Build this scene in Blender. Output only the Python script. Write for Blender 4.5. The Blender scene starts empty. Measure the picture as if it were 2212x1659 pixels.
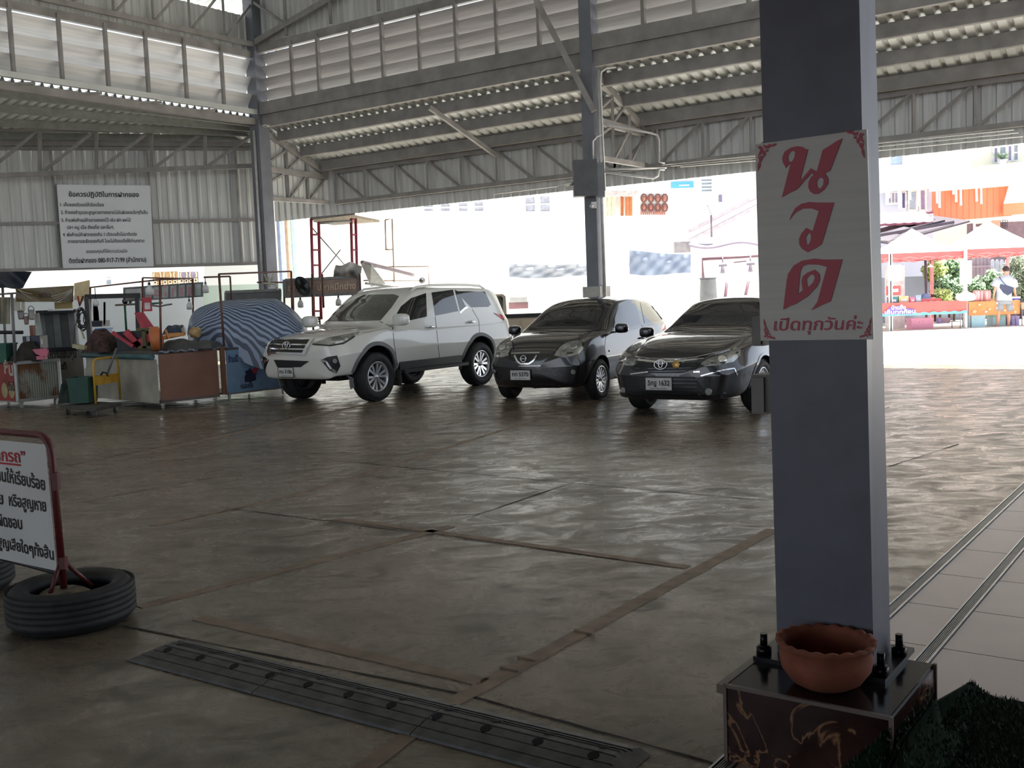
import bpy, bmesh, math, random
from mathutils import Vector, Matrix, geometry
from mathutils.bvhtree import BVHTree
random.seed(7)
sc = bpy.context.scene
COL = sc.collection
V = Vector
PI = math.pi
# ------------------------------------------------------------------ camera
F, CX, CY, CAMH = 2262.0, 1106.0, 829.5, 1.6
PITCH, ROLL = math.radians(4.87), math.radians(2.2)
_f = V((0, math.cos(PITCH), -math.sin(PITCH)))
_r0 = V((1, 0, 0)); _u0 = V((0, math.sin(PITCH), math.cos(PITCH)))
_R = _r0*math.cos(ROLL) - _u0*math.sin(ROLL)
_U = _r0*math.sin(ROLL) + _u0*math.cos(ROLL)
EYE = V((0, 0, CAMH))
cam = bpy.data.cameras.new('camera'); camo = bpy.data.objects.new('camera', cam)
COL.objects.link(camo)
cam.sensor_width = 36; cam.lens = F/2212*36; cam.clip_start = .05; cam.clip_end = 500
camo.matrix_world = Matrix(((_R.x, _U.x, -_f.x, EYE.x), (_R.y, _U.y, -_f.y, EYE.y), (_R.z, _U.z, -_f.z, EYE.z), (0, 0, 0, 1)))
sc.camera = camo
def ray(px, py):
    d = _f + _R*((px-CX)/F) - _U*((py-CY)/F)
    return d/d.y                       # scaled so that y = 1: distance along the ground heading
def P(px, py, y): return EYE + ray(px, py)*y
def G(px, py, z=0.0):
    d = ray(px, py); return EYE + d*((z-CAMH)/d.z)
def hit(px, py, p0, n):
    d = ray(px, py); return EYE + d*((V(p0)-EYE).dot(n)/d.dot(n))
def proj(p):
    q = V(p)-EYE; w = q.dot(_f); return (CX+F*q.dot(_R)/w, CY-F*q.dot(_U)/w)
Z = V((0, 0, 1))
E1 = V((.583, .8125, 0)).normalized()     # along the left hall wall, away to the right
E2 = V((-E1.y, E1.x, 0))                  # along the right hall wall, away to the left
class Frame:
    """a vertical plane: origin o, horizontal direction x"""
    def __init__(s, o, x): s.o = V(o); s.x = V(x).normalized(); s.n = s.x.cross(Z)
    def at(s, u, z, out=0.0): return V((s.o.x, s.o.y, 0)) + s.x*u + Z*z + s.n*out
    def px(s, x, y): 
        p = hit(x, y, s.o, s.n); return ((p-s.o).dot(s.x), p.z)
    def pt(s, x, y, out=0.0): return hit(x, y, s.o+s.n*out, s.n)
    def mat(s, u, z, out=0.0):
        p = s.at(u, z, out)
        return Matrix(((s.x.x, 0, s.n.x, p.x), (s.x.y, 0, s.n.y, p.y), (s.x.z, 1, s.n.z, p.z), (0, 0, 0, 1)))
# ------------------------------------------------------------------ meshes
WM = {}
def wm(o): return WM.get(o.name, Matrix()) if o else Matrix()
class MB:
    def __init__(s): s.v = []; s.f = []; s.sm = []; s.mi = []; s.cur = 0; s.uv = {}
    def add(s, vs, fs, smooth=False):
        b = len(s.v); s.v += [V(p) for p in vs]
        for f in fs: s.f.append([i+b for i in f]); s.sm.append(smooth); s.mi.append(s.cur)
        return b
    def box(s, c, size, rz=0.0, M=None):
        hx, hy, hz = [k/2 for k in size]
        m = M if M is not None else Matrix.Translation(V(c)) @ Matrix.Rotation(rz, 4, 'Z')
        if M is not None: m = M @ Matrix.Translation(V(c))
        vs = [m @ V((x*hx, y*hy, z*hz)) for z in (-1, 1) for x, y in ((-1, -1), (1, -1), (1, 1), (-1, 1))]
        s.add(vs, [(3, 2, 1, 0), (4, 5, 6, 7), (0, 1, 5, 4), (1, 2, 6, 5), (2, 3, 7, 6), (3, 0, 4, 7)]); return s
    def bar(s, p, q, w, h, up=Z):
        p, q = V(p), V(q); d = (q-p).normalized(); u = V(up)
        if abs(d.dot(u)) > .98: u = V((d.y, d.z, d.x)) if abs(d.z) < .9 else V((1, 0, 0))
        a = d.cross(u).normalized()*(w/2); b = a.cross(d).normalized()*(h/2)
        vs = [c+k for c in (p, q) for k in (-a-b, a-b, a+b, -a+b)]
        s.add(vs, [(3, 2, 1, 0), (4, 5, 6, 7), (0, 1, 5, 4), (1, 2, 6, 5), (2, 3, 7, 6), (3, 0, 4, 7)]); return s
    def tube(s, pts, r, n=8, caps=True, closed=False):
        pts = [V(p) for p in pts]; k = len(pts); rs = r if isinstance(r, (list, tuple)) else [r]*k
        ref = None; vs = []
        for i, p in enumerate(pts):
            if closed: t = pts[(i+1) % k]-pts[i-1]
            else: t = pts[min(i+1, k-1)]-pts[max(i-1, 0)]
            t.normalize()
            if ref is None:
                ref = t.orthogonal().normalized()
                if abs(t.z) < .9: ref = (Z - t*t.z).normalized()
            ref = (ref - t*ref.dot(t)).normalized(); b = t.cross(ref)
            vs += [p + (ref*math.cos(2*PI*j/n)+b*math.sin(2*PI*j/n))*rs[i] for j in range(n)]
        fs = []
        for i in range(k if closed else k-1):
            a0 = i*n; b0 = ((i+1) % k)*n
            fs += [(a0+j, a0+(j+1) % n, b0+(j+1) % n, b0+j) for j in range(n)]
        b = s.add(vs, fs, True)
        if caps and not closed:
            s.f.append([b+j for j in reversed(range(n))]); s.sm.append(False); s.mi.append(s.cur)
            s.f.append([b+(k-1)*n+j for j in range(n)]); s.sm.append(False); s.mi.append(s.cur)
        return s
    def cyl(s, p, q, r, r2=None, n=16): return s.tube([p, q], [r, r if r2 is None else r2], n)
    def lathe(s, prof, n=32, M=None, smooth=True, fr=None):
        m = M or Matrix(); k = len(prof); vs = []
        for j in range(n):
            a = 2*PI*j/n; c = fr(a) if fr else 1.0
            vs += [m @ V((r*c*math.cos(a), r*c*math.sin(a), z)) for r, z in prof]
        fs = [(j*k+i, ((j+1) % n)*k+i, ((j+1) % n)*k+i+1, j*k+i+1) for j in range(n) for i in range(k-1)]
        s.add(vs, fs, smooth); return s
    def prism(s, poly, t, M=None, holes=()):
        """poly in local XY extruded from z=0 to z=t (holes allowed)"""
        m = M or Matrix(); loops = [list(poly)]+[list(h) for h in holes]
        vs2 = []; eds = []
        for lp in loops:
            b = len(vs2); vs2 += [V((x, y)) for x, y in lp]; eds += [(b+i, b+(i+1) % len(lp)) for i in range(len(lp))]
        if len(loops) == 1 and len(vs2) <= 4: tv, tf = vs2, [list(range(len(vs2)))]
        else:
            r = geometry.delaunay_2d_cdt(vs2, eds, [], 0, 1e-6, True); tv = r[0]
            def odd(x, y):
                c = False
                for lp in loops:
                    for (ax, ay), (bx, by) in zip(lp, lp[1:]+lp[:1]):
                        if (ay > y) != (by > y) and x < (bx-ax)*(y-ay)/(by-ay)+ax: c = not c
                return c
            tf = [f for f in r[2] if odd(sum(tv[i].x for i in f)/len(f), sum(tv[i].y for i in f)/len(f))]
        area = sum(a[0]*b[1]-b[0]*a[1] for a, b in zip(poly, list(poly[1:])+[poly[0]]))
        tf2 = []
        for f in tf:
            ar = sum(tv[f[i]].x*tv[f[(i+1) % len(f)]].y-tv[f[(i+1) % len(f)]].x*tv[f[i]].y for i in range(len(f)))
            tf2.append(list(f) if ar > 0 else list(reversed(f)))
        s.add([m @ V((p.x, p.y, t)) for p in tv], tf2)
        if t:
            s.add([m @ V((p.x, p.y, 0)) for p in tv], [list(reversed(f)) for f in tf2])
            for lp in loops:
                k = len(lp); b = [m @ V((x, y, 0)) for x, y in lp]+[m @ V((x, y, t)) for x, y in lp]
                s.add(b, [(i, (i+1) % k, (i+1) % k+k, i+k) for i in range(k)])
        return s
    def grid(s, fn, nu, nv, smooth=True, uv=False):
        vs = [fn(i/nu, j/nv) for j in range(nv+1) for i in range(nu+1)]
        b = s.add(vs, [(j*(nu+1)+i, j*(nu+1)+i+1, (j+1)*(nu+1)+i+1, (j+1)*(nu+1)+i) for j in range(nv) for i in range(nu)], smooth)
        if uv:
            for j in range(nv+1):
                for i in range(nu+1): s.uv[b+j*(nu+1)+i] = (i/nu, j/nv)
        return s
    def ball(s, c, r, nu=14, nv=9):
        c = V(c); rr = V(r) if not isinstance(r, (int, float)) else V((r, r, r))
        vs = [c+V((0, 0, -rr.z))]
        for j in range(1, nv):
            t = PI*j/nv-PI/2
            vs += [c+V((rr.x*math.cos(t)*math.cos(2*PI*i/nu), rr.y*math.cos(t)*math.sin(2*PI*i/nu), rr.z*math.sin(t))) for i in range(nu)]
        vs.append(c+V((0, 0, rr.z))); e = len(vs)-1
        fs = [(0, 1+(i+1) % nu, 1+i) for i in range(nu)]
        for j in range(nv-2):
            a = 1+j*nu; b = a+nu; fs += [(a+i, a+(i+1) % nu, b+(i+1) % nu, b+i) for i in range(nu)]
        a = 1+(nv-2)*nu; fs += [(a+i, a+(i+1) % nu, e) for i in range(nu)]
        s.add(vs, fs, True); return s
    def shell(s, t):
        """turn the open sheet built so far into a thin solid"""
        n = len(s.v); nr = [V((0, 0, 0)) for _ in range(n)]
        for f in s.f:
            a, b, c = s.v[f[0]], s.v[f[1]], s.v[f[2]]; q = (b-a).cross(c-a)
            for i in f: nr[i] += q
        ed = {}
        for f in s.f:
            for i in range(len(f)):
                a, b = f[i], f[(i+1) % len(f)]; ed[(a, b)] = 1
        s.v += [s.v[i]-nr[i].normalized()*t for i in range(n)]
        m = len(s.f)
        for k in range(m):
            s.f.append([i+n for i in reversed(s.f[k])]); s.sm.append(s.sm[k]); s.mi.append(s.mi[k])
        for k, u in list(s.uv.items()): s.uv[k+n] = u
        for (a, b) in ed:
            if (b, a) not in ed:
                c = len(s.v); s.v += [s.v[b], s.v[a], s.v[a+n], s.v[b+n]]; s.f.append([c, c+1, c+2, c+3]); s.sm.append(False); s.mi.append(s.cur)
                for k, q in enumerate((b, a, a, b)):
                    if q in s.uv: s.uv[c+k] = s.uv[q]
        return s
    def build(s, name, mats, parent=None, world=True, col=None):
        me = bpy.data.meshes.new(name)
        inv = wm(parent).inverted() if (parent is not None and world) else None
        vs = [inv @ p for p in s.v] if inv is not None else s.v
        me.from_pydata([tuple(p) for p in vs], [], s.f)
        if not isinstance(mats, (list, tuple)): mats = [mats]
        for m in mats: me.materials.append(m)
        me.polygons.foreach_set('use_smooth', s.sm); me.polygons.foreach_set('material_index', s.mi)
        if s.uv:
            l = me.uv_layers.new(name='UVMap')
            for lp in me.loops: l.data[lp.index].uv = s.uv.get(lp.vertex_index, (0, 0))
        me.update(); me.validate()
        o = bpy.data.objects.new(name, me); COL.objects.link(o)
        if parent is not None: o.parent = parent; WM[o.name] = wm(parent).copy()
        return o
def tag(o, label=None, cat=None, group=None, kind=None):
    if label: o['label'] = label
    if cat: o['category'] = cat
    if group: o['group'] = group
    if kind: o['kind'] = kind
    return o
def thing(name, loc, rz, label, cat, group=None, M=None):
    o = bpy.data.objects.new(name, None); COL.objects.link(o); o.empty_display_size = .1
    m = M if M is not None else Matrix.Translation(V(loc)) @ Matrix.Rotation(rz, 4, 'Z')
    o.matrix_world = m; WM[o.name] = m.copy()
    return tag(o, label, cat, group)
def copy_tree(o, parent=None, M=None, label=None, group=None):
    c = o.copy(); COL.objects.link(c)
    if parent is not None: c.parent = parent
    if M is not None: c.matrix_world = M; WM[c.name] = M.copy()
    if label: c['label'] = label
    if group: c['group'] = group
    for ch in list(o.children): copy_tree(ch, c)
    return c
def struct(o, label=None, cat=None): 
    o['kind'] = 'structure'
    if label: o['label'] = label
    if cat: o['category'] = cat
    return o
# ------------------------------------------------------------------ materials
def lin(c): return tuple(((k/255)/12.92 if k/255 <= .04045 else ((k/255+.055)/1.055)**2.4) for k in c[:3])+(1,)
MATS = {}
def mat(name, col, rough=.6, metal=0.0, var=.12, scale=6.0, bump=0.0, coat=0.0, alpha=None, spec=None, emit=0.0, trans=0.0, col2=None, stretch=None):
    if name in MATS: return MATS[name]
    m = bpy.data.materials.new(name); m.use_nodes = True; MATS[name] = m
    nt = m.node_tree; b = nt.nodes['Principled BSDF']; L = nt.links
    b.inputs['Roughness'].default_value = rough; b.inputs['Metallic'].default_value = metal
    if spec is not None: b.inputs['Specular IOR Level'].default_value = spec
    if coat: b.inputs['Coat Weight'].default_value = coat; b.inputs['Coat Roughness'].default_value = .03
    if trans: b.inputs['Transmission Weight'].default_value = trans
    if alpha is not None: b.inputs['Alpha'].default_value = alpha
    c = lin(col)
    if emit: b.inputs['Emission Color'].default_value = c; b.inputs['Emission Strength'].default_value = emit
    tc = nt.nodes.new('ShaderNodeTexCoord'); n = nt.nodes.new('ShaderNodeTexNoise')
    n.inputs['Scale'].default_value = scale; n.inputs['Detail'].default_value = 5
    src = tc.outputs['Object']
    if stretch:
        mp = nt.nodes.new('ShaderNodeMapping'); mp.inputs['Scale'].default_value = stretch; L.new(src, mp.inputs['Vector']); src = mp.outputs['Vector']
    L.new(src, n.inputs['Vector'])
    r = nt.nodes.new('ShaderNodeValToRGB'); r.color_ramp.elements[0].position = .3; r.color_ramp.elements[1].position = .72
    d = lin(col2) if col2 else tuple(k*(1-2*var) for k in c[:3])+(1,)
    e = c if col2 else tuple(min(1, k*(1+var*.6)) for k in c[:3])+(1,)
    r.color_ramp.elements[0].color = d; r.color_ramp.elements[1].color = e
    L.new(n.outputs['Fac'], r.inputs['Fac']); L.new(r.outputs['Color'], b.inputs['Base Color'])
    if bump:
        bp = nt.nodes.new('ShaderNodeBump'); bp.inputs['Strength'].default_value = bump; bp.inputs['Distance'].default_value = .02
        L.new(n.outputs['Fac'], bp.inputs['Height']); L.new(bp.outputs['Normal'], b.inputs['Normal'])
    return m
# ------------------------------------------------------------------ lettering
def text_mesh(s, bold=0.0, res=3, shear=0.0):
    c = bpy.data.curves.new('t', 'FONT'); c.body = s; c.size = 1; c.resolution_u = res; c.offset = bold; c.shear = shear
    o = bpy.data.objects.new('t', c); COL.objects.link(o)
    me = bpy.data.meshes.new_from_object(o.evaluated_get(bpy.context.evaluated_depsgraph_get()))
    vs = [V((v.co.x, v.co.y)) for v in me.vertices]; fs = [list(p.vertices) for p in me.polygons]
    bpy.data.objects.remove(o); bpy.data.curves.remove(c); bpy.data.meshes.remove(me)
    return vs, fs
def letters(mb, s, place, x, y, w=None, h=.1, align='l', bold=.0, shear=0.0):
    """set text on a surface: place(u, v) -> 3D point.  h = cap size, w = forced width"""
    vs, fs = text_mesh(s, bold, shear=shear)
    if not vs: return
    x0 = min(p.x for p in vs); x1 = max(p.x for p in vs)
    sx = (w/(x1-x0)) if w else h
    off = {'l': 0, 'c': -(x1-x0)*sx/2, 'r': -(x1-x0)*sx}[align]
    mb.add([place(x+off+(p.x-x0)*sx, y+p.y*h) for p in vs], fs)
# ================================================================== materials used all over
STEEL = mat('dark_painted_steel', (150, 147, 144), .55, .0, .15, 3)
STEELB = mat('blue_grey_painted_steel', (118, 121, 130), .5, 0, .1, 3)
SHEET = mat('zinc_roof_sheet', (214, 218, 216), .45, .15, .08, 2)
WSHEET = mat('wall_sheet_metal', (210, 212, 210), .5, .15, .12, 1.5, stretch=(6, 6, .3))
WHITE = mat('white_wall_paint', (225, 230, 232), .8, 0, .04, 1)
RUBBER = mat('black_rubber', (78, 78, 77), .5, 0, .3, 14, .25)
GALV = mat('galvanised_conduit', (205, 205, 203), .4, .3, .08, 8)
LOUV = mat('louvre_sheet', (238, 237, 235), .5, 0, .1, 2, stretch=(.4, .4, 9))  # near-white for the left band: its stronger light is put into the colour
ALU = mat('aluminium', (200, 202, 204), .3, .8, .05, 10)
BLACKM = mat('black_metal', (38, 38, 40), .45, .2, .2, 10)
# ------------------------------------------------------------------ floor
def floor_material():
    m = bpy.data.materials.new('worn_concrete'); m.use_nodes = True; nt = m.node_tree; L = nt.links; N = nt.nodes
    b = N['Principled BSDF']; tc = N.new('ShaderNodeTexCoord')
    def noise(sc_, det=6, rough=.6, dist=0.0, vec=None):
        n = N.new('ShaderNodeTexNoise'); n.inputs['Scale'].default_value = sc_; n.inputs['Detail'].default_value = det
        n.inputs['Roughness'].default_value = rough; n.inputs['Distortion'].default_value = dist
        L.new(vec or tc.outputs['Object'], n.inputs['Vector']); return n.outputs['Fac']
    def ramp(f, a, ca, c, cc):
        r = N.new('ShaderNodeValToRGB'); r.color_ramp.elements[0].position = a; r.color_ramp.elements[0].color = ca
        r.color_ramp.elements[1].position = c; r.color_ramp.elements[1].color = cc; L.new(f, r.inputs['Fac']); return r.outputs['Color']
    def mix(f, a, c, t='MIX'):
        x = N.new('ShaderNodeMix'); x.data_type = 'RGBA'; x.blend_type = t
        if isinstance(f, float): x.inputs[0].default_value = f
        else: L.new(f, x.inputs[0])
        L.new(a, x.inputs[6]); L.new(c, x.inputs[7]); return x.outputs[2]
    mp = N.new('ShaderNodeMapping'); mp.inputs['Rotation'].default_value = (0, 0, math.radians(-30)); mp.inputs['Scale'].default_value = (1, 1.7, 1)
    L.new(tc.outputs['Object'], mp.inputs['Vector'])
    big = noise(.3, 3, .5); mid = noise(1.1, 9, .68, .5); blot = noise(2.6, 12, .74, .9, mp.outputs['Vector']); fine = noise(30, 5, .7)
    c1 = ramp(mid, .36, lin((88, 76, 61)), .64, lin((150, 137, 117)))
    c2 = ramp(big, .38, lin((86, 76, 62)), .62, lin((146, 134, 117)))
    c = mix(.5, c1, c2)
    area = ramp(noise(.55, 5, .65, .4), .40, (.12, .12, .12, 1), .66, (1, 1, 1, 1))
    dirt = ramp(blot, .49, (0, 0, 0, 1), .60, (1, 1, 1, 1))
    g = N.new('ShaderNodeMath'); g.operation = 'MULTIPLY'; L.new(dirt, g.inputs[0]); L.new(area, g.inputs[1])
    dk = N.new('ShaderNodeRGB'); dk.outputs[0].default_value = lin((58, 52, 45))
    c = mix(g.outputs[0], c, dk.outputs[0])
    sp = N.new('ShaderNodeRGB'); sp.outputs[0].default_value = lin((76, 69, 60))
    c = mix(ramp(fine, .56, (0, 0, 0, 1), .72, (.45, .45, .45, 1)), c, sp.outputs[0])
    L.new(c, b.inputs['Base Color'])
    rr = N.new('ShaderNodeMapRange'); rr.inputs['From Min'].default_value = .40; rr.inputs['From Max'].default_value = .62
    rr.inputs['To Min'].default_value = .2; rr.inputs['To Max'].default_value = .46
    L.new(blot, rr.inputs['Value']); L.new(rr.outputs[0], b.inputs['Roughness'])
    bp = N.new('ShaderNodeBump'); bp.inputs['Strength'].default_value = .1; bp.inputs['Distance'].default_value = .01
    L.new(blot, bp.inputs['Height']); L.new(bp.outputs['Normal'], b.inputs['Normal'])
    return m
FLOORM = floor_material()
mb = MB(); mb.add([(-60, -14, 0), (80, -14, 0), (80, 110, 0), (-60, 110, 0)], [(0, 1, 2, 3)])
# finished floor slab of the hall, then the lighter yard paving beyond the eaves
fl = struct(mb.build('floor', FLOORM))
R0 = V((1.76, 21.0, 0)); CORN = R0 + E2*9.62          # middle pole, corner column
FR = Frame(R0, -E2)                                    # right hall wall: u grows towards the camera side
FR2 = Frame(R0+E1*2.25, -E2)                           # outer line of the right lean-to
FLw = Frame(CORN, -E1)                                 # left hall wall: u grows towards the camera
FB = Frame(P(0, 600, 26.4), P(575, 600, 28.2)-P(0, 600, 26.4)); FB.o.z = 0; FB.x.z = 0; FB.x.normalize(); FB.n = FB.x.cross(Z)
mb = MB()
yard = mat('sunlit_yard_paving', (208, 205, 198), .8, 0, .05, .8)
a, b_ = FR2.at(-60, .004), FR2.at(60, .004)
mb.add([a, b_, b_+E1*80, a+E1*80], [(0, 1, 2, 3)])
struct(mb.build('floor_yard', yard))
# joints and repair strips ------------------------------------------------
JOINT = mat('slab_joint', (40, 34, 28), .9, 0, .3, 12)
STRIP = mat('mortar_strip', (142, 124, 106), .75, 0, .2, 9, .4)
def strip_pts(pts, w, z, jag=.012):
    """a narrow ribbon on the floor through ground points"""
    out = []; pts = [V(p) for p in pts]; dense = []
    for a, c in zip(pts, pts[1:]):
        n = max(2, int((c-a).length/.12))
        dense += [a.lerp(c, i/n) for i in range(n)]
    dense.append(pts[-1])
    d = (pts[-1]-pts[0]).normalized(); s = V((-d.y, d.x, 0)); vs = []
    for p in dense:
        vs += [p+s*(w/2+random.uniform(-jag, jag))+Z*z, p-s*(w/2+random.uniform(-jag, jag))+Z*z]
    return vs, [(2*i+1, 2*i+3, 2*i+2, 2*i) for i in range(len(dense)-1)]
mb = MB()
for pts in (((140, 1008), (640, 905)), ((200, 1080), (470, 1030)), ((390, 1125), (545, 1092)), ((1020, 1116), (1262, 1034)),
            ((318, 1302), (960, 1142)), ((262, 1352), (1000, 1500), (1560, 1655)), ((490, 1098), (740, 1130), (1480, 1228)), ((720, 995), (1010, 1023), (1660, 1082)),
            ((1100, 930), (1400, 941), (1660, 957)), ((1920, 1008), (2070, 960)), ((1660, 975), (1920, 880)), ((0, 1287), (60, 1298)), ((640, 905), (760, 885)), ((0, 905), (420, 900), (900, 925))):
    mb.add(*strip_pts([G(*p) for p in pts], .012, .003, .004))
struct(mb.build('trim_1', JOINT))
def repair_strip(name, pts, w):
    mb = MB(); mb.add(*strip_pts([G(*p) for p in pts], w, .004, .004)); mb.shell(.004)
    struct(mb.build(name, STRIP))
repair_strip('trim_2', ((560, 1830), (975, 1520), (1380, 1300), (1670, 1144)), .085)
repair_strip('trim_3', ((430, 1335), (1045, 1475)), .085)
repair_strip('trim_6', ((300, 1312), (640, 1225), (975, 1137)), .08)
repair_strip('trim_7', ((722, 1122), (850, 1137), (1485, 1226)), .07)
repair_strip('trim_8', ((0, 1040), (380, 965), (640, 905), (800, 872)), .08)
repair_strip('trim_9', ((330, 1136), (640, 1070), (1180, 900)), .06)
mb = MB()   # raised mortar ridges on the strip
for (x, y) in ((1103, 1448), (1140, 1425), (1262, 1368)):
    c = G(x, y); mb.bar(c-E2*.05+Z*.006, c+E2*.05+Z*.006, .022, .012)
struct(mb.build('trim_4', STRIP))
# ------------------------------------------------------------------ corrugated sheets
def ribbed(mb, o, u, v, lu, lv, pitch=.2, h=.035, n=None, flat=.55):
    """sheet from o; ribs run along v and repeat along u; n = rib direction"""
    u, v = V(u).normalized(), V(v).normalized(); n = n or u.cross(v); k = max(1, int(lu/pitch)); vs = []
    prof = []
    for i in range(k):
        b = i*pitch; prof += [(b, 0), (b+pitch*flat, 0), (b+pitch*(flat+.12), h), (b+pitch*(flat+.33), h)]
    prof.append((k*pitch, 0))
    for a, c in prof: vs += [V(o)+u*a+n*c, V(o)+u*a+n*c+v*lv]
    mb.add(vs, [(2*i, 2*i+2, 2*i+3, 2*i+1) for i in range(len(prof)-1)])
# right lean-to: roof, fascia, purlins
LU0, LU1 = -9.6, 14.0
sl = (E1*2.25+Z*-.95)
mb = MB(); ribbed(mb, FR.at(LU0-2.2, 6.16), FR.x, sl, LU1-LU0+2.2, sl.length+.35, .25, .04, n=Z)
struct(mb.build('ceiling_lean_to', SHEET))
mb = MB(); ribbed(mb, FR2.at(LU0-2.2, 3.9, -.06), FR2.x, Z, LU1-LU0+2.2, 1.45, .25, .035, n=-FR2.n)
# the end bay of the right lean-to closes back to the corner column
ribbed(mb, CORN+E1*.2+Z*4.25+E2*.05, E1, Z, 2.1, 1.75, .18, .03, n=E2)
struct(mb.build('wall_right', WSHEET))
for k in range(3):
    f = (.22, .55, .87)[k]
    mb = MB(); a = FR.at(LU0+.1, 6.02)+sl*f; c = FR.at(LU1, 6.02)+sl*f
    mb.bar(a, c, .06, .24); mb.bar(a+E1*.05-Z*.12, c+E1*.05-Z*.12, .12, .012)
    tag(mb.build('roof_purlin', STEEL), 'grey steel purlin under the lean-to sheets, %s from the louvred wall' % ('first', 'second', 'third', 'fourth')[k], 'roof beam', 'purlins under the lean-to roof')
# beams at the head of the lean-to / under the louvres
mb = MB(); mb.bar(FR.at(LU0, 6.15), FR.at(LU1, 6.15), .12, .36)
tag(mb.build('eave_beam', STEEL), 'dark steel beam carrying the top edge of the lean-to roof', 'beam')
mb = MB(); mb.bar(FR.at(LU0, 6.42, .05), FR.at(LU1, 6.42, .05), .14, .3); mb.bar(FR.at(LU0, 6.28, -.1), FR.at(LU1, 6.28, -.1), .18, .08)
tag(mb.build('sill_beam', STEEL), 'deep dark steel beam running under the louvres beside the middle pole', 'beam')
# ------------------------------------------------------------------ trusses
def truss(name, label, a0, a1, b0, b1, n, w=.08, diag='/', flip=None, group='steel trusses', start=0, wv=.05):
    t = thing(name, a0, 0, label, 'truss', group)
    MB().bar(a0, a1, w, w*1.25).build('bottom_chord', STEEL, t)
    MB().bar(b0, b1, w, w*1.25).build('top_chord', STEEL, t)
    a0, a1, b0, b1 = map(V, (a0, a1, b0, b1)); m1 = MB()
    for i in range(start, n+1):
        f = i/n; p, q = a0.lerp(a1, f), b0.lerp(b1, f)
        MB().bar(p, q, wv, wv).build('web_post', STEEL, t)
        if i < n:
            g = (i+1)/n; dd = diag if flip is None or f < flip else ('/' if diag == '\\' else '\\')
            if dd == '\\': MB().bar(q, a0.lerp(a1, g), wv, wv).build('web_brace', STEEL, t)
            else: MB().bar(p, b0.lerp(b1, g), wv, wv).build('web_brace', STEEL, t)
    return t
u0 = FR2.px(728, 400)[0]; um = FR2.px(1330, 300)[0]
truss('roof_truss', 'long steel truss along the outer edge of the lean-to, corner half', FR2.at(u0, 4.22, .08), FR2.at(um, 4.22, .08), FR2.at(u0, 5.02, .08), FR2.at(um, 5.02, .08), round((um-u0)/1.05), diag='\\')
truss('roof_truss', 'long steel truss along the outer edge of the lean-to, half passing behind the signed pillar', FR2.at(um, 4.22, .08), FR2.at(um+14.7, 4.22, .08), FR2.at(um, 5.02, .08), FR2.at(um+14.7, 5.02, .08), 14, diag='/')
def gable_end(base, label, zb=4.25):
    """short lean-to frame from a hall column out to the eave truss"""
    t = thing('lean_to_frame', base, 0, label, 'truss', 'lean-to frames')
    o = V((base.x, base.y, 0)); A = lambda s, z: o+E1*s+Z*z
    MB().bar(A(.1, 5.93), A(2.25, 5.0), .09, .13).build('rafter', STEEL, t)
    MB().bar(A(.1, 4.98), A(2.25, 4.92), .09, .14).build('tie_beam', STEEL, t)
    MB().bar(A(.1, zb), A(2.25, zb), .08, .1).build('bottom_chord', STEEL, t)
    for s in (.85, 1.55): MB().bar(A(s, zb), A(s, 5.93-.43*s), .06, .06).build('web_post', STEEL, t)
    for p, q in (((.1, zb+.35), (.85, 4.95)), ((.85, zb), (1.55, 4.95)), ((1.55, zb), (2.2, 4.9)), ((.15, 5.1), (.85, 5.5)), ((.85, 5.0), (1.3, 5.35))):
        MB().bar(A(*p), A(*q), .05, .05).build('web_brace', STEEL, t)
gable_end(CORN, 'short sloping steel frame between the corner column and the eave truss')
gable_end(R0, 'short sloping steel frame behind the grey box on the middle pole')
# ------------------------------------------------------------------ louvre bands
def louvres(name, fr, u0, u1, z0, z1, n, mulls, side, wide):
    mb = MB(); ph = (z1-z0)/n
    for i in range(n):
        zb = z0+ph*i
        a, c = fr.at(u0, zb+ph*.88, .0*side), fr.at(u1, zb+ph*.88, .0*side); d, e = fr.at(u0, zb+.0, .26*side), fr.at(u1, zb+.0, .26*side)
        mb.bar(a.lerp(d, .5), c.lerp(e, .5), .012, (a-d).length, up=(a-d).normalized())
    w = struct(mb.build(name, LOUV))
    for u, k in mulls:
        m = MB(); m.bar(fr.at(u, z0-.12, -.06*side), fr.at(u, z1+.1, -.06*side), k, .07, up=fr.x)
        m.build('mullion', STEEL, w)
    return w
mul = []
for i, x in enumerate((633, 691, 762, 831, 910, 991, 1078, 1170)): mul.append((FR.px(x, 120)[0], .09 if i % 2 else .06))
mul += [(FR.px(x, 60)[0], .1) for x in (1394, 1505, 1622)] + [(FR.px(1622, 60)[0]+1.0*k, .08) for k in range(1, 14)]
sR = -1 if FR.n.dot(E1) < 0 else 1
LOUV = mat('shaded_louvre_sheet', (168, 163, 160), .5, 0, .12, 2, stretch=(.4, .4, 9))  # same sheet on the right band, darkened in colour as painted shade
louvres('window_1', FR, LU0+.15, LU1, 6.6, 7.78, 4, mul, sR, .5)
mulL = [(FLw.px(x, y)[0], .075) for x, y in ((20, 80), (126, 100), (226, 115), (313, 130), (396, 145), (476, 155))] + [(FLw.px(20, 80)[0]+.95*k, .075) for k in range(1, 6)]
sL = 1 if FLw.n.dot(E2) > 0 else -1
LOUV = MATS['louvre_sheet']
louvres('window_2', FLw, .15, 14, 6.42, 7.66, 3, mulL, sL, .5)
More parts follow.
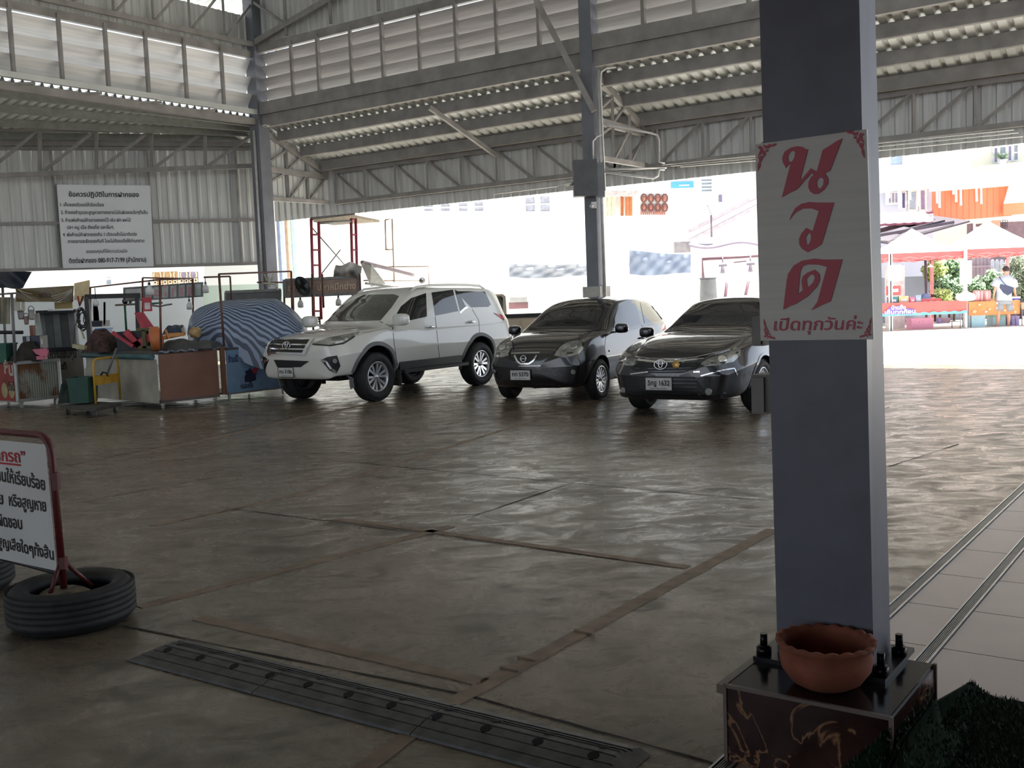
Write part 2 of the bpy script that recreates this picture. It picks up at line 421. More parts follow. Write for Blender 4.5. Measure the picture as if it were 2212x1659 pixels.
# beams over and under both bands
mb = MB(); mb.bar(FR.at(LU0, 7.88), FR.at(LU1, 7.88), .12, .2); tag(mb.build('head_beam', STEEL), 'dark steel beam along the top of the louvres, gable side', 'beam')
mb = MB(); mb.bar(FLw.at(0, 7.74), FLw.at(14, 7.74), .12, .17); tag(mb.build('head_beam', STEEL), 'dark steel beam along the top of the louvres above the stored stalls', 'beam')
t = thing('gutter', FLw.at(0, 6.2), 0, 'pale sheet-metal gutter under the louvres above the stored stalls', 'gutter')
MB().bar(FLw.at(0, 6.34, -.1*sL), FLw.at(14, 6.34, -.1*sL), .1, .12).build('gutter_lip', SHEET, t)
MB().bar(FLw.at(0, 6.12), FLw.at(14, 6.12), .16, .16).build('gutter_beam', STEEL, t)
for k in range(1, 9):
    MB().bar(FLw.at(1.5*k, 6.22, -.2*sL), FLw.at(1.5*k+.5, 6.16, -.05*sL), .05, .05).build('bracket', STEEL, t)
# cladding over the louvres
mb = MB(); ribbed(mb, FR.at(LU0, 7.9, .12*sR), FR.x, Z, LU1-LU0, 4.6, .2, .03, n=FR.n*-sR)
struct(mb.build('wall_gable', WSHEET))
mb = MB(); ribbed(mb, FLw.at(0, 7.75, .12*sL), FLw.x, Z, 14, .95, .2, .03, n=FLw.n*-sL)
struct(mb.build('wall_left', WSHEET))
# main roof
mb = MB(); rs = (-E2+Z*.21)
ribbed(mb, CORN+E2*2.2+E1*.6+Z*8.85, -E1, rs, 32, 12.5, .25, .04, n=Z)
ridge = CORN+E2*2.2+E1*.6+Z*8.85+rs.normalized()*12.4
ribbed(mb, ridge, -E1, (-E2-Z*.21), 32, 15, .25, .04, n=Z)
struct(mb.build('ceiling', SHEET))
truss('roof_truss', 'steel truss above the louvres over the stored stalls', FLw.at(0, 7.98, -.1*sL), FLw.at(12, 7.98, -.1*sL), FLw.at(0, 9.1, -.1*sL), FLw.at(12, 9.1, -.1*sL), 12, w=.09, diag='\\')
# gable frame on the right wall plane
t = thing('gable_frame', CORN+Z*8, 0, 'sloping steel gable frame rising from the top of the corner column', 'truss')
c0 = CORN+Z*8.0-E1*.1
MB().bar(c0, c0-E2*11+Z*2.31, .1, .14).build('rafter', STEEL, t)
MB().bar(c0+Z*1.1, c0-E2*11+Z*3.6, .1, .14).build('top_chord', STEEL, t)
for k in range(6):
    s = 1.25+1.5*k; p = c0-E2*s+Z*(.21*s); q = c0-E2*s+Z*(1.1+.227*s)
    MB().bar(p-Z*(.2*s), q, .07, .07).build('web_post', STEEL, t)
    MB().bar(c0-E2*(s-1.25)+Z*(1.1+.227*(s-1.25)), p, .06, .06).build('web_brace', STEEL, t)
# long diagonal braces seen in front of the louvres and lean-to
mb = MB(); mb.bar(hit(1158, 0, FR.o-E1*.7, E1), hit(1283, 240, FR.o-E1*.25, E1), .11, .11)
tag(mb.build('knee_brace', STEEL), 'dark square steel brace slanting down to the middle pole', 'brace')
mb = MB(); mb.bar(FR.pt(928, 232, .1*sR), FR2.pt(1072, 336, -.2*sR), .07, .1)
tag(mb.build('wind_brace', STEEL), 'thin grey steel brace slanting under the lean-to sheets', 'brace')
# ------------------------------------------------------------------ left lean-to with the back wall
La, Lb = FLw.at(0, 6.2, .1*sL), FLw.at(11, 6.2, .1*sL)
Ba, Bb = FB.at(FB.px(540, 400)[0], 5.98), FB.at(FB.px(540, 400)[0]-13, 5.98)
mb = MB(); nb = 52; vs = []; fs = []
for i in range(nb+1):
    for k, (f, hh) in enumerate(((i/nb, 0), ((i+.55)/nb, 0), ((i+.67)/nb, .065), ((i+.88)/nb, .065))):
        vs += [La.lerp(Lb, f)+Z*(hh+.05), Ba.lerp(Bb, f)+Z*(hh+.05)]
mb.add(vs, [(2*i, 2*i+1, 2*i+3, 2*i+2) for i in range(len(vs)//2-1)])
struct(mb.build('ceiling_store', SHEET))
mb = MB(); ov = V((-.25, 1, 0)).normalized()*3.2
mb.add([Ba, Bb, Bb+ov-Z*.5, Ba+ov-Z*.5], [(0, 1, 2, 3)]); mb.shell(.04); struct(mb.build('ceiling_shade_overhang', SHEET))  # unseen overhang, added to shade the yard wall behind the stalls
mb = MB(); ribbed(mb, FLw.at(14, 0), FLw.x, Z, 20, 9.5, .25, .03, n=FLw.n); struct(mb.build('wall_side_light_block', WSHEET))  # unseen wall, added to cut daylight from the left of the hall
mb = MB(); e_ = Bb-FLw.at(14, 0); e_.z = 0; ribbed(mb, FLw.at(14, 0), e_, Z, e_.length, 6.2, .25, .03, n=E1); struct(mb.build('wall_store_light_block', WSHEET))  # closes the store out of view; added to keep side light out
for k in range(4):
    f = (.1, .34, .62, .9)[k]
    mb = MB(); mb.bar(La.lerp(Ba, f)-Z*.05, Lb.lerp(Bb, f)-Z*.05, .05, .16); mb.bar(La.lerp(Ba, f)-Z*.13, Lb.lerp(Bb, f)-Z*.13, .12, .012)
    tag(mb.build('roof_purlin', mat('zinc_purlin', (150, 152, 146), .5, .2)), 'pale zinc purlin under the flat sheets over the stored stalls, %s from the banner wall' % ('fourth', 'third', 'second', 'first')[k], 'roof beam', 'zinc purlins over the stored stalls')
ub0 = FB.px(540, 400)[0]-13; ub1 = FB.px(566, 400)[0]
mb = MB(); ribbed(mb, FB.at(ub0, 2.66, 0), FB.x, Z, ub1-ub0, 3.3, .25, .03, n=FB.n)
struct(mb.build('wall_back', WSHEET))
if FB.n.y > 0: FB.n = -FB.n
mb = MB()
for y in (322, 481, 579): 
    z = FB.px(200, y)[1]; mb.bar(FB.at(ub0, z, .07), FB.at(ub1, z, .07), .06, .08)
for x in (119, 326, 515): mb.bar(FB.at(FB.px(x, 450)[0], 2.7, .06), FB.at(FB.px(x, 450)[0], 5.95, .06), .1, .05, up=FB.x)
struct(mb.build('trim_5', STEEL))
mb = MB(); mb.bar(FB.at(ub0, 5.86, .1), FB.at(ub1, 5.86, .1), .1, .22); tag(mb.build('wall_beam', STEEL), 'dark steel beam along the top of the banner wall', 'beam')
FT = Frame(FB.o+FB.n*.75, FB.x); FT.n = FB.n
ta, tb = FT.px(-40, 380), FT.px(556, 358); tc_, td = FT.px(-40, 279), FT.px(556, 283)
truss('roof_truss', 'steel truss running in front of the banner wall', FT.at(ta[0], ta[1]), FT.at(tb[0], tb[1]), FT.at(tc_[0], tc_[1]), FT.at(td[0], td[1]), 5, w=.09, diag='/', wv=.07)
# ------------------------------------------------------------------ columns
def column(p, h, w, label):
    t = thing('steel_column', p, 0, label, 'column')
    a = V((p.x, p.y, 0)); M = Matrix.Translation(a) @ Matrix.Rotation(math.atan2(E1.y, E1.x), 4, 'Z')
    m = MB(); m.box((0, 0, h/2+.1), (w, w, h-.2), M=M); m.build('shaft', STEELB, t)
    return t, M
ct, cM = column(CORN, 9.2, .34, 'dark steel corner column rising behind the striped tarpaulin')
cb = MB(); cb.box((0, 0, .2), (.5, .5, .4), M=cM); cb.build('concrete_base', mat('concrete_base', (190, 188, 182), .8), ct)
mt, mM = column(R0, 9.4, .27, 'tall grey steel pole behind the small black hatchback')
cb = MB(); cb.box((0, 0, .85), (.4, .4, 1.7), M=mM); cb.build('concrete_base', MATS['concrete_base'], mt)
for (tt, pos, lab) in ((ct, CORN-E1*.2-E2*.02, 'corner'), (mt, R0-E2*.22-E1*.05, 'middle')):
    MB().tube([pos+Z*1.2, pos+Z*5.9], .035, 10).build('drain_pipe', GALV, tt)
# ================================================================== near pillar
cFL = G(1570, 1652); zT = (EYE+ray(1563, 1478)*cFL.y).z
def along(p, d, px, iters=40):
    """distance from p along d at which it projects to the column px"""
    lo, hi = -3.0, 6.0
    f = lambda k: proj(V(p)+V(d)*k)[0]-px
    s = 1 if f(hi) > f(lo) else -1
    for _ in range(iters):
        m = (lo+hi)/2
        if f(m)*s > 0: hi = m
        else: lo = m
    return (lo+hi)/2
pTL = cFL+Z*zT
wP = along(pTL, -E2, 1925); dP = along(pTL-E2*wP, E1, 2020); print('plinth', wP, dP, zT)
MARB = mat('red_brown_marble', (66, 44, 40), .18, 0, .35, 5)
nt = MARB.node_tree; b = nt.nodes['Principled BSDF']; nz = nt.nodes.new('ShaderNodeTexNoise'); nz.inputs['Scale'].default_value = 3.2; nz.inputs['Detail'].default_value = 7; nz.inputs['Distortion'].default_value = 1.1
tcn = [n for n in nt.nodes if n.type == 'TEX_COORD'][0]; nt.links.new(tcn.outputs['Object'], nz.inputs['Vector'])
rp = nt.nodes.new('ShaderNodeValToRGB'); e = rp.color_ramp.elements; e[0].position = .488; e[0].color = (0, 0, 0, 1); e[1].position = .5; e[1].color = (1, 1, 1, 1); q = e.new(.512); q.color = (0, 0, 0, 1)
nt.links.new(nz.outputs['Fac'], rp.inputs['Fac']); mx = nt.nodes.new('ShaderNodeMix'); mx.data_type = 'RGBA'; old = b.inputs['Base Color'].links[0].from_socket
nt.links.new(rp.outputs['Color'], mx.inputs[0]); nt.links.new(old, mx.inputs[6]); mx.inputs[7].default_value = lin((150, 112, 82)); nt.links.new(mx.outputs[2], b.inputs['Base Color'])
PM = Matrix(((-E2.x, E1.x, 0, cFL.x), (-E2.y, E1.y, 0, cFL.y), (0, 0, 1, 0), (0, 0, 0, 1)))   # plinth: x to the right along the front, y away
t = thing('pillar_plinth', cFL, 0, 'low square plinth clad in dark red marble under the signed pillar', 'plinth', M=PM)
m = MB(); m.box((wP/2, dP/2, zT/2-.006), (wP, dP, zT-.012), M=PM); m.build('marble_cladding', MARB, t)
m = MB(); m.box((wP/2, dP/2, zT-.006), (wP-.01, dP-.01, .012), M=PM)
m.build('black_granite_top', mat('black_granite', (26, 26, 30), .14, 0, .2, 30), t)
PET = mat('plinth_edge_trim', (120, 108, 100), .4)
for c, sz in [((x, y, zT/2), (.012, .012, zT)) for (x, y) in ((0, 0), (wP, 0), (0, dP), (wP, dP))]+[((wP/2, 0, zT-.004), (wP, .012, .012)), ((0, dP/2, zT-.004), (.012, dP, .012)), ((-.016, dP/2, zT-.02), (.03, dP, .03))]:
    m = MB(); m.box(c, sz, M=PM); m.build('edge_trim', PET, t)
# column box
bk = G(1924, 1417, zT)
dC = 0.0
dC = -along(bk, E1, 1888); Mc = bk-E1*dC; wC = along(Mc, E2, 1680); Lc = Mc+E2*wC
bot = [Lc, Mc, bk, Lc+E1*dC]
def up_to(px, y, z):
    d = ray(px, 0); p = EYE+d*y; return p
tops = [EYE+ray(1640, 0)*Lc.y, EYE+ray(1856, 0)*Mc.y, EYE+ray(1890, 0)*bk.y]; tops.append(tops[0]+(tops[2]-tops[1]))
ext = [b_+(t_-b_)*((3.4-zT)/(t_.z-b_.z)) for b_, t_ in zip(bot, tops)]
PILL = mat('pillar_paint', (110, 111, 123), .42, 0, .1, 5, spec=.4)
pil = thing('sign_pillar', Lc, 0, 'thick dark blue-grey steel pillar in front carrying the massage sign', 'column')
m = MB(); m.add(bot+ext, [(0, 1, 5, 4), (1, 2, 6, 5), (2, 3, 7, 6), (3, 0, 4, 7), (4, 5, 6, 7)]); m.build('shaft', PILL, pil)
m = MB(); cc = (Lc+bk)/2
PMc = Matrix(((-E2.x, E1.x, 0, cc.x), (-E2.y, E1.y, 0, cc.y), (0, 0, 1, zT), (0, 0, 0, 1)))
m.box((0, 0, .008), (wC+.12, dC+.16, .016), M=PMc); m.build('base_plate', mat('base_plate_black', (28, 28, 31), .3, .3), pil)
for i, (x, y) in enumerate(((-wC/2-.035, -dC/2-.04), (-wC/2-.035, dC/2-.02), (wC/2+.035, -dC/2-.04), (wC/2+.035, dC/2-.02))):
    m = MB(); p = PMc @ V((x, y, .016))
    m.cyl(p, p+Z*.028, .026, n=6); m.cyl(p+Z*.028, p+Z*.034, .02, n=12); m.cyl(p+Z*.03, p+Z*.075, .013, n=10); m.build('anchor_bolt', mat('black_bolt', (30, 30, 32), .3, .6), pil)
# junction boxes on its far side
for (x0, y0, x1, y1, lab) in ((1634, 808, 1668, 890, 'grey steel switch box on the side of the signed pillar, lower'), (1636, 684, 1660, 745, 'grey steel switch box on the side of the signed pillar, just beside the sign bottom')):
    a = EYE+ray(x0, y0)*(Lc.y+.12); c = EYE+ray(x1, y1)*(Lc.y+.12)
    t = thing('switch_box', (a+c)/2, 0, lab, 'switch box', 'switch boxes on the pillar')
    m = MB(); m.box((0, 0, 0), ((c.x-a.x)*1.05, .1, a.z-c.z), M=Matrix.Translation((a+c)/2) @ Matrix.Rotation(math.atan2(E1.y, E1.x)-PI/2, 4, 'Z')); m.build('case', mat('box_grey', (120, 116, 112), .5), t)
    m = MB(); m.box((0, -.056, 0), ((c.x-a.x)*.85, .012, (a.z-c.z)*.88), M=Matrix.Translation((a+c)/2) @ Matrix.Rotation(math.atan2(E1.y, E1.x)-PI/2, 4, 'Z')); m.build('cover', mat('box_cover_grey', (128, 124, 120), .5), t)
# ------------------------------------------------------------------ massage sign
axn = (bot[1]-bot[0]).cross(ext[0]-bot[0]).normalized()
if axn.y > 0: axn = -axn
def on_sign(x, y, o=.012): return hit(x, y, bot[0]+axn*o, axn)
sg = thing('sign_board', on_sign(1760, 735), 0, 'white board with big red Thai letters fixed on the dark pillar', 'sign')
c4 = [on_sign(*p) for p in ((1643, 736), (1887, 733), (1872, 279), (1631, 312))]
m = MB(); m.add(c4+[p-axn*.01 for p in c4], [(0, 1, 2, 3), (7, 6, 5, 4), (0, 4, 5, 1), (1, 5, 6, 2), (2, 6, 7, 3), (3, 7, 4, 0)])
BOARD = mat('sign_vinyl', (216, 213, 207), .45, 0, .05, 3, stretch=(.4, .4, 12))
m.build('panel', BOARD, sg)
def sign_poly(mb, outer, holes=(), o=.0135, t=.0015, s=3.3167, ox=1612, oy=260):
    to = lambda q: (ox+q[0]/s, oy+q[1]/s)
    # flat local frame on the sign plane
    o3 = on_sign(1640, 740, o); xd = (on_sign(1880, 740, o)-o3); xd = (xd-axn*xd.dot(axn)).normalized(); yd = axn.cross(xd)
    loc = lambda q: ((on_sign(*to(q), o)-o3).dot(xd), (on_sign(*to(q), o)-o3).dot(yd))
    M = Matrix(((xd.x, yd.x, axn.x, o3.x), (xd.y, yd.y, axn.y, o3.y), (xd.z, yd.z, axn.z, o3.z), (0, 0, 0, 1)))
    p = [loc(q) for q in outer]; h = [[loc(q) for q in k] for k in holes]
    mb.prism(p, t, M, h)
SRED = mat('sign_red', (196, 82, 98), .5, 0, .06, 3)
glyphs = (
 ([(285,343),(262,300),(258,265),(275,225),(320,195),(365,185),(405,190),(428,207),(443,207),(385,437),(462,343),(505,367),(548,212),(600,180),(645,150),(690,128),(602,360),(565,380),(590,420),(585,455),(560,495),(520,525),(490,530),(460,512),(445,480),(447,440),(465,405),(483,390),(470,378),(425,425),(362,497),(310,520),(255,553),(318,310),(300,322)],
  [[(300,290),(298,258),(315,228),(338,215),(350,228),(347,258),(335,285),(318,300)],[(510,475),(505,440),(520,415),(540,408),(555,425),(552,460),(535,485),(520,488)]]),
 ([(310,718),(322,680),(350,630),(395,597),(450,585),(510,588),(630,588),(540,888),(500,915),(440,945),(400,920),(380,890),(378,850),(395,810),(430,770),(475,793),(520,650),(470,632),(410,632),(360,655),(330,685)],
  [[(430,875),(427,840),(445,810),(460,808),(465,835),(458,870),(445,890),(435,890)]]),
 ([(265,1357),(290,1150),(300,1100),(340,1040),(400,1005),(490,990),(560,997),(690,995),(605,1297),(540,1325),(465,1362),(510,1300),(578,1050),(520,1035),(440,1032),(405,1045),(388,1080),(372,1245),(405,1215),(400,1190),(397,1150),(405,1118),(440,1090),(490,1070),(525,1100),(528,1145),(508,1190),(440,1262),(355,1315),(310,1332)],
  [[(435,1170),(432,1135),(455,1110),(480,1103),(492,1125),(480,1160),(450,1190),(440,1190)]]))
for g, h in glyphs:
    m = MB(); sign_poly(m, g, h); m.build('lettering', SRED, sg)
m = MB()
def sp(u, v):   # u 0..1 along the line, v up, in sign zoom pixels
    return on_sign(1612+(195+u)/3.3167, 260+(1505-u*.012-v)/3.3167, .0145)
letters(m, 'เปิดทุกวันค่ะ', sp, 0, 0, w=640, h=118, bold=.014, shear=.12); m.build('opening_line', SRED, sg)
# curled corner ornaments
def flame(mb, cx, cy, sx, sy):
    def leaf(pts): sign_poly(mb, [(cx+sx*x, cy+sy*y) for x, y in pts])
    leaf([(20,30),(45,22),(62,40),(58,66),(40,88),(22,96),(34,70),(40,52)]); leaf([(60,12),(84,22),(104,14),(112,30),(94,44),(72,40)])
    leaf([(100,8),(124,14),(140,4),(160,8),(138,28),(114,30)]); leaf([(24,100),(52,92),(60,112),(46,136),(26,150),(34,126)])
    leaf([(56,54),(74,60),(80,84),(66,106),(58,84)]); leaf([(22,152),(44,142),(40,172),(22,205)]); leaf([(76,46),(100,50),(96,64),(82,66)])
for a_ in ((60, 160, 1, 1), (868, 66, -1, 1), (112, 1572, .62, -.72), (908, 1560, -.62, -.72)):
    m = MB(); flame(m, *a_); m.build('corner_ornament', SRED, sg)
# ------------------------------------------------------------------ terracotta pot
axn0 = V((-E1.x, -E1.y, 0))
pc = hit(1822, 1440, Lc, axn0)-E1*.175; pc.z = zT
TERR = mat('terracotta', (148, 84, 62), .8, 0, .2, 9, .15)
t = thing('flower_pot', pc, 0, 'empty terracotta bowl with a scalloped rim at the foot of the pillar', 'flower pot')
prof = [(r_*.95, z_*.8) for r_, z_ in [(.001, 0), (.085, 0), (.12, .025), (.15, .075), (.158, .12), (.15, .155), (.165, .172), (.168, .185), (.15, .187), (.14, .17), (.142, .12), (.128, .06), (.09, .03), (.001, .025)]]
m = MB(); n = 96; vs = []; k = len(prof); Mp = Matrix.Translation(pc+Z*.001)
for j in range(n):
    a = 2*PI*j/n
    for (r, z) in prof:
        w = max(0, (z-.12)/.03); rr = r*(1+.022*w*abs(math.sin(a*10))); vs.append(Mp @ V((rr*math.cos(a), rr*math.sin(a), z+.008*w*abs(math.sin(a*10)))))
m.add(vs, [(j*k+i, ((j+1) % n)*k+i, ((j+1) % n)*k+i+1, j*k+i+1) for j in range(n) for i in range(k-1)], True)
m.build('bowl', TERR, t)
# ------------------------------------------------------------------ tiled walkway with drain channels
TILE = mat('walkway_tile', (196, 184, 180), .38, 0, .06, 2)
g0 = G(1926, 1308); WM_ = Matrix(((E1.x, -E2.x, 0, g0.x), (E1.y, -E2.y, 0, g0.y), (0, 0, 1, 0), (0, 0, 0, 1)))  # x away, y to the right
def lane(px, py): 
    q = WM_.inverted() @ G(px, py); return q.y
y1 = lane(1926, 1339); y2a = lane(1987, 1420); y2b = lane(2019, 1425)
tw = thing('tiled_walkway', g0, 0, 'pale square floor tiles of the walkway beside the marble plinth', 'tiled floor', M=WM_.copy())
tw['kind'] = 'structure'
m = MB()
def tiles(ya, yb, w):
    y = ya
    while y < yb-.02:
        ye = min(y+w, yb)
        for i in range(-8, 11): m.box((i*.6+.35, (y+ye)/2, .006), (.592, ye-y-.008, .012), M=WM_)
        y += w
tiles(y1, y2a, y2a-y1); tiles(y2b, y2b+6.0, .6); m.build('tiles', TILE, tw)
m = MB(); m.box((1.0, y2b/2+3, .003), (12.5, 6.2, .005), M=WM_); m.build('grout', mat('tile_grout', (150, 140, 136), .8), tw)
def drain(ya, yb, lab):
    t = thing('drain_channel', WM_ @ V((0, ya, 0)), 0, lab, 'drain channel', 'drain channels in the walkway')
    m = MB(); w = yb-ya
    for k in range(5): m.box((1.3, ya+w*(.24+.13*k), .009), (10.8, w*.07, .014), M=WM_)
    m.build('grating', mat('drain_grating', (150, 150, 150), .35, .5), t)
    m = MB(); m.box((1.3, ya+w*.07, .011), (10.8, w*.13, .018), M=WM_); m.box((1.3, yb-w*.07, .011), (10.8, w*.13, .018), M=WM_); m.build('metal_edge', ALU, t)
    m = MB(); m.box((1.3, (ya+yb)/2, .0035), (10.8, w*.8, .005), M=WM_); m.build('channel_bed', mat('drain_dark', (48, 48, 50), .7), t)
drain(0, y1, 'slotted metal drain channel along the outer edge of the tiles')
drain(y2a, y2b, 'slotted metal drain channel between the two lanes of tiles')
# ------------------------------------------------------------------ artificial grass mat
cR = cFL-E2*wP
def mat_pt(s, t_):
    """s to the right of the plinth's front-right corner, t away from its front face"""
    z = .021
    if s < 0:  z += .23*math.exp(-((t_+.015)/.07)**2)*min(1, max(0, (s+.2)/.2))
    elif t_ > -.12: z += .23*math.exp(-(s/.06)**2)*min(1, (t_+.12)/.1)*max(.25, min(1, (dP*1.02-t_)/.15))
    z += .003*math.sin(s*7)*math.sin(t_*9)
    return cR-E2*s+E1*t_+Z*z
GR = mat('artificial_turf', (20, 38, 22), .95, 0, .3, 20, spec=.08)
tm = thing('grass_mat', cR-E2*.6, 0, 'dark green artificial grass mat lying against the marble plinth', 'mat')
tm_e = along(cR, E1, 2024)
def mat_edge(s): return min(1, max(.98, 0))+.015*math.sin(s*5) if s > .015 else -.02
m = MB()
def base(u, v):
    s = -.36+2.2*u; e = mat_edge(s); return mat_pt(s, -1.1+(e+1.1)*v)
m.grid(base, 80, 66); m.shell(.012); m.build('backing', GR, tm)
m = MB(); rnd = random.Random(3)
for i in range(24000):
    u, v = rnd.random()*.62, .3+.7*rnd.random(); p = base(u, v)+Z*.002
    a = rnd.uniform(0, 2*PI); d = V((math.cos(a), math.sin(a), 0)); w = d.cross(Z)*.003; h = rnd.uniform(.008, .02)
    tip = p+Z*h+d*rnd.uniform(0, .012)
    m.add([p-w, p+w, tip], [(0, 1, 2)])
o = m.build('pile', mat('turf_blade', (30, 54, 32), .7, 0, .35, 60), tm); o['kind'] = 'stuff'
# ------------------------------------------------------------------ speed bump
a0, a1 = G(310, 1438), G(1075, 1659); bL, bR = G(374, 1391), G(1402, 1640)
dirb = (bR-bL).normalized(); nrm = V((-dirb.y, dirb.x, 0)); wB = abs((a0-bL).dot(nrm))*1.1; Lb_ = (bR-bL).length
BM = Matrix(((dirb.x, nrm.x, 0, bL.x-nrm.x*wB/1.1), (dirb.y, nrm.y, 0, bL.y-nrm.y*wB/1.1), (0, 0, 1, 0), (0, 0, 0, 1)))
sb = thing('speed_bump', bL, 0, 'long black ribbed rubber speed bump with bolt holes on the concrete', 'speed bump', M=BM)
pf = [(0, .002), (.004, .012)]
def hz(x):
    x = x/wB; return .012+.028*min(1, x/.5) if x < .66 else .04-.018*(x-.66)/.34
x = .012
grv = [.18*wB, .36*wB, .53*wB, .66*wB, .74*wB, .83*wB]
for gx in grv: pf += [(gx-.006, hz(gx)), (gx-.004, hz(gx)-.006), (gx+.004, hz(gx)-.006), (gx+.006, hz(gx))]
pf += [(.66*wB, .04), (.99*wB, .0222), (wB, .002)]; pf = sorted(pf)
seg = Lb_/3.0
for i in range(3):
    m = MB(); e0, e1 = i*seg+.002, (i+1)*seg-.002; k = len(pf)
    vs = []
    for xx, sh in ((e0, 0), (e1, 0)):
        for (y, z) in pf:
            inset = .08*(z/.042) if ((i == 0 and xx == e0) or (i == 2 and xx == e1)) else 0
            vs.append(BM @ V((xx+(inset if xx == e0 else -inset), y, z)))
    m.add(vs, [(j, j+k, j+k+1, j+1) for j in range(k-1)]+[tuple(range(k)), tuple(reversed(range(k, 2*k)))])
    m.build('rubber_segment', RUBBER, sb)
hole = mat('bolt_hole_dark', (12, 12, 12), .9)
for i in range(11):
    xx = .14+(Lb_-.28)*i/10
    for y in (.44*wB, .7*wB):
        z = hz(y); m = MB(); sl_ = (hz(y+.01)-hz(y-.01))/.02; N_ = V((0, -sl_, 1)).normalized()
        p = V((xx, y, z+.0012)); m.tube([BM @ (p-N_*.012), BM @ p], [.021, .021], 14); m.build('bolt_hole', hole, sb)
# ------------------------------------------------------------------ tyres and the banner stand
def tyre_mesh(m, M, R=.315, w=.2, rim=.2, n=48):
    h = w/2
    pr = [(rim, -h*.78), (rim+.02, -h*.95), ((R+rim)/2+.01, -h*1.08), (R-.03, -h*.92), (R-.008, -h*.7)]
    for k in range(5):
        z = -h*.62+k*h*.31; pr += [(R, z), (R, z+h*.23), (R-.004, z+h*.24), (R-.004, z+h*.29)]
    pr += [(R-.008, h*.7), (R-.03, h*.92), ((R+rim)/2+.01, h*1.08), (rim+.02, h*.95), (rim, h*.78), (rim-.004, h*.6), (rim+.03, h*.3), (R-.03, h*.55), (R-.025, 0), (R-.03, -h*.55), (rim+.03, -h*.3), (rim-.004, -h*.6), (rim, -h*.78)]
    m.lathe(pr, n, M)
TYRE = mat('old_tyre_rubber', (40, 41, 42), .7, 0, .25, 18, .12)
tc0 = G(158, 1343)
def flat_tyre(c, lab):
    t = thing('tyre', c, 0, lab, 'tyre', 'tyres weighing down the banner stand')
    m = MB(); tyre_mesh(m, Matrix.Translation(c+Z*.109)); m.build('tread', TYRE, t); return t
flat_tyre(tc0, 'old car tyre lying flat under the post of the white banner stand')
tc1 = tc0+E2*1.19
flat_tyre(tc1, 'tyre at the picture edge, under the far post of the banner stand')
def cement_foot(c, lab, R=.155):
    m = MB(); m.lathe([(.001, 0), (R, 0), (R+.005, .06), (R*.8, .16), (R*.55, .178), (.001, .172)], 20, Matrix.Translation(c+Z*.002), fr=lambda a: 1+.06*math.sin(3*a+1)+.04*math.sin(7*a))
    return tag(m.build('concrete_block', mat('rough_concrete', (122, 112, 94), .9, 0, .3, 14, .5)), lab, 'concrete block', 'concrete weights inside the tyres')
cement_foot(tc0+V((-.035, -.02, 0)), 'round concrete weight inside the tyre under the banner post')
cement_foot(tc1, 'round concrete weight inside the tyre at the picture edge')
FS = Frame(tc0-E1*.02+E2*.02, -E2)
REDP = mat('dark_red_paint', (92, 30, 32), .45, 0, .15, 10)
st = thing('banner_stand', FS.o, 0, 'red tube stand stretching a white hand-lettered Thai parking banner', 'banner stand')
ps = FS.px(137, 1262); pt_ = FS.px(112, 985); zt = FS.px(60, 941)[1]+.01; du = (pt_[0]-ps[0])/(pt_[1]-ps[1])
def stand(u, z): return FS.at(u+du*(z-ps[1]), z)
u_r = ps[0]; wS = 1.19; u_l = u_r-wS
pts = [stand(u_r, .18), stand(u_r, zt-.1)]+[stand(u_r-.1+.1*math.cos(a), zt-.1+.1*math.sin(a)) for a in (.4, .8, 1.2, 1.57)]
pts += [stand(u_l+.1-.1*math.sin(a), zt-.1+.1*math.cos(a)) for a in (0, .4, .8, 1.2, 1.57)]+[stand(u_l, .18)]
MB().tube(pts, .019, 10).build('frame', REDP, st)
zb = FS.px(100, 1232)[1]
MB().tube([stand(u_l, zb+.03), stand(u_r, zb)], .014, 8).build('lower_rail', mat('rail_dark', (44, 40, 40), .5), st)
for d in (-1, 1):
    for uu, c in ((u_r, tc0), (u_l, tc1)):
        MB().tube([stand(uu, .33), c+E1*.12*d+V((0, 0, .16))], .011, 6).build('brace', REDP, st)
for zz in (zb+.06, zb+.5, zt-.25):
    MB().box((0, 0, 0), (.03, .04, .06), M=Matrix.Translation(stand(u_r+.018, zz))).build('clip', REDP, st)
m = MB()
def cloth(u, v, o=.0):
    uu = u_l+.02+(wS-.045)*u; z = zb+.015+(zt-zb-.06)*v
    return stand(uu, z)+FS.n*(.014+o+.006*math.sin(9*u+5*v)*math.sin(PI*u)*math.sin(PI*v))
m.grid(cloth, 24, 20); m.shell(.002)
VINYL = mat('banner_vinyl', (206, 206, 204), .5, 0, .05, 2)
bn = m.build('banner', VINYL, st)
INK = mat('black_lettering', (30, 30, 32), .6); RINK = mat('red_lettering', (176, 44, 46), .6)
def bl(px, py):
    u, z = FS.px(px, py); return ((u-du*(z-ps[1])-u_l-.02)/(wS-.045), (z-zb-.015)/(zt-zb-.06))
def line(mb, s, x0, y0, x1, y1, hpx, bold=.02):
    a, c = bl(x0, y0), bl(x1, y1); vs, fs = text_mesh(s, bold); mn, mxx = min(p.x for p in vs), max(p.x for p in vs)
    hh = bl(x1, y1-hpx)[1]-c[1]
    mb.add([cloth(a[0]+(c[0]-a[0])*(p.x-mn)/(mxx-mn), a[1]+(c[1]-a[1])*(p.x-mn)/(mxx-mn)+p.y*hh/.56, .003) for p in vs], fs)
m = MB(); line(m, 'ฝากรถ”', -16, 992, 62, 999, 20)
aa, bb, cc_, dd_ = [cloth(*bl(*p), .003) for p in ((-20, 994), (50, 1002), (50, 1006), (-20, 998))]; m.add([aa, bb, cc_, dd_], [(3, 2, 1, 0)])
m.build('red_heading', RINK, bn)
